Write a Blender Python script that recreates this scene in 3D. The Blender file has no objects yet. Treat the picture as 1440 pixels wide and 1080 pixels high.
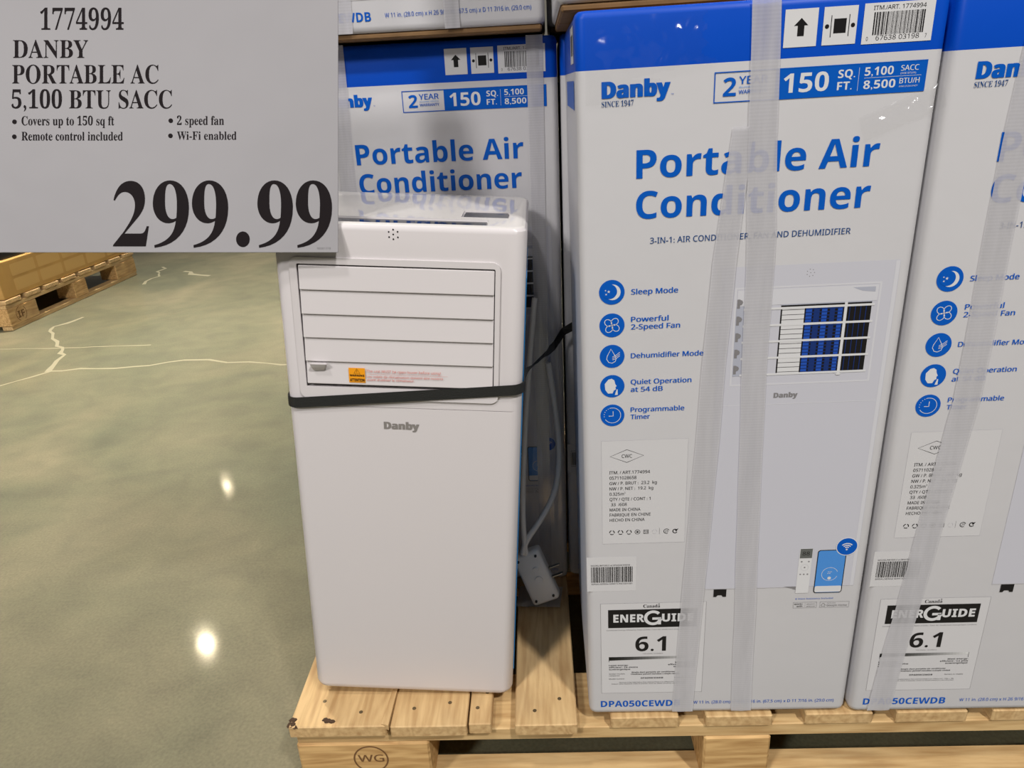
import bpy, bmesh, math, random
from mathutils import Matrix, Vector, noise

random.seed(7)
scene = bpy.context.scene
COL = scene.collection

# ------------------------------------------------------------------ camera
CAM = Vector((-0.0398, -0.7433, 0.9345))
YAW, PITCH, ROLL = -0.0546, 0.3884, -0.0548
fw = Vector((math.sin(YAW) * math.cos(PITCH), math.cos(YAW) * math.cos(PITCH), -math.sin(PITCH)))
rt0 = Vector((math.cos(YAW), -math.sin(YAW), 0))
up0 = rt0.cross(fw)
RT = rt0 * math.cos(ROLL) + up0 * math.sin(ROLL)
UP = -rt0 * math.sin(ROLL) + up0 * math.cos(ROLL)
cd = bpy.data.cameras.new('camera')
cd.sensor_width = 36.0
cd.lens = 1024.14 / 1440 * 36.0
cd.clip_start = 0.02
cd.clip_end = 200
cam = bpy.data.objects.new('camera', cd)
COL.objects.link(cam)
cam.matrix_world = Matrix(((RT.x, UP.x, -fw.x, CAM.x), (RT.y, UP.y, -fw.y, CAM.y), (RT.z, UP.z, -fw.z, CAM.z), (0, 0, 0, 1)))
scene.camera = cam

# ------------------------------------------------------------------ world and lights
scene.view_settings.view_transform = 'Standard'
scene.view_settings.look = 'None'
scene.view_settings.gamma = 1
scene.view_settings.use_curve_mapping = False
scene.view_settings.exposure = 0.0
w = bpy.data.worlds.new('warehouse_air')
scene.world = w
w.use_nodes = True
nt = w.node_tree
bg = nt.nodes['Background']
tc = nt.nodes.new('ShaderNodeTexCoord')
sx = nt.nodes.new('ShaderNodeSeparateXYZ')
rp = nt.nodes.new('ShaderNodeValToRGB')
nt.links.new(tc.outputs['Generated'], sx.inputs[0])
nt.links.new(sx.outputs['Z'], rp.inputs[0])
nt.links.new(rp.outputs[0], bg.inputs[0])
rp.color_ramp.elements[0].position = 0.0
rp.color_ramp.elements[0].color = (0.60, 0.575, 0.53, 1)
rp.color_ramp.elements[1].position = 0.9
rp.color_ramp.elements[1].color = (0.40, 0.39, 0.38, 1)
e = rp.color_ramp.elements.new(0.25)
e.color = (0.60, 0.57, 0.53, 1)
bg.inputs[1].default_value = 0.13


def lamp(name, loc, target, size, power, color=(1, 0.93, 0.82)):
    l = bpy.data.lights.new(name, 'AREA')
    l.shape = 'DISK'
    l.size = size
    l.energy = power
    l.color = color
    o = bpy.data.objects.new(name, l)
    COL.objects.link(o)
    o.location = loc
    o.rotation_euler = (Vector(target) - Vector(loc)).to_track_quat('-Z', 'Y').to_euler()
    return o


# high-bay lamps hanging from the warehouse roof, plus two added fill lights
lamp('high_bay_or_fill_lamp', (3.0, -4.6, 7.5), (0, 0, 0.5), 0.6, 500, (1, 0.97, 0.94))
lamp('high_bay_or_fill_lamp', (-5.2, -7.5, 7.5), (-0.2, 0, 0.5), 1.6, 620, (1, 0.96, 0.93))
lamp('high_bay_or_fill_lamp', (-2.2, 3.0, 6.5), (-1.55, 2.1, 0), 0.5, 74, (1, 0.94, 0.84)).data.spread = math.radians(46)  # added fill: narrow beam that brightens the middle of the floor
lamp('high_bay_or_fill_lamp', (-1.6, -3.0, 8.0), (-0.3, 0.2, 0.8), 0.6, 185, (1, 0.96, 0.92))  # added fill: lifts the rear carton where the price sign shades it
lamp('high_bay_or_fill_lamp', (-6.31, 9.33, 8.0), (-0.7, 0.31, 0), 0.11, 42, (1, 0.84, 0.56))
lamp('high_bay_or_fill_lamp', (-8.2, 14.96, 8.0), (-0.9, 0.9, 0), 0.08, 7, (1, 0.84, 0.56))
lamp('high_bay_or_fill_lamp', (-10.42, 20.5, 8.0), (-1.1, 1.5, 0), 0.08, 5, (1, 0.84, 0.56))


# ------------------------------------------------------------------ materials
def lin(c):
    return tuple(((x / 255) / 12.92 if x / 255 <= 0.04045 else ((x / 255 + 0.055) / 1.055) ** 2.4) for x in c) + (1,)


MATS = {}


def mat(name, rgb, rough=0.5, spec=0.5, bump=None, var=None, metal=0.0, coat=0.0, coat_rough=0.1):
    if name in MATS:
        return MATS[name]
    m = bpy.data.materials.new(name)
    m.use_nodes = True
    n = m.node_tree
    p = n.nodes['Principled BSDF']
    p.inputs['Base Color'].default_value = lin(rgb)
    p.inputs['Roughness'].default_value = rough
    p.inputs['Specular IOR Level'].default_value = spec
    p.inputs['Metallic'].default_value = metal
    if coat:
        p.inputs['Coat Weight'].default_value = coat
        p.inputs['Coat Roughness'].default_value = coat_rough
    t = n.nodes.new('ShaderNodeTexCoord')
    if var:
        scale, amt, stretch = var
        mp = n.nodes.new('ShaderNodeMapping')
        mp.inputs['Scale'].default_value = stretch
        ns = n.nodes.new('ShaderNodeTexNoise')
        ns.inputs['Scale'].default_value = scale
        ns.inputs['Detail'].default_value = 6
        cr = n.nodes.new('ShaderNodeValToRGB')
        cr.color_ramp.elements[0].position = 0.3
        cr.color_ramp.elements[1].position = 0.7
        cr.color_ramp.elements[0].color = lin([max(0, c * (1 - amt)) for c in rgb])
        cr.color_ramp.elements[1].color = lin([min(255, c * (1 + amt)) for c in rgb])
        n.links.new(t.outputs['Object'], mp.inputs[0])
        n.links.new(mp.outputs[0], ns.inputs['Vector'])
        n.links.new(ns.outputs[0], cr.inputs[0])
        n.links.new(cr.outputs[0], p.inputs['Base Color'])
    if bump:
        scale, strength, dist = bump[:3]
        mp = n.nodes.new('ShaderNodeMapping')
        mp.inputs['Scale'].default_value = bump[3] if len(bump) > 3 else (1, 1, 1)
        ns = n.nodes.new('ShaderNodeTexNoise')
        ns.inputs['Scale'].default_value = scale
        ns.inputs['Detail'].default_value = 3
        b = n.nodes.new('ShaderNodeBump')
        b.inputs['Strength'].default_value = strength
        b.inputs['Distance'].default_value = dist
        n.links.new(t.outputs['Object'], mp.inputs[0])
        n.links.new(mp.outputs[0], ns.inputs['Vector'])
        n.links.new(ns.outputs[0], b.inputs['Height'])
        n.links.new(b.outputs[0], p.inputs['Normal'])
    MATS[name] = m
    return m


def wood(name, light, dark, axis, gray=0.0):
    m = bpy.data.materials.new(name)
    m.use_nodes = True
    n = m.node_tree
    p = n.nodes['Principled BSDF']
    p.inputs['Roughness'].default_value = 0.62
    p.inputs['Specular IOR Level'].default_value = 0.3
    t = n.nodes.new('ShaderNodeTexCoord')
    oi = n.nodes.new('ShaderNodeObjectInfo')
    add = n.nodes.new('ShaderNodeVectorMath')
    add.operation = 'ADD'
    mul = n.nodes.new('ShaderNodeMath')
    mul.operation = 'MULTIPLY'
    mul.inputs[1].default_value = 13.0
    n.links.new(oi.outputs['Random'], mul.inputs[0])
    n.links.new(t.outputs['Object'], add.inputs[0])
    n.links.new(mul.outputs[0], add.inputs[1])
    mp = n.nodes.new('ShaderNodeMapping')
    s = [9.0, 9.0, 9.0]
    s[axis] = 0.9
    mp.inputs['Scale'].default_value = s
    n.links.new(add.outputs[0], mp.inputs[0])
    n1 = n.nodes.new('ShaderNodeTexNoise')
    n1.inputs['Scale'].default_value = 1.6
    n1.inputs['Detail'].default_value = 2
    n1.inputs['Distortion'].default_value = 0.4
    n.links.new(mp.outputs[0], n1.inputs['Vector'])
    rings = n.nodes.new('ShaderNodeMath')
    rings.operation = 'MULTIPLY'
    rings.inputs[1].default_value = 90
    n.links.new(n1.outputs[0], rings.inputs[0])
    sn = n.nodes.new('ShaderNodeMath')
    sn.operation = 'SINE'
    n.links.new(rings.outputs[0], sn.inputs[0])
    n2 = n.nodes.new('ShaderNodeTexNoise')
    n2.inputs['Scale'].default_value = 14
    n2.inputs['Detail'].default_value = 8
    n.links.new(mp.outputs[0], n2.inputs['Vector'])
    ma = n.nodes.new('ShaderNodeMath')
    ma.operation = 'MULTIPLY_ADD'
    ma.inputs[1].default_value = 0.07
    n.links.new(sn.outputs[0], ma.inputs[0])
    n.links.new(n2.outputs[0], ma.inputs[2])
    cr = n.nodes.new('ShaderNodeValToRGB')
    cr.color_ramp.elements[0].position = 0.25
    cr.color_ramp.elements[0].color = lin(dark)
    cr.color_ramp.elements[1].position = 0.66
    cr.color_ramp.elements[1].color = lin(light)
    n.links.new(ma.outputs[0], cr.inputs[0])
    # grey weathering blotches
    n3 = n.nodes.new('ShaderNodeTexNoise')
    n3.inputs['Scale'].default_value = 6
    n3.inputs['Detail'].default_value = 5
    n.links.new(add.outputs[0], n3.inputs['Vector'])
    c3 = n.nodes.new('ShaderNodeValToRGB')
    c3.color_ramp.elements[0].position = 0.56
    c3.color_ramp.elements[1].position = 0.75
    n.links.new(n3.outputs[0], c3.inputs[0])
    m3 = n.nodes.new('ShaderNodeMath')
    m3.operation = 'MULTIPLY'
    m3.inputs[1].default_value = 0.35 + gray
    n.links.new(c3.outputs[0], m3.inputs[0])
    mx = n.nodes.new('ShaderNodeMixRGB')
    mx.inputs[2].default_value = lin((150, 128, 98))
    n.links.new(m3.outputs[0], mx.inputs[0])
    n.links.new(cr.outputs[0], mx.inputs[1])
    n.links.new(mx.outputs[0], p.inputs['Base Color'])
    b = n.nodes.new('ShaderNodeBump')
    b.inputs['Strength'].default_value = 0.35
    b.inputs['Distance'].default_value = 0.001
    n.links.new(n2.outputs[0], b.inputs['Height'])
    n.links.new(b.outputs[0], p.inputs['Normal'])
    return m


def film(name, rgb, opacity, rough, rib=True, gloss=0.12):
    """Translucent plastic: transparent + milky diffuse + gloss."""
    m = bpy.data.materials.new(name)
    m.use_nodes = True
    n = m.node_tree
    for x in list(n.nodes):
        if x.type != 'OUTPUT_MATERIAL':
            n.nodes.remove(x)
    out = [x for x in n.nodes if x.type == 'OUTPUT_MATERIAL'][0]
    tr = n.nodes.new('ShaderNodeBsdfTransparent')
    di = n.nodes.new('ShaderNodeBsdfDiffuse')
    di.inputs[0].default_value = lin(rgb)
    gl = n.nodes.new('ShaderNodeBsdfGlossy')
    gl.inputs['Roughness'].default_value = rough
    gl.inputs[0].default_value = (1, 1, 1, 1)
    m1 = n.nodes.new('ShaderNodeMixShader')
    m2 = n.nodes.new('ShaderNodeMixShader')
    m1.inputs[0].default_value = opacity
    m2.inputs[0].default_value = gloss
    n.links.new(tr.outputs[0], m1.inputs[1])
    n.links.new(di.outputs[0], m1.inputs[2])
    n.links.new(m1.outputs[0], m2.inputs[1])
    n.links.new(gl.outputs[0], m2.inputs[2])
    n.links.new(m2.outputs[0], out.inputs[0])
    t = n.nodes.new('ShaderNodeTexCoord')
    if rib:
        wv = n.nodes.new('ShaderNodeTexWave')
        wv.bands_direction = 'Z'
        wv.inputs['Scale'].default_value = 95
        wv.inputs['Distortion'].default_value = 0.6
        n.links.new(t.outputs['Object'], wv.inputs[0])
        ns = n.nodes.new('ShaderNodeTexNoise')
        ns.inputs['Scale'].default_value = 7
        ns.inputs['Detail'].default_value = 4
        mp = n.nodes.new('ShaderNodeMapping')
        mp.inputs['Scale'].default_value = (9, 1, 1)
        n.links.new(t.outputs['Object'], mp.inputs[0])
        n.links.new(mp.outputs[0], ns.inputs['Vector'])
        ad = n.nodes.new('ShaderNodeMath')
        ad.operation = 'MULTIPLY_ADD'
        ad.inputs[1].default_value = 0.06
        n.links.new(wv.outputs['Fac'], ad.inputs[0])
        mr = n.nodes.new('ShaderNodeMapRange')
        mr.inputs[1].default_value = 0.3
        mr.inputs[2].default_value = 0.7
        mr.inputs[3].default_value = opacity - 0.14
        mr.inputs[4].default_value = opacity + 0.08
        n.links.new(ns.outputs[0], mr.inputs[0])
        n.links.new(mr.outputs[0], ad.inputs[2])
        n.links.new(ad.outputs[0], m1.inputs[0])
    return m


WHITE_CARD = mat('carton_white', (202, 201, 204), 0.42, 0.45, bump=(9, 0.25, 0.004))
BLUE_CARD = mat('carton_blue', (0, 72, 186), 0.42, 0.2, bump=(9, 0.25, 0.004))
KRAFT = mat('kraft_board', (122, 94, 64), 0.8, 0.2, var=(30, 0.08, (1, 1, 1)))
INK_BLUE = mat('blue_ink', (4, 86, 184), 0.38, 0.2)
INK_DBLUE = mat('dark_blue_ink', (36, 74, 130), 0.4, 0.2)
INK_BLACK = mat('black_ink', (22, 20, 22), 0.4, 0.4)
INK_GREY = mat('grey_ink', (128, 126, 128), 0.4, 0.4)
INK_LGREY = mat('light_grey_ink', (190, 189, 194), 0.4, 0.4)
INK_PIC = mat('lavender_grey_ink', (194, 194, 203), 0.4, 0.4)
INK_PIC2 = mat('pale_grey_ink', (204, 204, 210), 0.4, 0.4)
INK_PIC3 = mat('mid_grey_ink', (170, 173, 186), 0.4, 0.4)
INK_WHITE = mat('white_ink', (212, 212, 214), 0.42, 0.45)
INK_NAVY = mat('navy_ink', (20, 48, 112), 0.4, 0.4)
INK_SKY = mat('sky_blue_ink', (74, 140, 214), 0.4, 0.4)
STICKER = mat('sticker_paper', (203, 202, 204), 0.5, 0.4)
TAPE = film('milky_film', (208, 207, 213), 0.64, 0.28)
CLEAR = film('clear_film', (200, 200, 205), 0.0, 0.13, rib=False, gloss=0.045)
AC_WHITE = mat('appliance_white_plastic', (212, 207, 208), 0.34, 0.5)
AC_TOP = mat('glossy_white_plastic', (220, 216, 212), 0.04, 0.22)
DARK_GLOSS = mat('dark_gloss_panel', (38, 42, 52), 0.06, 0.7)
DARK_GAP = mat('dark_inner_plastic', (110, 112, 124), 0.6, 0.3)
LOGO_GREY = mat('grey_metallic_logo', (150, 145, 142), 0.35, 0.5, metal=0.3)
ORANGE = mat('warning_orange', (244, 160, 20), 0.45)
RED_INK = mat('red_ink', (206, 92, 74), 0.5)
BLUE_FILM = mat('blue_protective_film', (20, 130, 200), 0.2, 0.6)
WEB = mat('black_webbing', (34, 35, 34), 0.55, 0.4, bump=(900, 0.8, 0.0008))
BLACK_PLASTIC = mat('black_plastic', (24, 26, 30), 0.35)
CORD = mat('white_cord_plastic', (236, 234, 228), 0.4)
WOOD_Y = wood('pine_along_y', (208, 176, 127), (174, 139, 94), 1)
WOOD_X = wood('pine_along_x', (210, 178, 127), (176, 140, 92), 0)
WOOD_END = wood('pine_block', (212, 174, 118), (168, 128, 78), 0, 0.15)
NAIL = mat('rusty_nail', (108, 92, 66), 0.5, metal=0.5)
BARK = mat('dark_bark', (66, 46, 28), 0.9)
STAMP = mat('faded_stamp_ink', (112, 78, 44), 0.8)
SIGN_PAPER = mat('price_sign_paper', (143, 141, 144), 0.5, 0.35, bump=(5, 0.35, 0.01), var=(4, 0.018, (1, 1, 1)))
SIGN_INK = mat('price_sign_ink', (18, 10, 13), 0.6, 0.1)
STEEL = mat('steel_wire', (150, 150, 150), 0.3, metal=1.0)
BROWN_CARD = mat('brown_carton', (186, 146, 84), 0.75, 0.2, var=(8, 0.05, (1, 1, 1)))
BROWN_PANEL = mat('brown_carton_panel', (198, 160, 98), 0.75, 0.2)


# ------------------------------------------------------------------ mesh helpers
def link(name, me, parent=None, mats=(), smooth=False):
    o = bpy.data.objects.new(name, me)
    COL.objects.link(o)
    if parent:
        o.parent = parent
    for m in mats:
        if m.name not in [x.name for x in me.materials if x]:
            me.materials.append(m)
    if smooth:
        for p in me.polygons:
            p.use_smooth = True
    return o


def empty(name, label, cat, loc, rot=(0, 0, 0), group=None, scale=1):
    o = bpy.data.objects.new(name, None)
    COL.objects.link(o)
    o.location = loc
    o.rotation_euler = rot
    o.scale = (scale,) * 3
    o.empty_display_size = 0.05
    o['label'] = label
    o['category'] = cat
    if group:
        o['group'] = group
    return o


def me_from(verts, faces, idx=None, name='mesh'):
    me = bpy.data.meshes.new(name)
    me.from_pydata([tuple(v) for v in verts], [], faces)
    if idx:
        for p, i in zip(me.polygons, idx):
            p.material_index = i
    me.update()
    return me


def bm_me(bm, name='mesh'):
    bmesh.ops.recalc_face_normals(bm, faces=bm.faces)
    me = bpy.data.meshes.new(name)
    bm.to_mesh(me)
    bm.free()
    return me


def box_bm(bm, x0, y0, z0, x1, y1, z1, bev=0.0, seg=2, mi=0):
    r = bmesh.ops.create_cube(bm, size=1)
    vs = r['verts']
    bmesh.ops.scale(bm, vec=(x1 - x0, y1 - y0, z1 - z0), verts=vs)
    bmesh.ops.translate(bm, vec=((x0 + x1) / 2, (y0 + y1) / 2, (z0 + z1) / 2), verts=vs)
    fs = list({f for v in vs for f in v.link_faces})
    for f in fs:
        f.material_index = mi
    if bev:
        es = list({ed for v in vs for ed in v.link_edges})
        bmesh.ops.bevel(bm, geom=es, offset=bev, segments=seg, affect='EDGES', profile=0.5)
    return vs


def box_obj(name, dims, m, parent=None, bev=0.0, seg=2):
    bm = bmesh.new()
    box_bm(bm, *dims, bev=bev, seg=seg)
    return link(name, bm_me(bm), parent, [m])


def rrect(x0, y0, x1, y1, r, n=6):
    """Rounded rectangle loop; r scalar or 4 radii (x0y0, x1y0, x1y1, x0y1)."""
    rr = [r] * 4 if not isinstance(r, (list, tuple)) else r
    pts = []
    for (cx, cy, a, q) in ((x0, y0, 180, 0), (x1, y0, 270, 1), (x1, y1, 0, 2), (x0, y1, 90, 3)):
        k = rr[q]
        ox = cx + k if cx == x0 else cx - k
        oy = cy + k if cy == y0 else cy - k
        for i in range(n + 1):
            t = math.radians(a + 90 * i / n)
            pts.append((ox + k * math.cos(t), oy + k * math.sin(t)))
    return pts


def stack(loops, mis=None, cap=True):
    """Connect equally long closed loops of 3-D points."""
    v, f, mi = [], [], []
    n = len(loops[0])
    for l in loops:
        v += l
    for k in range(len(loops) - 1):
        for i in range(n):
            j = (i + 1) % n
            f.append((k * n + i, k * n + j, (k + 1) * n + j, (k + 1) * n + i))
            mi.append(mis[k] if mis else 0)
    if cap:
        f.append(tuple(range(n))[::-1])
        mi.append(mis[0] if mis else 0)
        f.append(tuple((len(loops) - 1) * n + i for i in range(n)))
        mi.append(mis[-1] if mis else 0)
    return v, f, mi


def smooth_by_angle(me, deg=35):
    for p in me.polygons:
        p.use_smooth = True
    try:
        me.set_sharp_from_angle(angle=math.radians(deg))
    except Exception:
        pass


# ------------------------------------------------------------------ lettering
# outlines drawn as relative path segments, 1000 units to the em (L = line, C = cubic curve)
GLYPHS = {
    'sans': {
        ' ': (278, ''),
        '!': (271, '79 543 C0 -44 2 -80 6 -107 L25 -172 C6 -44 12 -63 25 -63 C13 0 19 19 25 63 L25 172 C4 27 6 63 6 107 C0 99 -18 148 -56 148 C-38 0 -56 -49 -56 -148|136 111 C-33 0 -60 -27 -60 -60 C0 -33 27 -60 60 -60 C33 0 60 27 60 60 C0 33 -27 60 -60 60'),
        '#': (584, '196 617 L-41 -195 L-154 0 L0 -69 L140 0 L-36 -170 L-104 0 L0 -69 L90 0 L-41 -195 L72 0 L41 195 L194 0 L-41 -195 L72 0 L41 195 L155 0 L0 69 L-141 0 L36 170 L105 0 L0 69 L-91 0 L41 195 L-72 0 L-41 -195 L-194 0 L41 195|213 353 L194 0 L-36 -170 L-194 0'),
        '&': (625, '495 339 C-15 -34 -45 -82 -73 -110 L-96 110 C88 62 125 116 125 182 C0 83 -68 148 -164 148 C-106 0 -175 -62 -175 -157 C0 -58 37 -116 77 -158 C-95 -55 -161 -119 -161 -201 C0 -91 79 -162 172 -162 C62 0 131 25 216 102 L78 -93 L126 0 L-138 160 C51 57 92 124 111 179|356 161 C-47 -47 -96 -80 -146 -80 C-44 0 -81 33 -84 72 C0 53 43 88 119 136|208 521 C0 37 32 65 74 65 C45 0 78 -30 78 -70 C0 -35 -16 -65 -89 -111 C-29 28 -63 74 -63 116'),
        "'": (188, '73 462 L42 0 L23 137 L0 117 L-88 0 L0 -117'),
        '(': (323, '167 232 C0 181 47 333 144 462 L-53 0 C-119 -118 -194 -294 -194 -462 C0 -168 75 -344 194 -462 L53 0 C-97 129 -144 281 -144 462'),
        ')': (323, '156 232 C0 -181 -47 -333 -144 -462 L53 0 C119 118 194 294 194 462 C0 168 -75 344 -194 462 L-53 0 C97 -129 144 -281 144 -462'),
        ',': (219, '59 -118 C79 22 117 87 117 144 C0 59 -28 97 -71 97 C-34 0 -59 -24 -59 -57 C0 -33 20 -55 49 -56 C9 -36 -3 -87 -36 -109'),
        '-': (323, '283 267 L-243 0 L0 -93 L243 0'),
        '.': (219, '109 111 C-33 0 -60 -27 -60 -60 C0 -33 27 -60 60 -60 C33 0 60 27 60 60 C0 33 -27 60 -60 60'),
        '/': (281, '8 -9 L70 0 L196 700 L-70 0'),
        '0': (572, '285 -10 C-81 0 -140 33 -178 98 C-39 65 -58 155 -58 270 C0 77 8 143 24 198 C15 55 40 97 75 126 C35 29 80 43 137 43 C80 0 140 -32 179 -96 C39 -65 59 -155 59 -271 C0 -77 -8 -142 -24 -197 C-16 -56 -41 -98 -76 -127 C-35 -29 -81 -44 -138 -44|285 65 C53 0 92 24 115 73 C23 48 34 121 34 220 C0 97 -11 170 -34 219 C-23 49 -62 73 -115 73 C-54 0 -92 -24 -114 -73 C-23 -49 -34 -122 -34 -219 C0 -98 11 -171 34 -220 C22 -49 60 -73 114 -73'),
        '1': (572, '269 0 L0 499 L1 69 L3 54 L-29 -27 L-33 -29 L-76 -61 L-46 59 L193 150 L73 0 L0 -714'),
        '2': (572, '48 0 L0 73 L187 189 C36 36 66 68 91 96 C25 28 43 55 56 83 C13 27 19 56 19 88 C0 39 -12 69 -35 90 C-23 20 -54 30 -91 30 C-35 0 -65 -6 -91 -18 C-27 -12 -54 -29 -81 -50 L-47 59 C28 23 60 43 97 60 C36 16 77 24 122 24 C67 0 119 -17 158 -50 C39 -34 58 -81 58 -140 C0 -37 -8 -72 -23 -104 C-15 -33 -37 -65 -64 -97 C-27 -32 -59 -66 -96 -102 L-149 -147 L0 -4 L361 0 L0 -80'),
        '3': (572, '241 -10 C-37 0 -72 3 -104 8 C-32 6 -63 16 -92 31 L0 82 C30 -15 62 -26 97 -34 C35 -9 68 -13 100 -13 C64 0 110 12 139 38 C28 25 42 59 42 103 C0 45 -17 77 -52 97 C-35 19 -85 29 -148 29 L-69 0 L0 75 L70 0 C59 0 103 12 134 37 C30 25 45 57 45 98 C0 35 -12 62 -35 81 C-23 19 -55 28 -95 28 C-39 0 -72 -6 -99 -17 C-27 -11 -54 -26 -81 -43 L-44 60 C25 20 57 37 95 52 C37 15 80 22 128 22 C75 0 130 -17 167 -50 C36 -33 54 -76 54 -127 C0 -48 -13 -86 -40 -114 C-27 -29 -63 -48 -108 -57 L0 -4 C57 -7 100 -25 128 -54 C28 -29 42 -68 42 -115 C0 -41 -10 -78 -29 -110 C-19 -33 -49 -58 -89 -76 C-41 -18 -93 -27 -156 -27'),
        '4': (572, '363 0 L0 162 L-342 0 L0 75 L336 481 L91 0 L0 -477 L104 0 L0 -79 L-104 0 L0 -162|107 241 L256 0 L0 225 L2 89 L3 69 L-4 0 C-5 -13 -12 -26 -20 -41 L-23 -37'),
        '5': (572, '248 -10 C-37 0 -71 3 -103 10 C-33 7 -60 16 -82 29 L0 83 C24 -15 53 -26 88 -34 C34 -9 67 -13 98 -13 C53 0 95 13 128 38 C32 24 48 63 48 116 C0 47 -14 83 -43 108 C-29 25 -74 37 -136 37 C-19 0 -40 -2 -64 -5 L-58 -10 L-44 28 L27 337 L358 0 L0 -80 L-283 0 L-17 -207 L46 7 C19 3 41 4 64 4 C73 0 132 -18 175 -55 C43 -37 65 -88 65 -155 C0 -74 -23 -132 -70 -174 C-47 -43 -113 -64 -197 -64'),
        '6': (572, '298 -10 C-45 0 -86 11 -123 34 C-37 23 -66 57 -87 104 C-22 47 -33 106 -33 177 C0 51 5 102 14 152 C9 49 25 94 49 135 C23 40 56 72 99 96 C43 24 98 36 165 36 L47 -2 C17 -1 30 -4 41 -7 L0 -75 C-12 4 -26 7 -40 9 L-46 3 C-46 0 -84 -8 -115 -23 C-31 -15 -55 -36 -72 -63 C-18 -27 -31 -57 -39 -92 C-8 -35 -13 -72 -15 -111 L6 0 C15 23 37 43 64 60 C27 16 62 24 105 24 C62 0 112 -19 150 -56 C38 -38 57 -92 57 -161 C0 -75 -20 -133 -61 -176 C-41 -43 -97 -64 -166 -64|297 64 C42 0 76 14 102 41 C26 27 39 68 39 125 C0 45 -11 81 -34 108 C-24 27 -58 40 -104 40 C-31 0 -59 -6 -82 -19 C-23 -14 -41 -30 -54 -50 C-13 -20 -20 -41 -20 -62 C0 -29 6 -57 17 -85 C11 -29 28 -52 51 -70 C23 -19 51 -28 85 -28'),
        '7': (572, '136 0 L293 634 L-385 0 L0 80 L479 0 L0 -68 L-290 -646'),
        '8': (572, '288 -10 C-77 0 -136 17 -177 51 C-41 33 -62 80 -62 141 C0 33 7 61 21 85 C13 24 31 45 54 62 C23 17 47 32 73 44 C-35 20 -64 44 -88 73 C-25 28 -37 64 -37 108 C0 37 9 68 28 93 C19 25 44 44 76 57 C32 13 68 20 109 20 C63 0 114 -15 154 -44 C40 -29 60 -72 60 -127 C0 -29 -6 -54 -18 -75 C-13 -21 -29 -40 -50 -56 C-21 -17 -43 -31 -68 -44 C29 -14 56 -30 80 -47 C24 -18 43 -39 58 -62 C14 -23 21 -51 21 -84 C0 -60 -21 -108 -63 -142 C-43 -35 -100 -53 -171 -53|289 412 C35 15 64 32 88 53 C23 21 35 49 35 85 C0 33 -12 59 -35 77 C-23 17 -54 26 -93 26 C-37 0 -67 -9 -90 -26 C-24 -18 -36 -44 -36 -77 C0 -25 6 -45 18 -62 C11 -17 27 -31 47 -42 C20 -12 42 -23 66 -34|286 60 C49 0 86 12 112 35 C25 23 38 52 38 89 C0 35 -14 64 -41 87 C-27 23 -64 43 -109 60 L-16 6 C-44 -19 -77 -40 -100 -64 C-23 -25 -35 -55 -35 -92 C0 -35 12 -63 37 -86 C25 -23 63 -35 114 -35'),
        '9': (572, '192 -10 L-46 2 C-18 2 -33 5 -44 8 L0 75 C26 -9 55 -13 88 -13 C47 0 85 8 116 23 C30 15 54 36 72 63 C18 26 31 57 39 92 C8 35 13 71 14 110 L-6 0 C-15 -23 -36 -42 -63 -58 C-28 -17 -64 -25 -107 -25 C-61 0 -111 19 -148 57 C-38 37 -57 90 -57 159 C0 50 9 93 29 129 C19 36 45 64 79 83 C34 19 74 29 120 29 C45 0 86 -11 123 -34 C37 -23 66 -58 87 -104 C21 -47 32 -106 32 -177 C0 -51 -4 -102 -13 -151 C-9 -50 -26 -95 -49 -135 C-24 -41 -57 -73 -100 -97 C-43 -24 -99 -36 -166 -36|274 336 C32 0 60 7 83 20 C23 13 41 29 55 49 C13 20 19 41 19 62 C0 29 -6 57 -17 85 C-11 28 -28 51 -51 70 C-23 19 -51 28 -85 28 C-41 0 -75 -14 -101 -41 C-27 -27 -40 -69 -40 -125 C0 -46 11 -82 34 -108 C22 -27 56 -40 103 -40'),
        ':': (219, '109 458 C-33 0 -60 -27 -60 -60 C0 -33 27 -60 60 -60 C33 0 60 27 60 60 C0 33 -27 60 -60 60|109 111 C-33 0 -60 -27 -60 -60 C0 -33 27 -60 60 -60 C33 0 60 27 60 60 C0 33 -27 60 -60 60'),
        'A': (639, '0 0 L279 717 L81 0 L278 -717 L-93 0 L-86 221 L-283 0 L-85 -221|206 301 L226 0 L-80 216 L-10 29 L-13 44 L-11 34 L-16 -60 L-15 -47'),
        'B': (650, '97 0 L0 714 L204 0 C89 0 157 -13 203 -39 C45 -27 68 -73 68 -138 C0 -42 -12 -77 -35 -104 C-23 -28 -57 -46 -101 -54 L0 -5 C30 -5 57 -13 82 -26 C24 -13 43 -31 57 -54 C14 -23 21 -54 21 -91 C0 -65 -22 -115 -66 -150 C-45 -35 -105 -53 -182 -53|187 410 L132 0 C61 0 103 10 126 30 C23 19 34 48 34 87 C0 39 -14 68 -41 85 C-28 17 -72 25 -133 25 L-118 0|187 76 L144 0 C63 0 107 12 132 37 C25 25 37 57 37 97 C0 37 -13 68 -38 91 C-26 23 -72 34 -138 34 L-137 0'),
        'C': (632, '389 -10 C-73 0 -133 15 -182 45 C-49 30 -85 73 -109 128 C-25 55 -37 120 -37 195 C0 72 13 135 40 191 C26 55 65 97 116 129 C51 31 114 46 187 46 C75 0 141 -14 197 -42 L-36 -76 C-22 10 -46 19 -73 27 C-27 8 -57 12 -89 12 C-77 0 -137 -26 -181 -77 C-44 -51 -66 -122 -66 -211 C0 -89 21 -159 62 -210 C41 -52 102 -78 184 -78 C31 0 61 3 89 8 C28 5 55 12 82 20 L0 -78 C-27 -10 -54 -17 -82 -22 C-29 -5 -63 -7 -102 -7'),
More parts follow.
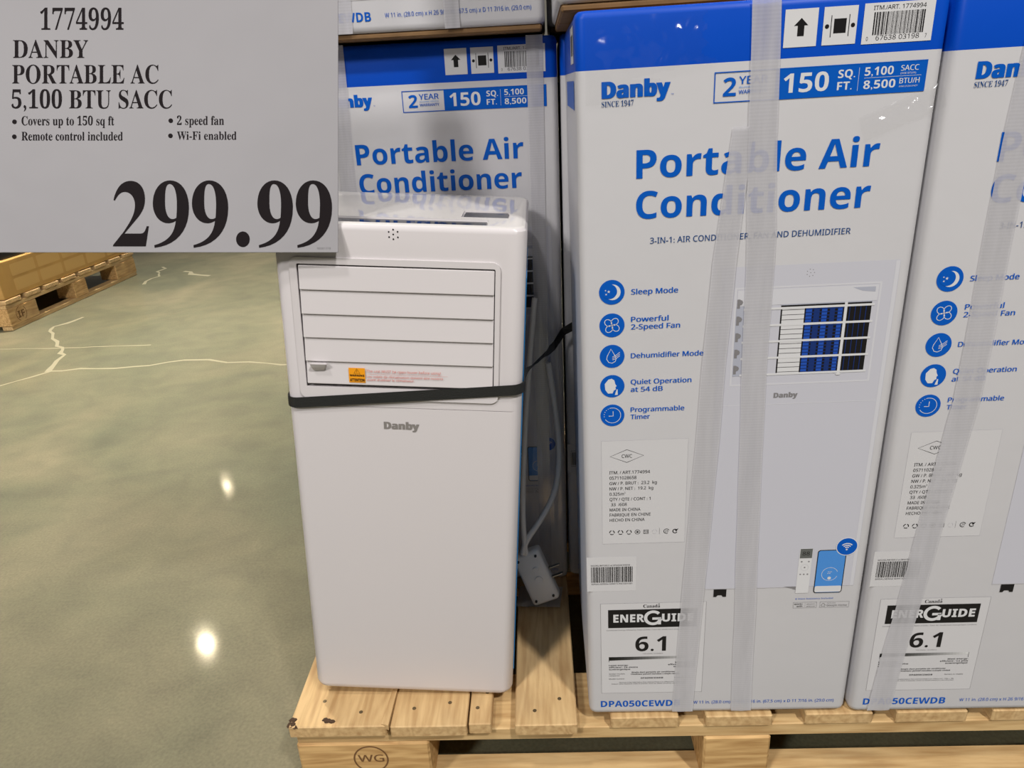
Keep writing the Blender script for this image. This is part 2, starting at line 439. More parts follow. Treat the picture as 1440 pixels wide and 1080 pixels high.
        'D': (730, '97 0 L0 714 L220 0 C72 0 134 -13 187 -40 C53 -27 93 -66 122 -117 C29 -52 43 -116 43 -193 C0 -121 -33 -211 -98 -272 C-66 -61 -158 -92 -275 -92|187 77 L97 0 C193 0 290 95 290 284 C0 95 -24 165 -70 210 C-47 44 -114 66 -200 66 L-117 0'),
        'E': (556, '97 0 L0 714 L399 0 L0 -79 L-309 0 L0 -223 L291 0 L0 -78 L-291 0 L0 -255 L309 0 L0 -79'),
        'F': (519, '97 0 L0 714 L399 0 L0 -79 L-309 0 L0 -253 L290 0 L0 -79 L-290 0 L0 -303'),
        'G': (728, '403 -10 C-74 0 -136 15 -187 45 C-51 29 -89 72 -115 127 C-27 54 -40 120 -40 195 C0 75 15 139 44 194 C29 55 72 97 127 128 C55 30 121 45 199 45 C40 0 78 -4 114 -11 C35 -7 68 -18 99 -31 L-34 -78 C-25 11 -54 21 -85 29 C-32 8 -65 12 -99 12 C-85 0 -152 -26 -199 -77 C-48 -51 -72 -122 -72 -211 C0 -57 9 -107 28 -150 C18 -44 47 -78 86 -102 C39 -25 91 -37 155 -37 C31 0 58 2 80 5 C22 3 42 7 60 12 L0 212 L-157 0 L0 80 L247 0 L0 -350 C-39 -13 -78 -22 -117 -28 C-39 -6 -84 -9 -134 -9'),
        'H': (741, '97 0 L0 714 L90 0 L0 -302 L366 0 L0 302 L90 0 L0 -714 L-90 0 L0 333 L-366 0 L0 -333'),
        'I': (339, '40 0 L0 52 L84 19 L0 571 L-84 20 L0 52 L258 0 L0 -52 L-84 -20 L0 -571 L84 -19 L0 -52'),
        'J': (273, '-4 -190 L-42 3 L-32 10 L0 76 L34 -7 L38 -3 C17 0 32 3 48 10 C15 7 27 18 36 35 C9 17 14 40 14 70 L0 710 L90 0 L0 -703 C0 -69 -17 -119 -51 -152 C-34 -33 -79 -49 -135 -49'),
        'K': (619, '97 0 L0 714 L90 0 L0 -352 L61 68 L62 68 L193 216 L105 0 L-283 -311 L294 -403 L-106 0 L-253 341 L-73 -64 L0 -277'),
        'L': (524, '97 0 L0 714 L90 0 L0 -634 L312 0 L0 -80'),
        'M': (907, '97 0 L0 714 L133 0 L220 -585 L4 0 L224 585 L132 0 L0 -714 L-89 0 L0 439 L3 103 L4 83 L-4 0 L-238 -625 L-74 0 L-235 626 L-4 0 L5 -83 L2 -110 L0 -433'),
        'N': (760, '97 0 L0 714 L104 0 L381 -591 L4 0 L-2 48 L-3 70 L-2 70 L0 403 L84 0 L0 -714 L-105 0 L-382 593 L-4 0 L5 -87 L3 -107 L0 -399'),
        'O': (781, '391 -10 C-74 0 -136 15 -184 46 C-49 31 -86 74 -110 129 C-24 55 -36 120 -36 194 C0 73 12 137 36 192 C24 55 61 97 110 128 C48 31 110 46 185 46 C71 0 131 -15 180 -45 C49 -31 86 -74 111 -128 C24 -55 37 -120 37 -194 C0 -74 -13 -138 -37 -193 C-25 -55 -62 -98 -111 -129 C-49 -31 -109 -46 -181 -46|391 68 C81 0 141 26 178 78 C37 51 56 122 56 212 C0 90 -19 161 -56 212 C-37 51 -96 76 -177 76 C-81 0 -140 -25 -178 -76 C-39 -51 -58 -122 -58 -212 C0 -90 19 -161 57 -212 C38 -52 97 -78 178 -78'),
        'P': (605, '97 0 L0 714 L189 0 C93 0 161 -18 204 -55 C43 -37 64 -88 64 -155 C0 -39 -9 -76 -26 -110 C-18 -35 -48 -63 -89 -84 C-42 -21 -99 -32 -170 -32 L-82 0 L0 -278|187 355 L72 0 C68 0 119 11 152 33 C33 22 50 59 50 112 C0 46 -15 80 -44 103 C-29 23 -76 34 -139 34 L-91 0'),
        'Q': (781, '554 -170 L-138 161 L-15 -1 L-10 0 C-74 0 -136 15 -184 46 C-49 31 -86 74 -110 129 C-24 55 -36 120 -36 194 C0 73 12 137 36 192 C24 55 61 97 110 128 C48 31 110 46 185 46 C71 0 131 -15 180 -45 C49 -31 86 -74 111 -128 C24 -55 37 -120 37 -194 C0 -87 -17 -162 -52 -223 C-36 -61 -87 -104 -156 -127 L171 -178|391 68 C81 0 141 26 178 78 C37 51 56 122 56 212 C0 90 -19 161 -56 212 C-37 51 -96 76 -177 76 C-81 0 -140 -25 -178 -76 C-39 -51 -58 -122 -58 -212 C0 -90 19 -161 57 -212 C38 -52 97 -78 178 -78'),
        'R': (622, '97 0 L0 714 L197 0 C89 0 154 -17 197 -50 C42 -34 63 -85 63 -153 C0 -38 -7 -70 -21 -95 C-14 -25 -32 -45 -53 -60 C-22 -16 -45 -27 -69 -36 L196 -320 L-105 0 L-173 295 L-142 0 L0 -295|187 371 L107 0 C58 0 100 11 127 35 C27 23 40 56 40 101 C0 47 -14 80 -42 100 C-28 19 -71 29 -130 29 L-102 0'),
        'S': (549, '247 -10 C-40 0 -77 3 -111 9 C-34 6 -62 14 -85 25 L0 86 C24 -11 54 -20 90 -29 C35 -9 72 -13 110 -13 C53 0 94 10 121 31 C27 21 40 49 40 84 C0 23 -5 43 -15 59 C-10 16 -27 31 -51 45 C-25 13 -59 27 -102 43 C-61 22 -106 49 -137 81 C-31 32 -47 76 -47 131 C0 38 10 71 29 98 C19 27 46 47 81 62 C34 15 73 22 118 22 C39 0 75 -4 108 -11 C33 -7 62 -17 89 -29 L-28 -77 C-25 11 -51 20 -80 27 C-30 7 -60 11 -91 11 C-45 0 -78 -9 -101 -28 C-23 -19 -34 -45 -34 -76 C0 -24 5 -44 15 -60 C10 -16 26 -30 49 -43 C23 -13 53 -27 92 -41 C42 -15 78 -32 107 -49 C29 -18 51 -39 66 -64 C15 -25 22 -56 22 -93 C0 -63 -23 -113 -69 -148 C-46 -35 -108 -53 -186 -53'),
        'T': (556, '233 0 L0 635 L-223 0 L0 79 L535 0 L0 -79 L-222 0 L0 -635'),
        'U': (731, '362 -10 C-89 0 -156 24 -202 72 C-47 49 -70 113 -70 192 L0 460 L90 0 L0 -463 C0 -58 16 -103 47 -135 C31 -32 77 -48 140 -48 C65 0 112 17 141 52 C29 34 43 78 43 132 L0 462 L89 0 L0 -462 C0 -49 -10 -94 -30 -133 C-20 -40 -50 -71 -91 -94 C-41 -23 -94 -35 -157 -35'),
        'V': (600, '255 0 L-255 714 L94 0 L161 -458 C11 -29 20 -57 27 -82 L18 -74 L18 74 C7 26 16 54 27 84 L160 456 L95 0 L-255 -714'),
        'W': (930, '201 0 L-189 714 L94 0 L111 -436 L21 -89 L13 -81 C3 26 8 54 15 85 C7 31 14 61 23 90 L126 431 L93 0 L131 -434 L24 -91 C7 -31 12 -58 15 -81 C3 25 8 52 14 81 L21 90 L110 435 L94 0 L-190 -714 L-91 0 L-139 468 L-16 58 L-13 52 L-7 31 L-10 -56 L-24 -88 L-135 -465'),
        'X': (586, '4 0 L237 372 L-222 342 L100 0 L175 -280 L176 280 L95 0 L-221 -340 L238 -374 L-102 0 L-189 310 L-192 -310'),
        'Y': (566, '238 0 L0 273 L-238 441 L98 0 L185 -351 L186 351 L97 0 L-238 -437 L0 -277'),
        'Z': (572, '38 0 L0 68 L376 566 L-364 0 L0 80 L473 0 L0 -68 L-376 -566 L386 0 L0 -80'),
        'a': (561, '215 -10 C-49 0 -89 13 -121 39 C-32 25 -48 65 -48 120 C0 53 21 95 63 124 C42 28 107 44 194 47 L91 3 L0 32 C0 45 -10 76 -29 93 C-19 17 -47 26 -82 26 C-28 0 -55 -4 -80 -12 C-25 -9 -49 -18 -71 -29 L-27 66 C23 13 51 24 83 33 C32 8 65 13 100 13 C65 0 114 -14 145 -43 C31 -29 47 -74 47 -137 L0 -365 L-64 0 L-17 76 L-4 0 C-23 -29 -48 -51 -73 -65 C-26 -14 -62 -21 -107 -21|235 61 C45 0 83 12 113 38 C30 25 45 63 45 115 L0 48 L-79 -3 C-67 -3 -113 -13 -138 -32 C-26 -19 -39 -45 -39 -79 C0 -30 9 -52 28 -66 C18 -14 41 -21 70 -21'),
        'b': (615, '339 -10 C-42 0 -76 8 -103 23 C-27 15 -48 34 -63 55 L-7 0 L-18 -68 L-63 0 L0 760 L88 0 L0 -185 L-1 -63 L-4 -47 L5 0 C15 23 36 42 63 57 C27 15 61 23 103 23 C67 0 120 -23 161 -69 C40 -47 60 -116 60 -208 C0 -92 -20 -161 -61 -208 C-41 -47 -94 -70 -160 -70|326 63 C48 0 84 18 108 53 C23 35 35 86 35 153 C0 135 -48 203 -145 203 C-57 0 -96 -16 -118 -49 C-22 -33 -33 -83 -33 -152 L0 -4 C0 -66 11 -116 33 -151 C21 -36 61 -53 120 -53'),
        'c': (480, '300 -10 C-47 0 -89 10 -126 29 C-37 19 -66 49 -87 90 C-22 41 -32 93 -32 156 C0 66 11 120 33 161 C22 41 52 72 90 91 C37 19 80 29 128 29 C27 0 54 -3 79 -8 C25 -6 46 -13 62 -21 L-27 -73 C-16 6 -35 12 -56 17 C-21 5 -41 8 -60 8 C-105 0 -158 -68 -158 -203 C0 -65 13 -114 39 -148 C25 -35 63 -52 114 -52 C29 0 55 3 78 9 C22 6 42 13 61 22 L0 -78 C-18 -9 -38 -17 -59 -22 C-22 -5 -48 -7 -79 -7'),
        'd': (615, '275 -10 C-67 0 -120 23 -160 70 C-40 46 -60 115 -60 207 C0 92 20 162 61 209 C40 46 93 70 160 70 C41 0 75 -8 102 -23 C26 -15 47 -34 64 -56 L6 0 L-3 39 L-3 40 L0 214 L88 0 L0 -760 L-71 0 L-13 72 L-4 0 C-16 -23 -37 -42 -64 -58 C-27 -16 -61 -24 -103 -24|289 63 C57 0 97 16 120 47 C23 31 34 77 34 140 L0 16 C0 67 -11 118 -33 154 C-22 35 -63 53 -122 53 C-47 0 -83 -19 -106 -56 C-24 -38 -36 -89 -36 -152 C0 -64 12 -114 36 -149 C23 -35 59 -53 107 -53'),
        'e': (564, '313 -10 C-51 0 -95 10 -134 31 C-39 21 -70 52 -91 93 C-22 41 -33 91 -33 150 C0 59 10 109 30 151 C19 42 47 74 83 97 C35 23 77 34 124 34 C46 0 86 -10 119 -30 C33 -20 58 -48 76 -84 C17 -37 26 -79 26 -128 L0 -53 L-367 0 C1 -61 17 -107 47 -138 C29 -32 71 -48 124 -48 C34 0 64 3 91 10 C26 6 53 15 81 27 L0 -77 C-27 -12 -54 -21 -81 -27 C-27 -5 -58 -8 -95 -8|148 321 L273 0 C-1 45 -11 82 -32 111 C-21 28 -53 42 -98 42 C-42 0 -75 -13 -99 -40 C-25 -27 -39 -65 -44 -113'),
        'f': (344, '109 0 L0 468 L-94 0 L0 41 L94 30 L0 31 C0 69 15 119 46 150 C31 30 73 45 128 45 C21 0 41 -2 59 -5 L45 -13 L-23 -69 L-37 10 C-14 3 -28 5 -43 5 C-29 0 -51 -10 -65 -29 C-15 -20 -22 -51 -22 -93 L0 -35 L135 0 L0 -68 L-135 0 L0 -468'),
        'g': (615, '290 -240 C-79 0 -143 11 -193 34 L0 81 C53 -28 119 -42 198 -42 C46 0 82 13 109 40 C26 28 39 64 39 111 L0 21 L1 35 L2 31 L-4 0 C-36 -54 -91 -81 -166 -81 C-69 0 -123 24 -162 73 C-39 49 -59 117 -59 204 C0 85 19 153 59 204 C39 50 92 75 161 75 C35 0 67 -7 96 -20 C28 -13 52 -34 72 -61 L5 0 L12 71 L70 0 L0 -545 C0 -77 -19 -134 -58 -173 C-39 -39 -100 -58 -182 -58|289 62 C54 0 93 15 118 44 C25 29 37 75 37 140 L0 21 C0 73 -13 126 -38 158 C-25 31 -65 47 -119 47 C-45 0 -79 -18 -104 -53 C-25 -36 -37 -87 -37 -153 C0 -66 12 -116 37 -151 C24 -36 59 -53 106 -53'),
        'h': (618, '85 0 L0 760 L88 0 L0 -223 C0 -27 -2 -52 -5 -75 L6 0 C17 27 41 48 71 62 C29 14 61 21 96 21 C65 0 114 -15 147 -46 C33 -32 49 -81 49 -150 L0 -349 L-87 0 L0 343 C0 86 -40 129 -120 129 C-60 0 -101 -17 -123 -50 C-23 -34 -34 -82 -34 -145 L0 -277'),
        'i': (258, '130 625 C-15 0 -27 5 -37 14 C-10 9 -15 23 -15 42 C0 19 5 34 15 43 C10 9 22 13 37 13 C13 0 25 -4 36 -13 C10 -9 15 -24 15 -43 C0 -19 -5 -33 -15 -42 C-11 -9 -23 -14 -36 -14|85 0 L0 536 L88 0 L0 -536'),
        'j': (258, '130 625 C-15 0 -27 5 -37 14 C-10 9 -15 23 -15 42 C0 19 5 34 15 43 C10 9 22 13 37 13 C13 0 25 -4 36 -13 C10 -9 15 -24 15 -43 C0 -19 -5 -33 -15 -42 C-11 -9 -23 -14 -36 -14|22 -240 L-44 3 L-33 9 L0 71 L31 -7 L35 -3 C21 0 39 6 53 17 C14 12 21 34 21 67 L0 619 L88 0 L0 -616 C0 -50 -12 -89 -36 -118 C-24 -28 -62 -42 -115 -42'),
        'k': (534, '85 0 L0 760 L87 0 L0 -397 L-1 -39 L-3 -48 L4 0 L18 23 L25 31 L21 25 L171 181 L103 0 L-217 -229 L232 -307 L-106 0 L-186 250 L-61 -53 L0 -197'),
        'l': (258, '85 0 L0 760 L88 0 L0 -760'),
        'm': (935, '85 0 L0 536 L71 0 L13 -73 L5 0 C17 28 39 49 68 62 C28 14 58 21 90 21 C84 0 139 -30 164 -90 L5 0 C18 31 43 53 74 68 C31 15 63 22 98 22 C61 0 106 -16 136 -46 C30 -31 45 -82 45 -151 L0 -349 L-87 0 L0 345 C0 85 -36 127 -109 127 C-52 0 -89 -15 -111 -45 C-23 -30 -34 -74 -34 -131 L0 -296 L-87 0 L0 345 C0 85 -37 127 -110 127 C-54 0 -91 -17 -112 -50 C-21 -33 -31 -81 -31 -144 L0 -278'),
        'n': (618, '85 0 L0 536 L71 0 L13 -73 L5 0 C17 28 41 49 72 62 C31 14 63 21 97 21 C64 0 112 -15 145 -46 C33 -31 49 -82 49 -151 L0 -349 L-87 0 L0 343 C0 86 -40 129 -120 129 C-59 0 -100 -17 -123 -50 C-23 -33 -34 -81 -34 -144 L0 -278'),
        'o': (605, '301 -10 C-47 0 -89 11 -126 33 C-37 21 -67 53 -88 95 C-21 41 -32 92 -32 151 C0 89 22 157 67 205 C45 48 105 72 182 72 C49 0 92 -11 129 -32 C37 -22 66 -53 87 -94 C20 -42 31 -92 31 -151 C0 -89 -22 -157 -67 -206 C-45 -49 -106 -73 -183 -73|303 63 C54 0 94 18 119 56 C25 37 38 87 38 150 C0 63 -13 113 -38 149 C-25 36 -65 54 -120 54 C-55 0 -94 -18 -119 -54 C-25 -36 -37 -86 -37 -149 C0 -63 13 -113 38 -150 C25 -37 64 -56 119 -56'),
        'p': (615, '85 -240 L0 776 L72 0 L12 -73 L4 0 C16 23 37 43 63 59 C26 16 61 24 104 24 C66 0 119 -23 160 -69 C40 -46 60 -115 60 -208 C0 -91 -20 -161 -60 -208 C-41 -47 -94 -71 -161 -71 C-41 0 -75 8 -102 24 C-27 15 -49 33 -64 54 L-6 0 L4 -43 L2 -45 L0 -220|326 63 C33 0 60 9 81 27 C21 18 36 42 47 74 C10 31 15 66 15 106 C0 61 -12 110 -35 147 C-24 37 -61 55 -110 55 C-55 0 -93 -15 -115 -46 C-23 -31 -35 -77 -36 -140 L0 -17 C0 -66 11 -117 33 -152 C21 -36 61 -54 120 -54'),
        'q': (615, '442 -240 L0 229 L1 42 L4 41 L-6 0 C-15 -23 -36 -42 -63 -58 C-27 -16 -62 -24 -105 -24 C-65 0 -117 23 -157 70 C-41 46 -61 115 -61 207 C0 92 20 162 62 209 C41 46 94 70 159 70 C42 0 76 -8 103 -24 C27 -16 48 -36 64 -59 L4 0 L13 73 L70 0 L0 -776|290 63 C55 0 95 15 118 46 C23 30 34 76 35 139 L0 18 C0 68 -11 120 -34 155 C-23 35 -63 52 -121 52 C-48 0 -84 -19 -107 -56 C-23 -38 -35 -89 -35 -152 C0 -63 12 -113 36 -148 C23 -36 59 -54 108 -54'),
        'r': (413, '85 0 L0 536 L72 0 L10 -98 L4 0 C17 29 40 55 67 76 C27 21 60 32 97 32 L33 -1 L30 -5 L-11 -81 L-28 5 L-30 2 C-27 0 -53 -8 -77 -22 C-24 -15 -43 -36 -57 -63 C-15 -27 -22 -59 -22 -95 L0 -286'),
        's': (479, '220 -10 C-37 0 -70 3 -96 9 C-27 6 -51 14 -72 25 L0 80 C21 -11 47 -20 78 -29 C30 -10 61 -14 92 -14 C45 0 77 7 97 22 C20 14 30 33 30 57 C0 13 -4 25 -11 36 C-7 11 -20 21 -39 32 C-19 11 -47 22 -82 36 C-35 13 -64 27 -89 40 C-25 13 -44 29 -57 48 C-13 19 -20 43 -20 72 C0 45 19 80 56 105 C37 25 85 37 145 37 C33 0 63 -3 92 -9 C28 -7 54 -16 79 -27 L-30 -70 C-23 9 -46 17 -71 24 C-25 7 -50 10 -76 10 C-36 0 -63 -6 -82 -17 C-19 -12 -29 -28 -29 -48 C0 -15 4 -27 13 -37 C9 -11 23 -21 44 -30 C20 -10 47 -22 81 -35 C34 -13 63 -26 87 -39 C24 -13 42 -29 55 -48 C13 -19 19 -43 19 -72 C0 -52 -19 -91 -58 -118 C-39 -27 -91 -40 -156 -40'),
        't': (361, '249 -10 C-28 0 -54 5 -77 15 C-24 9 -43 26 -58 50 C-15 24 -22 58 -22 101 L0 312 L-76 0 L0 42 L77 35 L35 114 L52 0 L0 -123 L155 0 L0 -68 L-155 0 L0 -310 C0 -33 8 -57 24 -72 C15 -16 35 -24 60 -24 C13 0 27 1 41 4 L34 7 L0 -67 C-9 -5 -23 -9 -40 -12 C-17 -3 -34 -4 -50 -4'),
        'u': (618, '274 -10 C-65 0 -113 16 -146 47 C-33 31 -49 80 -49 148 L0 351 L89 0 L0 -345 C0 -85 40 -128 119 -128 C59 0 101 17 124 50 C23 33 34 81 34 144 L0 279 L88 0 L0 -536 L-72 0 L-13 71 L-4 0 C-17 -28 -41 -48 -72 -61 C-31 -13 -63 -20 -98 -20'),
        'v': (508, '203 0 L-203 536 L94 0 L114 -316 L17 -49 L16 -51 L10 -42 L4 0 L12 42 L17 52 L16 48 L114 316 L94 0 L-204 -536'),
        'w': (786, '158 1 L-147 536 L91 0 L74 -286 L21 -87 C7 -29 11 -54 14 -73 L4 0 L10 42 L12 53 L14 49 L95 302 L96 0 L92 -302 L22 -74 C7 -27 11 -50 14 -69 L4 0 C2 17 7 40 14 69 L22 90 L75 286 L90 0 L-149 -536 L-103 0 L-92 302 C-9 27 -16 54 -22 81 L-15 61 L-4 0 L-13 -61 C-6 -27 -14 -54 -23 -82 L-96 -301'),
        'x': (529, '18 0 L194 274 L-185 262 L100 0 L138 -202 L137 202 L99 0 L-185 -262 L195 -274 L-100 0 L-146 214 L-148 -214'),
        'y': (510, '84 -240 L-42 2 L-31 6 L0 70 L27 -4 L32 -2 C31 0 55 9 75 26 C19 17 33 40 44 69 L28 71 L-216 538 L94 0 L116 -305 L27 -76 C8 -25 14 -48 18 -70 L4 0 L19 66 L27 81 L109 304 L95 0 L-231 -610 C-19 -51 -43 -91 -72 -121 C-30 -30 -71 -45 -123 -45'),
        'z': (470, '39 0 L0 58 L288 410 L-271 0 L0 68 L368 0 L0 -66 L-284 -402 L291 0 L0 -68'),
        '©': (740, '488 300 C-14 -57 -61 -94 -118 -94 C-79 0 -126 56 -126 149 C0 95 49 157 125 157 C56 0 94 -25 114 -75 L58 14 C-22 74 -82 115 -167 115 C-119 0 -197 -79 -197 -201 C0 -133 73 -216 189 -216 C95 0 162 48 182 133|738 360 C0 204 -165 368 -369 368 C-204 0 -368 -164 -368 -368 C0 -204 164 -369 368 -369 C204 0 369 165 369 369|677 360 C0 -170 -138 -308 -308 -308 C-170 0 -307 138 -307 308 C0 170 137 307 307 307 C170 0 308 -137 308 -307'),
        '°': (396, '197 675 C46 0 83 -36 83 -82 C0 -46 -37 -83 -83 -83 C-46 0 -82 37 -82 83 C0 46 36 82 82 82|197 728 C-75 0 -135 -60 -135 -135 C0 -75 60 -135 135 -135 C75 0 135 60 135 135 C0 75 -60 135 -135 135'),
        'é': (479, '438 130 C-52 -34 -103 -54 -157 -54 C-86 0 -137 46 -151 135 L316 0 C0 166 -76 247 -195 247 C-124 0 -210 -92 -210 -228 C0 -124 78 -239 218 -239 C76 0 125 17 179 53|132 270 C12 71 53 111 121 111 C63 0 102 -43 105 -111|251 654 L-67 -147 L55 0 L112 147'),
        'ê': (479, '438 130 C-52 -34 -103 -54 -157 -54 C-86 0 -137 46 -151 135 L316 0 C0 166 -76 247 -195 247 C-124 0 -210 -92 -210 -228 C0 -124 78 -239 218 -239 C76 0 125 17 179 53|132 270 C12 71 53 111 121 111 C63 0 102 -43 105 -111|285 657 L-93 0 L-91 -151 L53 0 L83 87 L87 -87 L55 0'),
    },
    'bold': {
        ' ': (278, ''),
        ',': (219, '59 -118 C79 22 117 87 117 144 C0 59 -28 97 -71 97 C-34 0 -59 -24 -59 -57 C0 -33 20 -55 49 -56 C9 -36 -3 -87 -36 -109'),
        '-': (323, '283 267 L-243 0 L0 -93 L243 0'),
        '.': (219, '109 111 C-33 0 -60 -27 -60 -60 C0 -33 27 -60 60 -60 C33 0 60 27 60 60 C0 33 -27 60 -60 60'),
        '/': (281, '8 -9 L70 0 L196 700 L-70 0'),
        '0': (572, '285 -10 C-86 0 -149 33 -189 98 C-40 65 -60 154 -60 269 C0 77 8 143 24 198 C16 55 42 97 79 126 C37 29 85 44 146 44 C85 0 148 -32 189 -97 C41 -65 61 -155 61 -271 C0 -77 -8 -142 -24 -197 C-17 -55 -43 -97 -79 -126 C-37 -29 -86 -44 -147 -44|285 112 C37 0 63 20 78 61 C15 41 22 102 22 184 C0 81 -7 143 -22 184 C-15 41 -41 62 -78 62 C-38 0 -64 -21 -78 -62 C-14 -41 -21 -103 -21 -184 C0 -81 7 -142 21 -183 C14 -41 40 -62 78 -62'),
        '1': (572, '262 0 L0 413 L2 68 L2 74 L-21 -21 L-31 -28 L-82 -66 L-73 91 L230 183 L124 0 L0 -714'),
        '2': (572, '40 0 L0 105 L179 181 C37 37 66 68 88 93 C21 24 37 47 47 68 C10 21 15 43 15 66 C0 29 -8 50 -23 64 C-16 14 -37 21 -64 21 C-27 0 -54 -6 -80 -19 C-26 -13 -53 -31 -82 -54 L-82 97 C21 18 43 35 66 50 C23 15 49 28 80 38 C30 9 66 14 109 14 C47 0 87 -8 121 -25 C33 -17 59 -40 78 -69 C18 -29 27 -62 27 -99 C0 -39 -8 -75 -23 -107 C-16 -33 -39 -65 -68 -97 C-30 -32 -66 -68 -108 -107 L-92 -86 L0 -7 L311 0 L0 -127'),
        '5': (572, '241 -10 C-37 0 -72 3 -105 10 C-34 7 -62 16 -87 29 L0 130 C25 -13 54 -23 89 -32 C35 -9 67 -14 98 -14 C45 0 79 9 103 28 C23 18 35 46 35 85 C0 72 -48 108 -143 108 C-19 0 -38 -2 -58 -5 L-50 -11 L-60 32 L27 364 L387 0 L0 -128 L-255 0 L-13 -140 L37 7 C13 2 31 3 54 3 C43 0 82 -8 116 -25 C34 -17 61 -41 81 -73 C19 -32 29 -72 29 -119 C0 -77 -24 -138 -72 -182 C-48 -45 -119 -67 -213 -67'),
        '6': (572, '296 -10 C-49 0 -93 11 -132 34 C-39 22 -71 56 -94 103 C-23 46 -35 105 -35 176 C0 41 3 82 9 122 C6 40 17 78 32 114 C15 35 35 67 63 95 C27 27 61 49 103 65 C41 15 92 23 151 23 L49 -1 C19 -1 34 -3 47 -6 L0 -121 L-41 8 L-45 2 C-59 0 -105 -9 -137 -28 C-33 -19 -56 -45 -69 -78 C-13 -34 -21 -73 -23 -117 L6 0 C13 23 33 43 58 59 C25 16 57 24 97 24 C63 0 112 -20 149 -59 C37 -39 55 -95 55 -167 C0 -77 -22 -138 -65 -182 C-44 -44 -103 -66 -178 -66|293 111 C29 0 53 10 72 31 C19 20 28 51 28 94 C0 35 -8 62 -24 82 C-16 20 -40 30 -73 30 C-22 0 -41 -5 -58 -14 C-17 -10 -30 -23 -39 -38 C-9 -15 -14 -31 -14 -47 C0 -22 4 -43 12 -64 C8 -21 20 -39 37 -53 C16 -14 36 -21 59 -21'),
        '8': (572, '286 -10 C-80 0 -142 17 -185 51 C-44 34 -66 81 -66 140 C0 49 13 89 40 119 C27 30 59 54 97 73 C-32 20 -59 44 -81 73 C-23 28 -34 63 -34 106 C0 38 11 70 32 95 C21 25 49 44 85 57 C35 13 72 19 112 19 C41 0 79 -6 114 -19 C34 -13 62 -32 83 -57 C20 -25 31 -57 31 -96 C0 -43 -12 -78 -36 -105 C-25 -28 -55 -51 -92 -69 C25 -13 50 -29 73 -46 C23 -18 41 -39 56 -62 C14 -24 21 -52 21 -84 C0 -39 -10 -74 -31 -103 C-22 -29 -51 -52 -88 -68 C-38 -16 -82 -24 -131 -24|286 440 C23 11 43 23 60 39 C17 15 26 35 26 61 C0 23 -8 41 -24 54 C-17 13 -38 19 -63 19 C-25 0 -45 -6 -61 -19 C-17 -13 -25 -31 -25 -54 C0 -25 9 -45 26 -60 C17 -15 38 -29 61 -40|284 101 C37 0 65 8 84 24 C19 16 28 37 28 64 C0 18 -5 34 -16 48 C-11 13 -24 26 -39 37 C-16 11 -32 21 -49 30 L-13 7 C-31 -15 -56 -32 -75 -51 C-19 -19 -29 -43 -29 -70 C0 -26 9 -47 28 -64 C18 -17 45 -25 81 -25'),
        'A': (690, '0 0 L252 717 L185 0 L253 -717 L-163 0 L-52 170 L-260 0 L-52 -170|253 297 L186 0 L-53 166 L-12 43 L-16 53 L-13 47 L-13 -49 L-16 -56 L-12 -38'),
        'B': (672, '90 0 L0 714 L222 0 C95 0 167 -13 216 -40 C49 -27 73 -74 73 -141 C0 -41 -9 -75 -28 -103 C-20 -28 -47 -45 -82 -51 L0 -5 C24 -5 46 -13 65 -25 C19 -12 35 -29 46 -52 C11 -23 17 -53 17 -90 C0 -65 -23 -115 -70 -152 C-47 -37 -111 -55 -192 -55|241 431 L88 0 C44 0 74 7 92 21 C17 14 25 34 25 61 C0 27 -10 47 -30 59 C-20 12 -52 18 -95 18 L-80 0|241 125 L99 0 C45 0 77 9 95 27 C18 17 27 41 27 70 C0 27 -9 48 -27 65 C-19 16 -52 24 -100 24 L-94 0'),
        'C': (637, '379 -10 C-73 0 -134 15 -181 46 C-48 30 -83 73 -106 128 C-23 55 -34 119 -34 192 C0 72 13 136 39 191 C26 55 64 99 114 130 C49 31 110 47 182 47 C35 0 71 -4 107 -13 C35 -10 69 -22 102 -37 L-49 -123 C-27 13 -53 24 -80 33 C-27 9 -54 14 -80 14 C-58 0 -102 -22 -133 -65 C-31 -43 -46 -103 -46 -178 C0 -76 14 -135 43 -176 C28 -42 73 -63 136 -63 C29 0 59 3 88 10 C29 7 60 16 94 28 L0 -127 C-31 -13 -62 -22 -93 -28 C-31 -6 -65 -9 -103 -9'),
        'D': (740, '90 0 L0 714 L224 0 C75 0 140 -13 195 -40 C54 -27 97 -66 128 -117 C30 -52 45 -116 45 -193 C0 -121 -34 -211 -102 -272 C-69 -61 -165 -92 -288 -92|241 125 L65 0 C146 0 219 78 219 235 C0 79 -17 138 -52 175 C-35 37 -85 55 -151 55 L-81 0'),
        'E': (560, '90 0 L0 714 L411 0 L0 -124 L-260 0 L0 -157 L242 0 L0 -124 L-242 0 L0 -184 L260 0 L0 -125'),
        'F': (549, '90 0 L0 714 L409 0 L0 -124 L-260 0 L0 -184 L242 0 L0 -124 L-242 0 L0 -282'),
        'G': (724, '390 -10 C-107 0 -189 31 -246 94 C-57 63 -86 154 -86 274 C0 75 14 139 44 194 C29 55 71 97 126 127 C55 30 123 45 203 45 C38 0 75 -4 112 -12 C37 -8 70 -19 100 -32 L-50 -121 C-22 11 -47 21 -75 28 C-28 7 -57 11 -88 11 C-44 0 -82 -10 -114 -30 C-33 -20 -58 -48 -75 -84 C-18 -37 -27 -80 -27 -129 C0 -47 6 -88 19 -124 C13 -36 33 -64 60 -84 C27 -21 63 -31 107 -31 L55 3 L41 7 L0 149 L-135 0 L0 126 L283 0 L0 -370 C-37 -13 -76 -23 -116 -30 C-41 -7 -87 -11 -138 -11'),
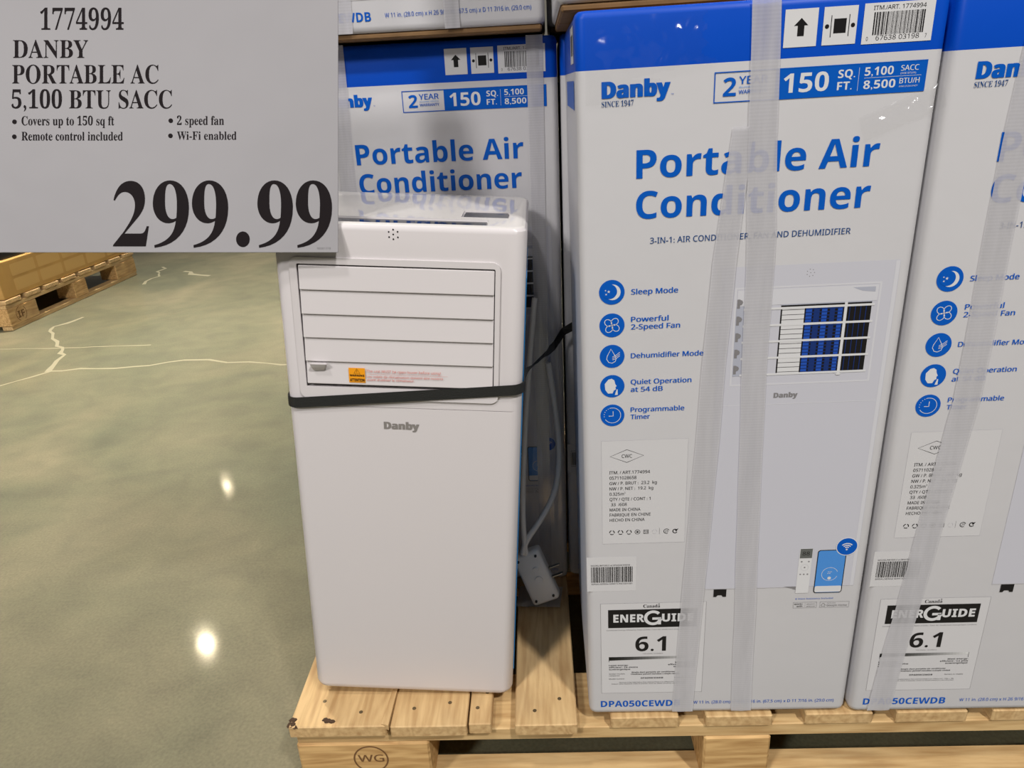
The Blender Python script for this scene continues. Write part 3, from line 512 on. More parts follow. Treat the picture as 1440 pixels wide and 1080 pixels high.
        'H': (765, '90 0 L0 714 L151 0 L0 -280 L283 0 L0 280 L151 0 L0 -714 L-151 0 L0 308 L-283 0 L0 -308'),
        'I': (389, '32 0 L0 86 L87 40 L0 462 L-87 40 L0 86 L325 0 L0 -86 L-87 -40 L0 -462 L87 -40 L0 -86'),
        'L': (565, '90 0 L0 714 L151 0 L0 -589 L290 0 L0 -125'),
        'M': (943, '90 0 L0 714 L206 0 L169 -546 L3 0 L179 546 L206 0 L0 -714 L-141 0 L0 338 L2 78 L3 84 L2 59 L-4 0 L-184 -559 L-139 0 L-172 560 L-4 0 L4 -60 L4 -85 L1 -83 L0 -332'),
        'N': (813, '90 0 L0 714 L191 0 L310 -535 L3 0 L-5 99 L-2 98 L0 338 L136 0 L0 -714 L-192 0 L-311 540 L-4 0 L7 -102 L2 -102 L0 -336'),
        'O': (796, '398 -10 C-77 0 -141 15 -191 46 C-51 31 -88 74 -112 129 C-25 55 -37 120 -37 194 C0 74 12 138 37 193 C24 55 61 97 112 128 C50 30 114 45 192 45 C77 0 141 -15 191 -45 C50 -31 87 -74 112 -128 C24 -55 36 -120 36 -194 C0 -74 -12 -138 -36 -193 C-25 -55 -62 -98 -112 -129 C-50 -31 -114 -46 -192 -46|398 117 C65 0 111 22 139 65 C28 43 42 101 42 176 C0 75 -14 134 -42 177 C-28 43 -74 64 -138 64 C-64 0 -110 -21 -139 -64 C-29 -43 -43 -102 -43 -177 C0 -75 14 -133 43 -176 C29 -43 75 -65 138 -65'),
        'P': (628, '90 0 L0 714 L228 0 C92 0 159 -20 202 -59 C42 -40 63 -95 63 -164 C0 -41 -9 -80 -26 -116 C-17 -37 -46 -66 -86 -88 C-41 -22 -96 -33 -165 -33 L-65 0 L0 -254|241 378 L50 0 C43 0 77 9 102 26 C25 17 37 44 37 82 C0 69 -40 104 -120 104 L-69 0'),
        'Q': (796, '540 -170 L-131 160 L-11 0 C-77 0 -141 15 -191 46 C-51 31 -88 74 -112 129 C-25 55 -37 120 -37 194 C0 74 12 138 37 193 C24 55 61 97 112 128 C50 30 114 45 192 45 C77 0 141 -15 191 -45 C50 -31 87 -74 112 -128 C24 -55 36 -120 36 -194 C0 -80 -14 -149 -43 -207 C-29 -59 -73 -102 -133 -129 L172 -192|398 117 C65 0 111 22 139 65 C28 43 42 101 42 176 C0 75 -14 134 -42 177 C-28 43 -74 64 -138 64 C-64 0 -110 -21 -139 -64 C-29 -43 -43 -102 -43 -177 C0 -75 14 -133 43 -176 C29 -43 75 -65 138 -65'),
        'R': (660, '90 0 L0 714 L208 0 C97 0 169 -18 216 -53 C46 -35 69 -89 69 -161 C0 -33 -6 -61 -18 -85 C-13 -25 -29 -45 -49 -62 C-21 -17 -43 -31 -66 -42 L210 -311 L-168 0 L-170 274 L-81 0 L0 -274|241 397 L49 0 C50 0 86 8 108 25 C21 17 32 41 32 74 C0 34 -11 58 -34 73 C-23 14 -60 21 -109 21 L-46 0'),
        'S': (551, '248 -10 C-75 0 -143 14 -202 43 L0 141 C34 -15 69 -28 106 -40 C36 -13 72 -19 108 -19 C37 0 64 7 80 22 C15 14 23 32 23 54 C0 27 -13 48 -40 65 C-27 17 -59 35 -99 52 C-17 7 -35 16 -54 28 C-19 11 -38 24 -55 41 C-18 17 -33 37 -44 60 C-11 23 -17 51 -17 84 C0 64 22 114 65 150 C43 35 102 53 177 53 C37 0 73 -4 107 -13 C33 -9 68 -21 105 -37 L-49 -118 C-33 13 -62 24 -88 31 C-26 7 -53 11 -80 11 C-29 0 -51 -7 -66 -20 C-15 -13 -23 -31 -23 -52 C0 -25 11 -45 34 -60 C23 -15 56 -34 101 -54 C37 -17 68 -34 94 -53 C25 -19 45 -42 59 -67 C14 -25 21 -57 21 -94 C0 -63 -23 -114 -68 -151 C-46 -38 -111 -57 -195 -57'),
        'T': (579, '214 0 L0 588 L-194 0 L0 126 L539 0 L0 -126 L-194 0 L0 -588'),
        'U': (756, '375 -10 C-95 0 -167 24 -216 72 C-49 49 -74 113 -74 192 L0 460 L151 0 L0 -437 C0 -59 12 -100 36 -124 C24 -24 60 -36 107 -36 C49 0 85 13 108 39 C22 26 33 67 33 122 L0 436 L151 0 L0 -462 C0 -49 -11 -94 -32 -133 C-22 -40 -55 -72 -98 -94 C-44 -24 -99 -35 -166 -35'),
        'W': (967, '182 0 L-182 714 L149 0 L91 -390 L13 -58 L13 -70 L9 -59 L9 60 L13 67 L11 50 L104 400 L143 0 L104 -400 L12 -50 L12 -68 L9 -59 L9 60 C4 23 8 46 14 69 L12 58 L91 390 L149 0 L-182 -714 L-172 0 L-97 375 L-7 33 L-10 48 L-10 50 L-6 36 L-5 -36 L-10 -49 L-10 -48 L-8 -35 L-96 -374'),
        'a': (604, '211 -10 C-49 0 -89 14 -121 43 C-32 28 -48 71 -48 130 C0 58 20 101 61 129 C41 27 102 42 183 45 L95 3 L0 24 C0 29 -8 50 -22 63 C-15 13 -36 20 -63 20 C-27 0 -53 -4 -78 -11 C-25 -8 -51 -18 -76 -29 L-49 101 C29 15 62 27 98 36 C35 9 72 13 111 13 C73 0 130 -16 169 -47 C39 -32 58 -81 58 -146 L0 -364 L-104 0 L-29 74 L-4 0 C-23 -29 -48 -51 -74 -64 C-26 -13 -62 -20 -107 -20|267 99 C32 0 59 9 81 29 C22 19 33 45 33 80 L0 45 L-58 -2 C-48 -1 -81 -10 -100 -26 C-19 -16 -28 -37 -28 -63 C0 -23 7 -39 20 -48 C13 -10 31 -15 52 -15'),
        'b': (633, '378 -10 C-40 0 -71 7 -94 22 C-23 14 -42 30 -57 48 L-10 0 L-25 -60 L-114 0 L0 760 L149 0 L0 -177 L-2 -61 L-4 -47 L6 0 C15 23 34 42 59 58 C25 15 57 23 96 23 C61 0 111 -24 149 -71 C38 -48 57 -118 57 -211 C0 -93 -19 -164 -58 -212 C-39 -48 -89 -72 -152 -72|336 111 C31 0 55 14 73 43 C18 28 27 69 27 122 C0 53 -9 94 -27 121 C-19 27 -44 40 -75 40 C-39 0 -66 -12 -82 -36 C-15 -24 -24 -61 -25 -110 L0 -16 C0 -53 8 -93 24 -121 C15 -29 44 -43 85 -43'),
        'c': (514, '300 -10 C-81 0 -144 23 -188 68 C-45 44 -67 115 -67 212 C0 67 11 121 34 163 C23 42 54 73 95 93 C40 20 86 30 139 30 C37 0 70 -4 98 -11 C27 -7 51 -16 72 -26 L-44 -115 L-65 23 C-21 6 -41 9 -61 9 C-77 0 -116 -55 -116 -165 C0 -55 10 -95 31 -121 C20 -26 48 -39 85 -39 C31 0 59 4 83 13 C24 8 47 19 70 34 L0 -127 C-23 -15 -46 -25 -71 -32 C-25 -6 -57 -9 -95 -9'),
        'd': (633, '251 -10 C-61 0 -110 24 -148 72 C-39 47 -58 117 -58 210 C0 93 19 164 58 212 C39 48 89 72 152 72 C39 0 72 -8 97 -23 C25 -15 45 -34 60 -57 L5 0 L-7 47 C-3 20 -4 41 -4 62 L0 175 L149 0 L0 -760 L-114 0 L-29 71 L-6 0 C-15 -23 -34 -42 -59 -57 C-25 -16 -57 -24 -96 -24|303 109 C41 0 70 12 87 37 C17 24 25 60 26 109 L0 16 C0 53 -8 94 -24 122 C-17 28 -47 42 -91 42 C-33 0 -58 -14 -77 -42 C-19 -29 -28 -70 -28 -123 C0 -53 9 -93 28 -120 C19 -27 45 -41 79 -41'),
        'e': (591, '325 -10 C-55 0 -103 10 -145 31 C-42 20 -75 51 -99 92 C-24 41 -36 93 -36 156 C0 64 11 117 33 160 C21 42 51 74 90 95 C39 21 84 32 135 32 C75 0 135 -21 179 -64 C44 -43 66 -105 66 -184 L0 -72 L-352 0 C1 -42 14 -75 38 -99 C23 -24 56 -36 98 -36 C35 0 67 4 96 11 C29 7 58 17 89 32 L0 -115 C-27 -13 -55 -23 -84 -30 C-30 -6 -66 -9 -108 -9|199 335 L209 0 C-1 33 -9 61 -26 83 C-17 21 -43 32 -78 32 C-29 0 -52 -9 -71 -28 C-19 -19 -31 -48 -34 -87'),
        'f': (387, '102 0 L0 434 L-82 0 L0 72 L82 40 L0 40 C0 47 8 83 24 109 C15 25 38 43 67 54 C29 11 63 16 102 16 C29 0 56 -2 80 -7 C23 -5 42 -10 57 -16 L-38 -109 L-37 10 C-13 3 -29 4 -46 4 C-21 0 -36 -6 -45 -19 C-10 -13 -15 -29 -15 -48 L0 -34 L129 0 L0 -112 L-129 0 L0 -434'),
        'g': (633, '282 -240 C-39 0 -75 2 -107 7 C-34 5 -66 13 -97 25 L0 119 C67 -28 138 -42 213 -42 C77 0 115 41 115 124 L0 11 L2 35 L2 32 L-4 0 C-19 -29 -41 -49 -67 -62 C-26 -13 -55 -19 -88 -19 C-65 0 -115 25 -151 75 C-37 49 -55 118 -55 207 C0 89 19 159 56 209 C37 50 89 75 154 75 C67 0 120 -27 158 -80 L4 0 L12 70 L126 0 L0 -547 C0 -78 -23 -137 -69 -178 C-46 -41 -114 -61 -204 -61|304 107 C38 0 66 11 85 33 C18 21 27 59 27 113 L0 18 C0 59 -9 101 -27 126 C-18 25 -47 38 -87 38 C-70 0 -105 -55 -105 -165 C0 -109 36 -163 107 -163'),
        'i': (305, '153 614 C-23 0 -42 5 -57 16 C-16 11 -24 30 -24 57 C0 28 8 47 24 58 C15 10 34 15 57 15 C22 0 41 -5 57 -15 C16 -11 24 -30 24 -58 C0 -27 -8 -46 -24 -57 C-16 -11 -35 -16 -57 -16|78 0 L0 546 L149 0 L0 -546'),
        'k': (620, '78 0 L0 760 L149 0 L0 -340 L-2 -61 L-6 -62 L2 0 L31 43 L34 40 L153 166 L168 0 L-217 -237 L230 -309 L-172 0 L-157 221 L-64 -51 L0 -170'),
        'l': (305, '78 0 L0 760 L149 0 L0 -760'),
        'm': (982, '78 0 L0 546 L114 0 L20 -70 L8 0 C17 28 39 48 69 61 C29 13 59 19 90 19 C40 0 74 -6 102 -19 C28 -13 49 -34 64 -61 L13 0 C17 28 40 48 70 61 C29 13 60 19 91 19 C62 0 109 -16 141 -47 C31 -32 47 -83 47 -153 L0 -356 L-149 0 L0 319 C0 79 -27 118 -82 118 C-39 0 -67 -14 -84 -42 C-17 -28 -25 -68 -25 -121 L0 -274 L-149 0 L0 319 C0 79 -27 118 -82 118 C-41 0 -70 -16 -85 -46 C-16 -31 -24 -76 -24 -134 L0 -257'),
        'n': (657, '78 0 L0 546 L114 0 L20 -70 L8 0 C17 28 41 48 72 61 C30 13 62 19 96 19 C59 0 106 -16 141 -47 C35 -32 53 -83 53 -153 L0 -356 L-149 0 L0 319 C0 39 -7 69 -21 89 C-14 19 -36 29 -67 29 C-45 0 -76 -16 -93 -46 C-17 -31 -25 -76 -25 -134 L0 -257'),
        'o': (619, '308 -10 C-51 0 -96 11 -135 33 C-40 22 -71 54 -94 97 C-23 42 -34 93 -34 154 C0 91 24 160 71 209 C47 49 112 73 195 73 C51 0 97 -11 136 -33 C39 -22 70 -54 93 -95 C23 -42 34 -93 34 -154 C0 -91 -24 -161 -72 -210 C-47 -49 -112 -74 -194 -74|310 110 C39 0 68 14 86 42 C17 27 26 68 26 122 C0 54 -9 94 -26 122 C-18 27 -47 40 -87 40 C-39 0 -68 -13 -85 -40 C-18 -28 -27 -68 -27 -122 C0 -54 9 -95 27 -122 C17 -28 46 -42 86 -42'),
        'p': (633, '78 -240 L0 786 L121 0 L21 -71 L7 0 C15 22 34 41 59 57 C25 16 57 24 96 24 C61 0 111 -24 149 -71 C38 -48 57 -118 57 -211 C0 -93 -20 -163 -59 -212 C-39 -48 -90 -72 -151 -72 C-39 0 -71 7 -94 22 C-23 14 -42 30 -57 48 L-8 0 C5 -28 8 -55 8 -80 L0 -220|336 111 C34 0 59 14 76 43 C16 28 24 69 24 122 C0 107 -34 161 -102 161 C-39 0 -66 -12 -82 -36 C-15 -24 -24 -61 -25 -110 L0 -16 C0 -53 8 -93 24 -121 C15 -29 44 -43 85 -43'),
        'q': (633, '406 -240 L0 229 C0 28 2 55 6 82 L-6 0 C-14 -23 -33 -42 -58 -57 C-25 -16 -57 -24 -97 -24 C-61 0 -111 24 -149 72 C-38 47 -57 117 -57 210 C0 93 19 164 58 212 C39 48 89 72 151 72 C40 0 72 -8 98 -23 C25 -15 45 -34 60 -57 L4 0 L13 70 L126 0 L0 -786|304 107 C41 0 70 12 87 37 C16 24 24 60 25 109 L0 18 C0 53 -8 94 -24 122 C-17 28 -47 42 -90 42 C-35 0 -62 -14 -79 -42 C-17 -29 -26 -70 -26 -123 C0 -109 36 -163 107 -163'),
        'r': (454, '78 0 L0 546 L113 0 L22 -92 L7 0 C16 28 38 52 66 72 C28 20 60 30 97 30 L26 -1 L24 -3 L-11 -140 L-20 4 L-24 1 C-25 0 -50 -4 -73 -13 C-23 -9 -42 -24 -56 -44 C-15 -20 -22 -47 -22 -82 L0 -278'),
        's': (497, '226 -10 C-38 0 -71 2 -98 7 C-27 5 -55 14 -82 25 L0 123 C29 -13 61 -24 95 -33 C34 -9 64 -13 90 -13 C29 0 50 4 63 13 C12 9 18 20 18 34 C0 9 -2 18 -7 25 C-5 7 -16 16 -33 25 L-78 36 C-34 15 -62 29 -84 43 C-22 15 -38 32 -49 53 C-11 20 -16 45 -16 76 C0 51 20 89 59 114 C39 25 92 38 157 38 C34 0 66 -3 97 -10 C31 -7 62 -18 95 -33 L-45 -107 L-76 29 C-24 7 -48 11 -73 11 C-44 0 -66 -12 -66 -36 C0 -9 3 -16 9 -23 C5 -7 16 -15 33 -23 L72 -32 C31 -13 58 -26 81 -39 C23 -14 40 -31 53 -51 C12 -21 18 -47 18 -80 C0 -55 -19 -98 -58 -127 C-39 -30 -98 -45 -175 -45'),
        't': (434, '265 -10 C-33 0 -62 5 -87 16 C-26 11 -46 29 -61 56 C-15 26 -23 62 -23 109 L0 263 L-71 0 L0 63 L82 50 L43 115 L95 0 L0 -116 L153 0 L0 -112 L-153 0 L0 -263 C0 -21 6 -36 18 -46 C12 -11 28 -16 47 -16 C17 0 33 2 48 5 L46 12 L0 -111 C-16 -7 -36 -13 -59 -18 C-24 -5 -50 -7 -78 -7'),
        'u': (657, '269 -10 C-59 0 -106 16 -141 48 C-35 31 -53 82 -53 152 L0 356 L149 0 L0 -319 C0 -39 7 -68 21 -88 C14 -20 36 -30 67 -30 C45 0 76 16 93 47 C17 31 25 75 25 133 L0 257 L149 0 L0 -546 L-114 0 L-20 70 L-8 0 C-17 -28 -41 -48 -71 -61 C-31 -13 -63 -19 -97 -19'),
        'v': (569, '208 0 L-208 546 L156 0 L105 -311 C6 -19 11 -38 14 -58 C4 -20 6 -38 7 -54 L4 0 C2 36 9 73 22 112 L105 311 L156 0 L-208 -546'),
        'y': (569, '110 -240 L-43 2 L-33 6 L0 118 L27 -4 L32 -2 C31 0 56 9 75 28 C18 20 31 42 40 69 L9 27 L-217 542 L163 0 L103 -307 L12 -45 L6 -50 L3 0 L9 50 L12 45 L101 307 L160 0 L-231 -616 C-21 -57 -51 -99 -90 -128 C-40 -28 -86 -42 -138 -42'),
    },
    'serif': {
        ' ': (278, ''),
        ',': (219, '59 -118 C79 22 117 87 117 144 C0 59 -28 97 -71 97 C-34 0 -59 -24 -59 -57 C0 -33 20 -55 49 -56 C9 -36 -3 -87 -36 -109'),
        '-': (323, '283 267 L-243 0 L0 -93 L243 0'),
        '0': (559, '280 -10 C-61 0 -109 15 -145 46 C-36 31 -62 74 -77 129 C-16 55 -24 120 -24 194 C0 74 8 138 24 193 C15 55 41 97 77 127 C36 30 85 45 146 45 C58 0 105 -15 141 -45 C35 -30 61 -73 78 -127 C17 -55 25 -120 25 -194 C0 -74 -8 -138 -25 -193 C-17 -55 -43 -98 -79 -129 C-36 -31 -83 -46 -141 -46|280 55 C37 0 62 27 73 80 C11 53 17 128 17 223 C0 95 -6 169 -17 222 C-11 53 -35 79 -72 79 C-37 0 -62 -26 -74 -79 C-12 -53 -18 -127 -18 -222 C0 -95 6 -170 18 -223 C12 -53 36 -80 73 -80'),
        '1': (559, '97 0 L0 53 L82 0 C17 0 30 5 38 14 C8 9 12 26 12 51 L0 501 C-25 -31 -48 -56 -68 -75 C-21 -19 -41 -29 -61 -29 C-16 0 -30 7 -41 20 C-11 13 -17 31 -17 54 C20 5 42 13 68 24 C25 11 53 28 86 53 L70 52 L112 0 L0 -600 C0 -21 3 -37 10 -48 C7 -11 20 -17 41 -17 L81 0 L0 -53'),
        '2': (559, '35 0 L0 103 L148 151 C41 42 73 79 95 111 C22 32 37 63 46 92 C9 29 13 61 13 96 C0 38 -7 66 -21 84 C-14 17 -33 26 -57 26 C-34 0 -58 -14 -71 -43 C-14 -29 -21 -73 -21 -130 C-38 0 -69 8 -92 23 C-24 15 -36 40 -36 76 C0 24 8 46 25 67 C16 21 40 37 73 50 C33 12 73 18 122 18 C75 0 132 -15 171 -44 C39 -30 58 -71 58 -122 C0 -23 -4 -46 -12 -68 C-9 -22 -23 -46 -42 -72 C-19 -26 -46 -56 -79 -90 C-33 -35 -75 -76 -125 -123 L-100 -95 L233 0 C21 0 38 6 53 18 C15 12 25 29 30 51 L8 31 L59 0 L-5 -210'),
        '4': (559, '180 0 L0 53 L28 0 C23 0 42 4 58 13 C16 8 24 28 24 59 L0 61 L-277 0 L0 61 L284 467 L139 0 L0 -462 L104 0 L0 -66 L-104 0 L0 -61 C0 -31 8 -51 24 -59 C16 -9 35 -13 58 -13 L13 0 L0 -53|83 252 L207 0 L0 175 C0 29 0 61 2 95 C1 34 2 66 5 97 L-15 -32 L-23 -42 L-24 -42 L-17 -28'),
        '5': (559, '245 -10 C-50 0 -90 6 -120 18 C-30 11 -52 26 -65 45 C-13 18 -20 37 -20 58 C0 23 7 41 22 52 C15 11 34 17 58 17 C0 -19 4 -37 11 -56 C7 -19 18 -34 34 -46 C16 -12 38 -18 65 -18 C22 0 42 5 61 15 C19 9 34 26 45 49 C11 23 17 55 17 96 C0 50 -12 87 -35 112 C-24 24 -58 36 -101 36 C-25 0 -46 -2 -63 -5 L-48 -13 L-46 18 L32 346 L378 0 L5 -182 L-57 0 L-8 34 C-3 12 -7 21 -13 28 C-6 7 -17 10 -33 10 L-208 0 L-16 -185 C11 4 27 8 48 11 C21 3 41 4 62 4 C77 0 139 -18 186 -53 C47 -36 70 -90 70 -161 C0 -43 -8 -80 -23 -109 C-16 -29 -37 -53 -62 -70 C-26 -18 -54 -31 -85 -39 C-31 -8 -61 -12 -91 -12'),
        '7': (559, '165 0 L266 605 L-263 0 C-35 0 -54 -17 -58 -51 L-6 -50 L-60 0 L5 210 L477 0 L0 -49 L-276 -665'),
        '9': (559, '227 -10 C-40 0 -72 5 -96 17 C-24 11 -41 25 -52 42 C-11 17 -16 35 -16 54 C0 15 4 27 12 37 C8 10 20 17 37 20 C9 -30 23 -55 42 -76 C19 -21 45 -31 78 -31 C87 0 134 97 141 290 C-15 -19 -34 -35 -57 -48 C-23 -13 -52 -20 -85 -20 C-57 0 -104 18 -141 53 C-37 35 -55 87 -55 154 C0 48 9 90 27 127 C19 36 45 64 80 85 C34 20 75 30 122 30 C49 0 92 -12 129 -35 C37 -23 67 -60 89 -109 C21 -49 32 -113 32 -192 C0 -55 -5 -106 -16 -154 C-11 -49 -27 -91 -50 -127 C-23 -37 -53 -65 -89 -86 C-37 -21 -81 -31 -132 -31|274 347 C23 0 43 6 60 19 C17 12 30 28 39 48 C-1 85 -10 147 -29 186 C-19 38 -43 57 -74 57 C-29 0 -51 -14 -66 -42 C-16 -29 -24 -71 -24 -127 C0 -94 31 -141 94 -141'),
        'A': (650, '-13 0 L0 27 C19 0 35 6 48 18 C13 12 25 34 38 66 L234 583 L27 -1 L238 -564 C15 -36 29 -62 40 -78 C11 -16 27 -24 48 -24 L0 -27 L-319 0 L0 27 C54 0 81 14 81 41 C0 9 -5 27 -16 53 L-30 76 L-222 0 L-37 -92 L-4 -17 L-2 -16 C0 -30 24 -45 73 -45 L6 0 L0 -27|169 239 L191 0 L-97 236'),
        'B': (659, '24 0 L0 26 C34 1 57 9 69 22 C12 13 18 38 18 74 L0 427 C0 29 -3 50 -8 65 C-5 15 -14 25 -27 31 C-13 5 -30 8 -53 8 L0 25 L305 0 C175 0 262 -52 262 -156 C0 -82 -54 -133 -163 -154 C131 -25 196 -82 196 -172 C0 -62 -23 -110 -70 -144 C-47 -35 -114 -52 -199 -52|271 375 L9 0 C53 0 91 10 112 31 C21 20 32 56 32 108 C0 45 -8 79 -23 100 C-15 21 -42 32 -79 32 C-23 0 -37 -4 -42 -13 C-6 -9 -9 -26 -9 -51|330 36 C43 0 74 12 92 37 C17 25 26 64 26 118 C0 55 -12 95 -35 118 C-24 23 -64 35 -119 35 L-23 0 L0 -247 C0 -23 4 -38 13 -47 C8 -9 23 -14 46 -14'),
        'C': (697, '382 -16 C-67 0 -126 15 -177 46 C-52 30 -93 72 -122 126 C-29 53 -44 115 -44 184 C0 69 15 130 45 183 C29 53 70 94 123 125 C52 30 112 45 179 45 C45 0 99 -13 161 -38 C10 -5 20 -7 30 -7 C25 0 40 15 47 45 L26 0 L0 -234 L-25 0 C-23 62 -54 111 -94 147 C-41 36 -86 54 -136 54 C-121 0 -181 -108 -181 -323 C0 -201 67 -302 200 -302 C40 0 80 10 119 32 C39 21 74 51 105 91 L28 -26 C-69 -99 -163 -148 -284 -148'),
        'D': (738, '30 0 L0 26 C31 1 53 7 64 18 C11 11 16 33 16 67 L0 446 C0 39 -6 65 -19 78 C-13 12 -36 18 -69 18 L0 25 L308 0 C120 0 211 -29 274 -88 C62 -59 93 -142 93 -251 C0 -226 -119 -339 -357 -339|331 36 C65 0 114 25 145 76 C31 50 46 126 46 229 C0 203 -63 304 -190 304 C-25 0 -42 -5 -50 -14 C-7 -10 -11 -29 -11 -58 L0 -466 C0 -28 4 -47 11 -56 C8 -10 24 -15 49 -15'),
        'E': (658, '21 0 L0 25 C35 0 59 6 72 19 C13 13 19 37 19 72 L0 433 C0 43 -6 72 -19 85 C-13 13 -36 19 -69 19 L0 25 L570 0 L0 -202 L-23 0 C-8 62 -29 105 -64 129 C-36 24 -89 36 -162 36 C-21 0 -37 -1 -47 -3 C-11 -3 -18 -9 -21 -17 C-3 -9 -5 -24 -5 -43 L0 -212 L16 0 C45 0 77 12 98 35 C21 23 35 60 43 113 L24 0 L0 -338 L-25 0 C-3 40 -11 71 -21 94 C-11 23 -27 39 -48 48 C-21 9 -49 13 -83 13 L-4 0 L0 -231 C0 -25 5 -41 14 -48 C9 -7 28 -11 57 -11 C49 0 90 6 124 17 C33 11 62 28 85 54 C23 25 43 58 60 101 L28 0 L-41 -213'),
        'F': (602, '23 0 L0 26 C35 3 58 11 70 24 C12 13 18 38 18 75 L0 433 C0 36 -6 60 -19 72 C-13 12 -37 20 -71 23 L0 25 L565 0 L0 -202 L-24 0 C-7 41 -18 74 -33 98 C-15 24 -38 41 -67 52 C-30 11 -70 16 -120 16 L-44 -2 C-11 -2 -18 -6 -21 -13 C-4 -7 -6 -18 -6 -34 L0 -225 L12 0 C44 0 77 12 98 35 C21 23 35 60 42 113 L27 0 L0 -340 L-26 0 C-7 59 -21 100 -42 123 C-21 23 -55 34 -101 34 L-10 0 L0 -213 C0 -24 3 -43 9 -56 C5 -14 16 -24 32 -29 C16 -5 39 -8 70 -9 L0 -26'),
        'H': (779, '23 0 L0 26 C35 1 58 8 70 21 C12 13 18 37 18 73 L0 444 C0 32 -6 54 -18 67 C-13 13 -36 20 -69 22 L0 25 L336 0 L0 -25 C-25 -2 -43 -5 -56 -10 C-13 -5 -21 -13 -26 -25 C-5 -12 -7 -30 -7 -54 L0 -191 L238 0 L0 191 C0 24 -2 42 -7 54 C-4 12 -12 20 -25 25 C-13 5 -32 8 -57 10 L0 25 L335 0 L0 -25 C-35 -3 -58 -10 -69 -21 C-11 -12 -17 -35 -17 -68 L0 -444 C0 -33 6 -57 18 -71 C11 -14 34 -22 68 -23 L0 -26 L-335 0 L0 26 C34 1 57 8 70 20 C13 11 19 36 19 74 L0 209 L-238 0 L0 -209 C0 -36 6 -60 18 -73 C12 -13 36 -20 71 -21 L0 -26'),
        'I': (388, '20 0 L0 26 C33 3 57 11 71 22 C14 11 21 33 21 64 L0 464 C0 31 -6 51 -18 61 C-12 9 -37 15 -74 16 L0 25 L344 0 L0 -25 C-35 -1 -59 -7 -72 -16 C-14 -10 -20 -30 -20 -61 L0 -461 C0 -21 2 -37 7 -49 C5 -12 14 -21 28 -27 C13 -6 33 -10 59 -13 L0 -26'),
        'L': (635, '23 0 L0 26 C35 1 58 8 70 21 C12 13 18 37 18 73 L0 444 C0 33 -6 56 -18 69 C-13 12 -36 19 -69 20 L0 25 L348 0 L0 -25 C-27 0 -47 -2 -62 -7 C-15 -5 -25 -13 -30 -26 C-6 -13 -9 -31 -9 -56 L0 -441 C0 -23 2 -41 5 -53 C3 -12 11 -20 22 -23 C11 -4 27 -6 50 -6 C48 0 88 6 121 18 C32 12 59 32 82 60 C22 27 41 64 58 111 L27 0 L-38 -230'),
        'N': (735, '600 -16 L-441 537 L0 -404 C0 -35 6 -59 18 -71 C11 -12 35 -19 71 -20 L0 -26 L-221 0 L0 26 C23 1 41 4 54 9 C12 5 20 14 25 27 C5 13 7 31 7 55 L0 461 C-34 42 -54 64 -59 67 C-7 3 -16 6 -27 8 L0 25 L206 0 L349 -427 L0 311 C0 24 -2 42 -7 55 C-5 12 -13 21 -26 26 C-13 5 -31 8 -56 10 L0 25 L221 0 L0 -25 C-35 -1 -58 -8 -69 -20 C-11 -13 -17 -37 -17 -72 L0 -577'),
        'O': (782, '388 -16 C-49 0 -95 9 -137 27 C-42 18 -79 43 -110 75 C-32 32 -57 70 -74 113 C-17 43 -26 90 -26 140 C0 50 9 97 26 140 C17 43 42 80 74 113 C32 32 69 57 113 75 C42 18 90 27 141 27 C49 0 95 -9 137 -26 C42 -18 79 -43 110 -74 C31 -32 56 -70 74 -113 C17 -43 26 -91 26 -142 C0 -50 -9 -97 -26 -140 C-18 -43 -43 -81 -75 -113 C-32 -32 -69 -57 -112 -75 C-43 -18 -90 -27 -141 -27|394 18 C114 0 171 107 171 321 C0 105 -16 185 -47 240 C-32 54 -76 81 -131 81 C-114 0 -171 -107 -171 -321 C0 -105 16 -184 48 -239 C32 -55 75 -82 130 -82'),
        'P': (622, '23 0 L0 26 C35 1 58 8 70 21 C12 13 18 37 18 73 L0 444 C0 32 -6 54 -18 67 C-13 13 -36 20 -69 22 L0 25 L294 0 C85 0 146 -8 182 -23 C34 -15 61 -36 80 -63 C19 -27 29 -60 29 -98 C0 -57 -21 -102 -63 -136 C-42 -35 -104 -52 -186 -52 L-89 0 L0 -186 C0 -36 6 -60 18 -73 C12 -13 36 -20 71 -21 L0 -26|271 342 L29 0 C49 0 84 11 105 34 C20 23 30 61 30 114 C0 52 -8 90 -25 115 C-17 25 -47 37 -88 37 C-20 0 -33 -4 -40 -11 C-7 -7 -11 -20 -11 -38'),
        'R': (704, '23 0 L0 26 C35 1 58 8 70 21 C12 13 18 37 18 73 L0 444 C0 32 -6 54 -18 67 C-13 13 -36 20 -69 22 L0 25 L299 0 C100 0 175 -15 224 -44 C49 -29 74 -75 74 -136 C0 -83 -51 -138 -152 -165 L174 -258 C11 -17 22 -29 31 -37 C9 -8 21 -12 38 -12 L3 0 L0 -26 L-211 0 L-204 316 L-29 0 L0 -196 C0 -36 6 -60 18 -73 C12 -13 36 -20 71 -21 L0 -26|271 348 L32 0 C52 0 90 12 114 37 C23 24 35 62 35 115 C0 95 -39 142 -118 142 C-27 0 -44 -4 -52 -13 C-7 -9 -11 -27 -11 -55'),
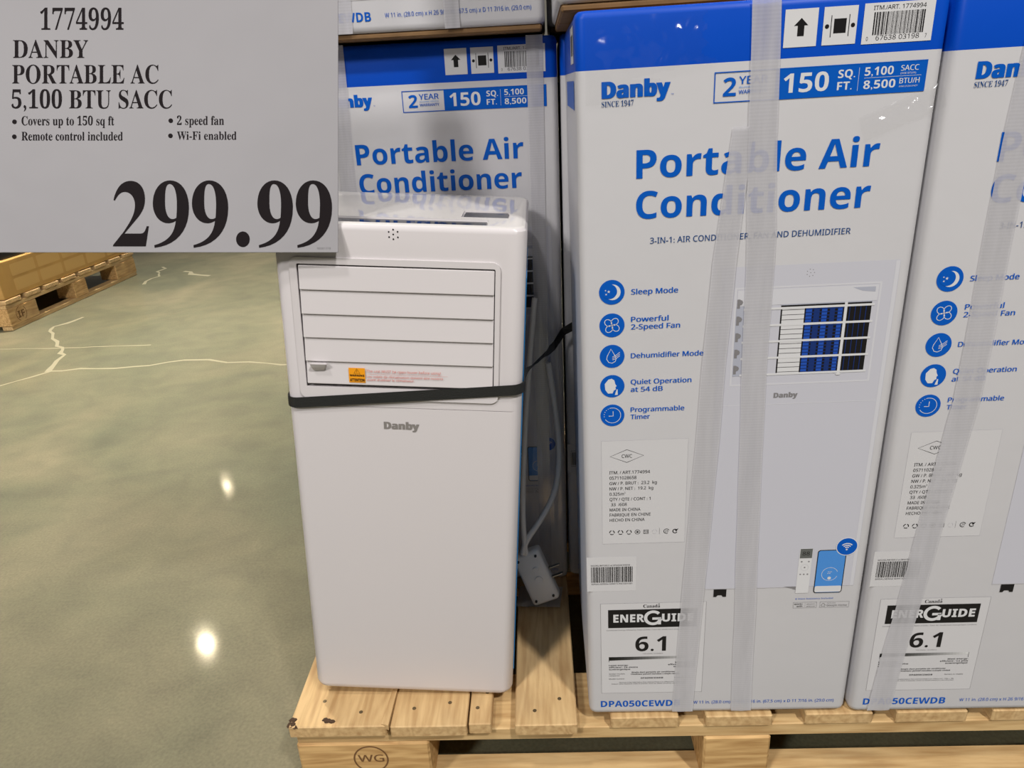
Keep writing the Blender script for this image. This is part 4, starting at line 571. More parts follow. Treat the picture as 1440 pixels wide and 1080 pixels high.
        'S': (581, '64 -16 L0 251 L29 0 C16 -73 40 -126 73 -161 C33 -35 75 -52 127 -52 C38 0 68 11 90 32 C21 21 32 47 32 79 C0 44 -27 79 -80 105 L-93 46 C-58 29 -101 59 -127 92 C-27 33 -41 72 -41 118 C0 41 9 76 26 106 C17 29 41 52 72 69 C30 17 64 25 103 25 C20 0 42 -2 67 -7 C24 -5 50 -11 78 -20 L14 -3 L12 -2 C17 0 28 11 31 32 L28 0 L0 -219 L-25 0 C-9 37 -24 70 -43 98 C-19 28 -42 50 -67 66 C-26 15 -53 23 -81 23 C-34 0 -61 -9 -81 -27 C-20 -18 -30 -41 -30 -69 C0 -26 9 -48 26 -65 C17 -17 43 -34 77 -50 L96 -45 C41 -19 72 -38 96 -59 C22 -21 39 -43 48 -67 C9 -24 14 -51 14 -82 C0 -43 -10 -80 -30 -112 C-21 -32 -50 -57 -87 -74 C-37 -18 -81 -27 -132 -27 L-50 3 C-17 3 -33 7 -49 13 L-40 13 L-21 4 C-11 0 -18 -3 -23 -7 C-5 -6 -9 -14 -12 -27'),
        'T': (630, '137 0 L0 26 C36 0 61 7 75 20 C13 13 20 38 20 74 L0 525 L-10 0 C-53 0 -94 -15 -125 -44 C-31 -30 -49 -73 -54 -128 L-27 0 L0 205 L595 0 L0 -206 L-25 0 C-11 115 -73 173 -186 173 L-8 0 L0 -525 C0 -37 6 -62 20 -75 C13 -13 38 -19 76 -19 L0 -26'),
        'U': (733, '369 -19 C-92 0 -158 20 -199 62 C-41 40 -61 103 -61 188 L0 333 C0 32 -6 54 -18 67 C-13 13 -36 20 -69 22 L0 25 L336 0 L0 -25 C-25 -2 -43 -5 -56 -10 C-13 -5 -22 -13 -27 -25 C-4 -12 -6 -30 -6 -54 L0 -356 C0 -59 11 -103 34 -131 C22 -30 57 -44 106 -44 C117 0 175 68 175 204 L0 326 C0 33 -6 55 -19 68 C-13 12 -38 19 -76 22 L0 25 L217 0 L0 -25 C-31 -4 -51 -12 -61 -25 C-11 -13 -16 -35 -16 -65 L0 -293 C0 -103 -21 -177 -63 -222 C-43 -45 -108 -67 -197 -67'),
        'W': (910, '254 -16 L-206 601 C-8 23 -16 40 -25 51 C-9 11 -25 16 -46 17 L0 25 L292 0 L0 -25 C-21 -1 -37 -4 -46 -10 C-9 -6 -14 -17 -14 -32 C0 -14 4 -33 11 -56 L112 -327 L116 297 L-22 69 C-7 23 -17 38 -28 46 C-11 7 -30 11 -57 13 L0 25 L313 0 L0 -25 C-46 0 -69 -13 -69 -40 C0 -8 3 -21 9 -38 L112 -328 L99 303 C8 24 12 42 12 55 C0 17 -5 29 -16 36 C-11 7 -28 11 -52 12 L0 25 L180 0 L0 -25 C-19 -3 -34 -12 -44 -26 C-10 -14 -20 -35 -29 -62 L-192 -581 L-27 0 L-167 476 L-187 -476'),
        'Y': (634, '151 0 L0 26 C35 1 58 8 70 21 C12 13 18 37 18 73 L0 146 L-170 310 C-18 33 -34 55 -48 63 L-20 9 L-21 4 L0 26 L328 0 L0 -26 L-17 0 C-18 0 -32 -3 -43 -8 C-11 -6 -16 -14 -16 -24 C0 -9 4 -22 12 -37 L126 -247 L126 209 C15 25 23 46 23 62 C0 30 -25 45 -75 45 L-5 0 L0 26 L215 0 L0 -26 C-17 -2 -32 -9 -45 -20 C-13 -11 -26 -28 -39 -49 L-171 -280 L0 -183 C0 -36 6 -60 18 -73 C12 -13 36 -20 71 -21 L0 -26'),
        'a': (512, '379 -15 C-50 0 -77 22 -81 67 C-45 -43 -97 -65 -156 -65 C-35 0 -62 10 -82 30 C-20 20 -30 46 -30 77 C0 44 21 80 65 109 C43 28 110 55 201 80 L0 76 C0 28 -6 49 -18 62 C-12 13 -31 19 -58 19 C-43 0 -65 -11 -65 -32 C0 -4 5 -13 14 -26 C9 -13 14 -26 14 -38 C0 -18 -7 -32 -19 -43 C-13 -12 -30 -17 -49 -17 C-21 0 -37 6 -48 19 C-12 12 -18 28 -18 49 C0 23 8 44 24 63 C17 18 39 32 68 43 C29 11 62 16 100 16 C71 0 122 -13 151 -39 C29 -26 44 -67 44 -122 L0 -220 C0 -17 1 -29 3 -34 C2 -5 7 -8 14 -8 C7 0 15 4 24 11 L13 -21 C-33 -37 -70 -56 -111 -56|225 50 C9 0 21 4 34 11 C13 7 26 18 37 33 L0 158 C-80 -19 -120 -61 -120 -127 C0 -50 16 -75 49 -75'),
        'b': (537, '64 -17 L0 595 C0 31 -3 51 -9 60 C-7 9 -21 14 -43 16 L0 24 L194 0 L0 -263 C33 39 74 59 123 59 C35 0 67 -10 94 -29 C26 -19 48 -46 63 -80 C15 -34 23 -73 23 -118 C0 -51 -9 -96 -28 -135 C-19 -39 -46 -70 -79 -93 C-34 -23 -73 -34 -116 -34 C-45 0 -88 19 -130 57 L-77 -59|272 21 C35 0 60 17 73 52 C13 36 20 91 20 165 C0 61 -7 107 -21 136 C-14 29 -37 43 -70 43 C-15 0 -30 -5 -43 -15 C-13 -11 -22 -25 -25 -42 L0 -258 C0 -54 22 -81 66 -81'),
        'c': (437, '232 -15 C-38 0 -72 10 -103 31 C-31 21 -55 49 -73 85 C-18 36 -27 77 -27 122 C0 49 10 92 31 130 C20 37 47 67 83 89 C35 22 74 33 117 33 C48 0 86 -10 113 -31 C27 -21 40 -47 40 -79 C0 -19 -6 -33 -16 -44 C-11 -11 -26 -17 -45 -17 C-40 0 -60 23 -60 69 L1 16 L1 15 C0 25 -14 38 -42 38 C-57 0 -85 -54 -85 -163 C0 -73 12 -128 37 -165 C25 -38 58 -57 100 -57 C35 0 69 17 100 50 L20 -17 C-50 -70 -114 -105 -192 -105'),
        'd': (551, '208 -15 C-35 0 -66 10 -92 31 C-27 20 -49 48 -64 83 C-15 35 -23 75 -23 120 C0 51 8 96 25 135 C16 38 38 68 67 89 C29 21 61 31 96 31 C47 0 85 -19 115 -57 L0 180 C0 21 -5 35 -16 44 C-11 8 -29 12 -54 13 L0 24 L213 0 L0 -566 C0 -25 3 -42 9 -51 C5 -10 19 -17 42 -20 L0 -25 C-53 0 -118 -10 -194 -31 L0 73 C-28 -49 -69 -73 -124 -73|255 42 C15 0 31 7 46 20 C15 13 25 30 31 51 L0 247 C-3 17 -11 31 -25 42 C-14 11 -30 16 -48 16 C-31 0 -53 -15 -65 -46 C-13 -31 -19 -79 -19 -144 C0 -63 6 -110 18 -141 C12 -30 33 -45 62 -45'),
        'e': (448, '229 -15 C-39 0 -73 10 -103 31 C-30 20 -54 49 -71 86 C-17 37 -26 81 -26 132 C0 47 9 88 27 124 C18 36 43 64 74 85 C31 21 65 31 104 31 C57 0 103 -19 137 -57 C33 -38 50 -91 50 -159 L0 -11 L-247 0 C1 -123 42 -184 123 -184 C39 0 74 22 105 65 L22 -20 C-49 -82 -114 -123 -195 -123|173 286 L127 0 L0 34 C0 42 -4 73 -12 93 C-9 19 -25 29 -48 29 C-45 0 -67 -46 -67 -139'),
        'f': (318, '22 0 L0 24 C17 1 30 4 37 9 C7 4 12 10 15 19 C3 7 4 26 4 57 L0 303 L-54 0 L0 50 L54 0 L0 64 C0 53 16 94 48 123 C32 29 76 43 133 43 C42 0 75 -9 98 -28 C23 -19 35 -42 35 -69 C0 -21 -6 -38 -17 -49 C-11 -11 -25 -17 -41 -17 C-18 0 -32 5 -43 15 C-11 9 -16 22 -16 38 C0 13 4 28 12 44 L5 9 L2 9 C0 11 -9 16 -26 16 C-21 0 -34 -7 -39 -20 C-6 -13 -9 -33 -9 -59 L0 -119 L83 0 L0 -50 L-83 0 L0 -315 C0 -30 5 -50 15 -59 C10 -9 31 -14 62 -14 L0 -24'),
        'i': (295, '150 539 C-21 0 -39 7 -53 22 C-15 14 -22 32 -22 53 C0 21 7 39 22 54 C14 15 32 22 53 22 C21 0 39 -7 54 -22 C14 -15 21 -33 21 -54 C0 -21 -7 -39 -22 -53 C-15 -15 -32 -22 -53 -22|27 0 L0 24 C20 1 34 6 41 14 C7 8 10 23 10 45 L0 292 C0 25 -3 41 -8 49 C-6 8 -19 12 -40 13 L1 25 L190 0 L0 -379 C0 -21 3 -35 9 -44 C6 -9 19 -14 38 -15 L0 -24'),
        'k': (534, '26 0 L0 24 C21 1 35 6 42 15 C7 8 10 23 10 44 L0 509 C0 23 -3 39 -8 48 C-5 8 -19 13 -40 14 L1 24 L189 0 L0 -427 L118 118 C17 17 25 32 25 45 C0 15 -17 23 -52 23 L-5 0 L0 25 L208 0 L0 -25 C-39 -2 -74 -19 -105 -50 L-78 -76 L184 -260 C13 -18 28 -27 45 -27 L0 -24 L-246 0 L0 24 L9 0 C22 0 33 8 33 23 C0 7 -4 16 -11 26 L-103 146 L-22 -19 L0 -117 C0 -21 3 -35 10 -44 C6 -9 19 -14 38 -15 L0 -24'),
        'l': (297, '27 0 L0 24 C20 1 34 6 41 14 C7 8 10 23 10 45 L0 509 C0 22 -3 38 -8 47 C-5 9 -19 14 -40 15 L0 24 L191 0 L0 -595 C0 -21 3 -35 9 -44 C6 -9 19 -14 38 -15 L0 -24'),
        'm': (825, '27 0 L0 24 C19 1 33 5 40 14 C7 9 11 24 11 45 L0 294 C0 21 -3 36 -10 46 C-7 9 -20 14 -40 15 L0 24 L190 0 L0 -68 C38 53 83 80 135 80 C68 0 109 -28 124 -85 C39 57 87 85 145 85 C85 0 128 -53 128 -159 L0 -232 C0 -21 3 -35 10 -44 C6 -9 19 -14 38 -15 L0 -24 L-236 0 L0 24 C19 1 31 6 38 15 C7 9 10 24 10 44 L0 240 C0 27 -3 48 -9 61 C-6 13 -19 20 -39 20 C-29 0 -56 -17 -79 -51 L0 -270 C0 -20 3 -35 10 -44 C6 -9 18 -14 37 -15 L0 -24 L-233 0 L0 24 C19 1 31 6 38 15 C7 9 10 24 10 44 L0 240 C0 27 -3 47 -9 61 C-6 13 -19 20 -39 20 C-31 0 -58 -18 -79 -54 L0 -267 C0 -20 3 -35 9 -43 C6 -9 18 -15 37 -16 L0 -24'),
        'n': (567, '27 0 L0 24 C19 1 33 5 40 14 C7 9 11 24 11 45 L0 294 C0 21 -3 36 -10 46 C-7 9 -20 14 -40 15 L0 24 L192 0 L0 -64 C37 51 84 76 142 76 C87 0 130 -53 130 -159 L0 -232 C0 -21 3 -35 10 -44 C7 -9 20 -14 39 -15 L0 -24 L-240 0 L0 24 L7 0 C28 0 42 20 42 59 L0 240 C0 27 -3 48 -9 61 C-6 13 -19 20 -39 20 C-31 0 -59 -18 -82 -54 L0 -267 C0 -21 3 -36 10 -44 C6 -9 19 -14 38 -15 L0 -24'),
        'o': (501, '251 -15 C-44 0 -83 11 -116 32 C-34 21 -60 50 -79 88 C-19 37 -28 78 -28 124 C0 47 9 90 28 127 C19 37 45 66 79 87 C33 21 72 31 115 31 C43 0 82 -10 115 -31 C33 -21 60 -49 79 -86 C19 -37 28 -79 28 -128 C0 -48 -9 -90 -28 -127 C-19 -37 -46 -65 -78 -86 C-33 -21 -72 -31 -115 -31|251 17 C28 0 48 14 60 41 C6 13 10 34 13 63 L3 108 C0 88 -6 146 -18 174 C-12 28 -31 42 -58 42 C-29 0 -49 -14 -60 -42 C-11 -29 -17 -86 -17 -173 C0 -43 1 -79 4 -108 C3 -29 7 -51 13 -64 C12 -27 32 -41 60 -41'),
        'p': (553, '26 -207 L0 23 C15 1 27 4 34 9 C7 6 13 14 15 25 C2 10 3 28 3 55 L0 457 C0 31 -3 51 -9 60 C-6 9 -19 14 -40 17 L0 23 L184 0 L0 -71 C30 56 73 84 130 84 C35 0 66 -10 93 -31 C27 -21 48 -49 63 -84 C15 -36 22 -77 22 -122 C0 -49 -8 -92 -23 -130 C-15 -39 -37 -69 -64 -90 C-28 -22 -60 -33 -96 -33 C-49 0 -88 21 -118 63 L0 -134 C0 -27 2 -47 6 -61 C4 -14 12 -23 23 -28 C10 -5 26 -7 45 -8 L0 -24|291 42 C31 0 52 15 65 46 C13 32 20 79 20 142 C0 61 -6 107 -17 139 C-11 30 -32 45 -63 45 C-31 0 -56 -21 -76 -64 L0 -248 C15 -40 39 -60 71 -60'),
        'q': (542, '260 -207 L0 24 C29 1 49 6 59 13 C9 8 14 23 14 46 L0 167 C-33 -38 -73 -57 -122 -57 C-35 0 -67 10 -94 29 C-27 19 -49 46 -64 81 C-15 34 -23 73 -23 118 C0 51 10 96 29 135 C19 39 46 70 80 93 C33 22 71 33 114 33 C45 0 89 -19 130 -56 L77 58 L16 0 L0 -601 C0 -21 3 -36 10 -45 C7 -9 20 -13 41 -14 L0 -24|266 44 C15 0 30 5 43 15 C13 10 21 24 24 41 L0 259 C0 53 -22 80 -66 80 C-34 0 -58 -17 -72 -50 C-14 -34 -21 -86 -21 -157 C0 -64 7 -111 21 -142 C13 -31 37 -46 71 -46'),
        'r': (428, '27 0 L0 24 C20 1 34 6 41 14 C7 8 10 23 10 45 L0 292 C0 25 -3 42 -9 50 C-6 7 -19 11 -39 12 L1 25 L186 0 L0 -87 C17 32 38 56 62 74 C23 17 46 25 68 25 C28 0 49 -7 63 -21 C14 -15 21 -34 21 -57 C0 -19 -6 -35 -17 -47 C-11 -12 -26 -18 -45 -18 C-17 0 -30 4 -38 13 C-9 8 -16 18 -23 28 C-7 10 -16 15 -27 15 C-14 0 -27 -9 -40 -27 C-13 -19 -19 -43 -19 -74 L0 -203 C0 -23 5 -38 15 -45 C9 -8 28 -13 57 -14 L0 -24'),
        's': (429, '225 -15 C-27 0 -59 8 -96 24 C-6 3 -13 4 -20 4 C-16 0 -27 -9 -33 -26 L-23 0 L0 170 L26 0 C9 -42 26 -75 50 -99 C24 -24 51 -36 80 -36 C25 0 44 6 57 18 C13 11 20 27 20 47 C0 28 -18 51 -54 69 L-73 37 C-35 17 -61 37 -78 59 C-17 22 -26 47 -26 76 C0 42 14 77 42 105 C27 28 65 42 113 42 C11 0 23 -1 37 -4 L49 -13 L11 -2 L10 -2 C11 0 20 7 26 21 L20 0 L0 -145 L-23 0 C-11 36 -26 64 -47 83 C-21 19 -45 28 -71 28 C-21 0 -38 -5 -49 -15 C-11 -11 -17 -24 -17 -40 C0 -16 5 -29 16 -40 C10 -11 25 -21 46 -31 L67 -33 C34 -17 59 -35 75 -56 C15 -21 23 -50 23 -85 C0 -48 -14 -86 -43 -114 C-30 -28 -68 -42 -115 -42'),
        't': (340, '184 -14 C-40 0 -69 10 -86 30 C-17 19 -26 49 -26 90 L0 309 L-42 0 L0 31 C40 38 74 73 101 104 C27 31 48 58 61 81 L23 0 L0 -169 L94 0 L0 -47 L-94 0 L0 -293 C0 -21 3 -36 8 -46 C5 -11 14 -16 27 -16 C23 0 42 17 57 51 L24 -13 C-31 -75 -80 -112 -147 -112'),
        'u': (558, '195 -15 C-46 0 -79 14 -98 41 C-19 26 -29 66 -29 118 L0 225 C0 23 -3 41 -9 52 C-7 10 -21 16 -42 17 L0 24 L194 0 L0 -352 C0 -17 5 -31 14 -41 C9 -11 21 -16 38 -16 C31 0 56 15 77 45 L0 271 C0 25 -4 43 -11 53 C-7 10 -23 15 -47 16 L0 24 L200 0 L0 -358 C0 -23 4 -38 11 -46 C7 -8 22 -13 43 -14 L0 -25 C-55 0 -120 -11 -196 -34 L0 75 C-17 -23 -38 -42 -63 -55 C-25 -13 -53 -20 -82 -20'),
        'v': (456, '212 -15 L-155 384 L-24 50 C-7 11 -20 17 -37 18 L0 25 L248 0 L0 -24 L-12 0 C-27 0 -40 -9 -40 -27 L2 -12 L81 -217 L76 194 C5 14 8 24 8 29 C0 22 -19 33 -56 33 L0 24 L151 0 L0 -23 C-19 -4 -32 -12 -40 -24 C-9 -12 -18 -30 -27 -53 L-149 -377'),
    },
}


TCACHE = {}


def outline(path, res):
    pts = []
    tok = path.split(' ')
    x, y = int(tok[0]), int(tok[1])
    pts.append((x, y))
    i = 2
    while i < len(tok):
        if tok[i][0] == 'L':
            x, y = x + int(tok[i][1:]), y + int(tok[i + 1])
            pts.append((x, y))
            i += 2
        else:
            q = [int(tok[i][1:])] + [int(v) for v in tok[i + 1:i + 6]]
            i += 6
            for k_ in range(1, res + 1):
                t_ = k_ / res
                a_, b_, c_ = 3 * (1 - t_) ** 2 * t_, 3 * (1 - t_) * t_ * t_, t_ ** 3
                pts.append((x + a_ * q[0] + b_ * q[2] + c_ * q[4], y + a_ * q[1] + b_ * q[3] + c_ * q[5]))
            x, y = x + q[4], y + q[5]
    if len(pts) > 1 and abs(pts[0][0] - pts[-1][0]) < 1 and abs(pts[0][1] - pts[-1][1]) < 1:
        pts.pop()
    return pts


def glyphs(s, style, off=0.0, res=3):
    key = (s, style, off, res)
    if key in TCACHE:
        return TCACHE[key]
    c = bpy.data.curves.new('lettering', 'CURVE')
    c.dimensions = '2D'
    c.fill_mode = 'BOTH'
    c.offset = off
    pen = 0
    for ch in s:
        adv, paths = GLYPHS[style][ch]
        for pth in (paths.split('|') if paths else ()):
            pts = outline(pth, res)
            sp = c.splines.new('POLY')
            sp.points.add(len(pts) - 1)
            sp.use_cyclic_u = True
            for p_, (x, y) in zip(sp.points, pts):
                p_.co = ((x + pen) / 1000, y / 1000, 0, 1)
        pen += adv + max(0, off) * 1300
    o = bpy.data.objects.new('lettering', c)
    me = bpy.data.meshes.new_from_object(o)
    vs = [(v.co.x, v.co.y) for v in me.vertices]
    fs = [tuple(p.vertices) for p in me.polygons]
    bpy.data.objects.remove(o)
    bpy.data.curves.remove(c)
    bpy.data.meshes.remove(me)
    TCACHE[key] = (vs, fs)
    return TCACHE[key]


CAPH = {}


def caph(style):
    if style not in CAPH:
        vs, _ = glyphs('H', style)
        CAPH[style] = max(v[1] for v in vs)
    return CAPH[style]


class Art:
    """Flat print laid on a face: u right, v up, on the local plane y = -lift."""

    def __init__(self, lift=0.0004, step=0.00012):
        self.v, self.f, self.mi, self.m = [], [], [], []
        self.lift, self.step = lift, step

    def slot(self, m):
        if m not in self.m:
            self.m.append(m)
        return self.m.index(m)

    def add(self, vs, fs, m, layer=0):
        b = len(self.v)
        y = -(self.lift + self.step * layer)
        self.v += [(u, y, v) for u, v in vs]
        s = self.slot(m)
        for f in fs:
            self.f.append(tuple(b + i for i in f))
            self.mi.append(s)

    def poly(self, pts, m, layer=0):
        self.add(pts, [tuple(range(len(pts)))], m, layer)

    def rect(self, u0, v0, u1, v1, m, layer=0, r=0):
        self.poly(rrect(u0, v0, u1, v1, r, 5) if r else [(u0, v0), (u1, v0), (u1, v1), (u0, v1)], m, layer)

    def circle(self, u, v, r, m, layer=0, n=32, ry=None):
        ry = ry or r
        self.poly([(u + r * math.cos(2 * math.pi * i / n), v + ry * math.sin(2 * math.pi * i / n)) for i in range(n)], m, layer)

    def line(self, pts, t, m, layer=0, closed=False):
        P = [Vector(p) for p in pts]
        n = len(P)
        L, R_ = [], []
        for i in range(n):
            a = P[i - 1] if (i > 0 or closed) else P[i]
            b = P[(i + 1) % n] if (i < n - 1 or closed) else P[i]
            d = (b - a)
            d = d.normalized() if d.length > 0 else Vector((1, 0))
            nr = Vector((-d.y, d.x)) * t / 2
            L.append(tuple(P[i] + nr))
            R_.append(tuple(P[i] - nr))
        fs = []
        for i in range(n if closed else n - 1):
            j = (i + 1) % n
            fs.append((i, n + i, n + j, j))
        self.add(L + R_, fs, m, layer)

    def ring(self, u, v, r, t, m, layer=0, a0=0, a1=360, n=32):
        cl = (a1 - a0) >= 360
        k = n if cl else n + 1
        self.line([(u + r * math.cos(math.radians(a0 + (a1 - a0) * i / n)), v + r * math.sin(math.radians(a0 + (a1 - a0) * i / n))) for i in range(k)], t, m, layer, cl)

    def frame(self, u0, v0, u1, v1, t, m, layer=0):
        self.rect(u0, v0, u1, v0 + t, m, layer)
        self.rect(u0, v1 - t, u1, v1, m, layer)
        self.rect(u0, v0 + t, u0 + t, v1 - t, m, layer)
        self.rect(u1 - t, v0 + t, u1, v1 - t, m, layer)

    def text(self, s, u0, v0, u1, cap, style, m, layer=1, off=0.0, res=2, shear=0.0):
        """Ink runs from u0 to u1 on baseline v0 with capitals `cap` high."""
        shifts = ((0.0, 0.0),)
        if style == 'sans' and off > 0:  # heavier strokes: neighbouring impressions of the same outline
            shifts = ((0.0, 0.0), (-off, 0.15), (off, 0.3))
            off = 0.0
        vs, fs = glyphs(s, style, off, res)
        a = min(x for x, _ in vs)
        b = max(x for x, _ in vs)
        kx = (u1 - u0) / (b - a)
        ky = cap / caph(style)
        for d, l in shifts:
            self.add([(u0 + (x - a + d) * kx + shear * y * ky, v0 + y * ky) for x, y in vs], fs, m, layer + l)

    def build(self, name, parent):
        return link(name, me_from(self.v, self.f, self.mi, name), parent, self.m)

    def mesh(self, name):
        me = me_from(self.v, self.f, self.mi, name)
        for m in self.m:
            me.materials.append(m)
        return me


# ------------------------------------------------------------------ warehouse floor and wall
def floor_material():
    m = bpy.data.materials.new('polished_concrete')
    m.use_nodes = True
    n = m.node_tree
    p = n.nodes['Principled BSDF']
    t = n.nodes.new('ShaderNodeTexCoord')

    def noise_n(scale, detail, dist=0.0, stretch=(1, 1, 1)):
        mp = n.nodes.new('ShaderNodeMapping')
        mp.inputs['Scale'].default_value = stretch
        x = n.nodes.new('ShaderNodeTexNoise')
        x.inputs['Scale'].default_value = scale
        x.inputs['Detail'].default_value = detail
        x.inputs['Distortion'].default_value = dist
        n.links.new(t.outputs['Object'], mp.inputs[0])
        n.links.new(mp.outputs[0], x.inputs['Vector'])
        return x

    a = noise_n(1.6, 6, 0.8)
    cr = n.nodes.new('ShaderNodeValToRGB')
    cr.color_ramp.elements[0].position = 0.32
    cr.color_ramp.elements[0].color = lin((90, 91, 72))
    cr.color_ramp.elements[1].position = 0.68
    cr.color_ramp.elements[1].color = lin((124, 117, 93))
    e = cr.color_ramp.elements.new(0.5)
    e.color = lin((107, 104, 82))
    n.links.new(a.outputs[0], cr.inputs[0])
    b = noise_n(9, 8, 0.5, (1, 1.2, 1))
    c2 = n.nodes.new('ShaderNodeValToRGB')
    c2.color_ramp.elements[0].position = 0.3
    c2.color_ramp.elements[0].color = (0.80, 0.80, 0.80, 1)
    c2.color_ramp.elements[1].position = 0.7
    c2.color_ramp.elements[1].color = (1.12, 1.12, 1.10, 1)
    n.links.new(b.outputs[0], c2.inputs[0])
    mx = n.nodes.new('ShaderNodeMixRGB')
    mx.blend_type = 'MULTIPLY'
    mx.inputs[0].default_value = 0.8
    n.links.new(cr.outputs[0], mx.inputs[1])
    n.links.new(c2.outputs[0], mx.inputs[2])
    # sandy speckle
    s = noise_n(190, 3)
    c3 = n.nodes.new('ShaderNodeValToRGB')
    c3.color_ramp.elements[0].position = 0.3
    c3.color_ramp.elements[0].color = (0.84, 0.84, 0.84, 1)
    c3.color_ramp.elements[1].position = 0.72
    c3.color_ramp.elements[1].color = (1.12, 1.12, 1.12, 1)
    n.links.new(s.outputs[0], c3.inputs[0])
    m2 = n.nodes.new('ShaderNodeMixRGB')
    m2.blend_type = 'MULTIPLY'
    m2.inputs[0].default_value = 1.0
    n.links.new(mx.outputs[0], m2.inputs[1])
    n.links.new(c3.outputs[0], m2.inputs[2])
    n.links.new(m2.outputs[0], p.inputs['Base Color'])
    p.inputs['Roughness'].default_value = 0.60
    p.inputs['Specular IOR Level'].default_value = 0.3
    p.inputs['Coat Weight'].default_value = 0.45
    p.inputs['Coat Roughness'].default_value = 0.07
    bm_ = n.nodes.new('ShaderNodeBump')
    bm_.inputs['Strength'].default_value = 0.06
    bm_.inputs['Distance'].default_value = 0.002
    n.links.new(noise_n(30, 5).outputs[0], bm_.inputs['Height'])
    n.links.new(bm_.outputs[0], p.inputs['Normal'])
    return m


fl = floor_material()
crk = mat('pale_crack_filler', (140, 134, 110), 0.5)
V = [(-14, -9, 0), (9, -9, 0), (9, 16, 0), (-14, 16, 0)]
Fc = [(0, 1, 2, 3)]
Mi = [0]


def crack(pts, wd, rough=0.012, step=0.05):
    P = []
    for a, b in zip(pts, pts[1:]):
        a, b = Vector(a), Vector(b)
        k = max(1, int((b - a).length / step))
        for i in range(k):
            P.append(a.lerp(b, i / k))
    P.append(Vector(pts[-1]))
    P = [p + Vector((random.uniform(-1, 1), random.uniform(-1, 1))) * rough for p in P]
    base = len(V)
    for i, p in enumerate(P):
        d = (P[min(i + 1, len(P) - 1)] - P[max(i - 1, 0)]).normalized()
        q = Vector((-d.y, d.x)) * wd * random.uniform(0.5, 1.25) / 2
        V.append((p.x + q.x, p.y + q.y, 0.0006))
        V.append((p.x - q.x, p.y - q.y, 0.0006))
    for i in range(len(P) - 1):
        Fc.append((base + 2 * i, base + 2 * i + 1, base + 2 * i + 3, base + 2 * i + 2))
        Mi.append(1)


crack([(-2.20, 1.56), (-2.071, 1.684), (-1.965, 1.824), (-1.865, 1.839), (-1.723, 1.841), (-1.581, 1.858), (-1.467, 1.899), (-1.371, 1.897), (-1.28, 1.861), (-1.185, 1.857), (-1.046, 1.805), (-0.7, 1.85)], 0.013, 0.008)
crack([(-1.965, 1.824), (-1.993, 1.899), (-2.03, 2.012), (-2.163, 2.175), (-2.281, 2.335), (-2.354, 2.432), (-2.31, 2.481), (-2.296, 2.574)], 0.022, 0.012, 0.04)
crack([(-2.80, 2.139), (-2.394, 2.130), (-2.121, 2.109), (-1.707, 2.109)], 0.007, 0.003)
crack([(-2.318, 3.21), (-2.33, 3.40), (-2.405, 3.641)], 0.016, 0.02)
crack([(-2.228, 3.505), (-2.12, 3.43), (-1.993, 3.365)], 0.030, 0.02)
me = me_from(V, Fc, Mi, 'floor')
o = link('floor', me, None, [fl, crk])
o['kind'] = 'structure'

wm = mat('painted_block_wall', (196, 192, 180), 0.8, var=(1.5, 0.05, (1, 1, 1)))
o = box_obj('wall_back', (-14, 16.0, 0, 9, 16.2, 9), wm)
o['kind'] = 'structure'


# ------------------------------------------------------------------ pallets
def pallet(root, boards, width, depth, stagger, block_x, seed):
    """Block pallet: local x along the front, y back. boards = [(x0, x1), ...] of the deck."""
    rnd = random.Random(seed)
    for k, (a, b) in enumerate(boards):
        y0 = stagger[k] if k < len(stagger) else 0.008
        top = 0.1428 - rnd.uniform(0, 0.0010)
        d = box_obj('deck_board', (a, y0, 0.1235, b, depth - rnd.uniform(0, 0.01), top), WOOD_Y, root, bev=0.0015, seg=1)
        for q in (0, 1):
            bm = bmesh.new()
            x = a + (b - a) * (0.3 + 0.4 * q) + rnd.uniform(-0.005, 0.005)
            y = y0 + rnd.uniform(0.022, 0.06)
            bmesh.ops.create_cone(bm, cap_ends=True, segments=10, radius1=0.0030, radius2=0.0026, depth=0.001, matrix=Matrix.Translation((x, y, top)))
            link('nail', bm_me(bm), d, [NAIL])
    for y0 in (0.010, depth / 2 - 0.05, depth - 0.11):
        box_obj('stringer_board', (0.004, y0, 0.1020, width - 0.004, y0 + 0.10, 0.1230), WOOD_X, root, bev=0.0015, seg=1)
        box_obj('bottom_board', (0.004, y0, 0.0005, width - 0.004, y0 + 0.050, 0.0200), WOOD_X, root, bev=0.0015, seg=1)
        for bx0, bx1 in block_x:
            box_obj('block', (bx0, y0 - 0.002, 0.0202, bx1, y0 + 0.098, 0.1018), WOOD_END, root, bev=0.003, seg=1)


fp = empty('wooden_pallet', 'pale pine pallet under the air conditioner and the tall white cartons', 'pallet', (-0.41, -0.016, 0), (0, 0, 0.010))
X0 = -0.41
pallet(fp, [(0.0, 0.134), (0.140, 0.244), (0.2465, 0.277), (0.309, 0.393), (0.438, 0.529), (0.565, 0.653), (0.697, 0.785), (0.816, 0.908), (0.94, 1.03), (1.06, 1.15)],
       1.15, 0.98, [0.0, -0.002, 0.001, -0.003, 0.006, 0.006, 0.007, 0.007, 0.007, 0.007],
       [(0.002, 0.188), (0.565, 0.655), (1.06, 1.148)], 3)
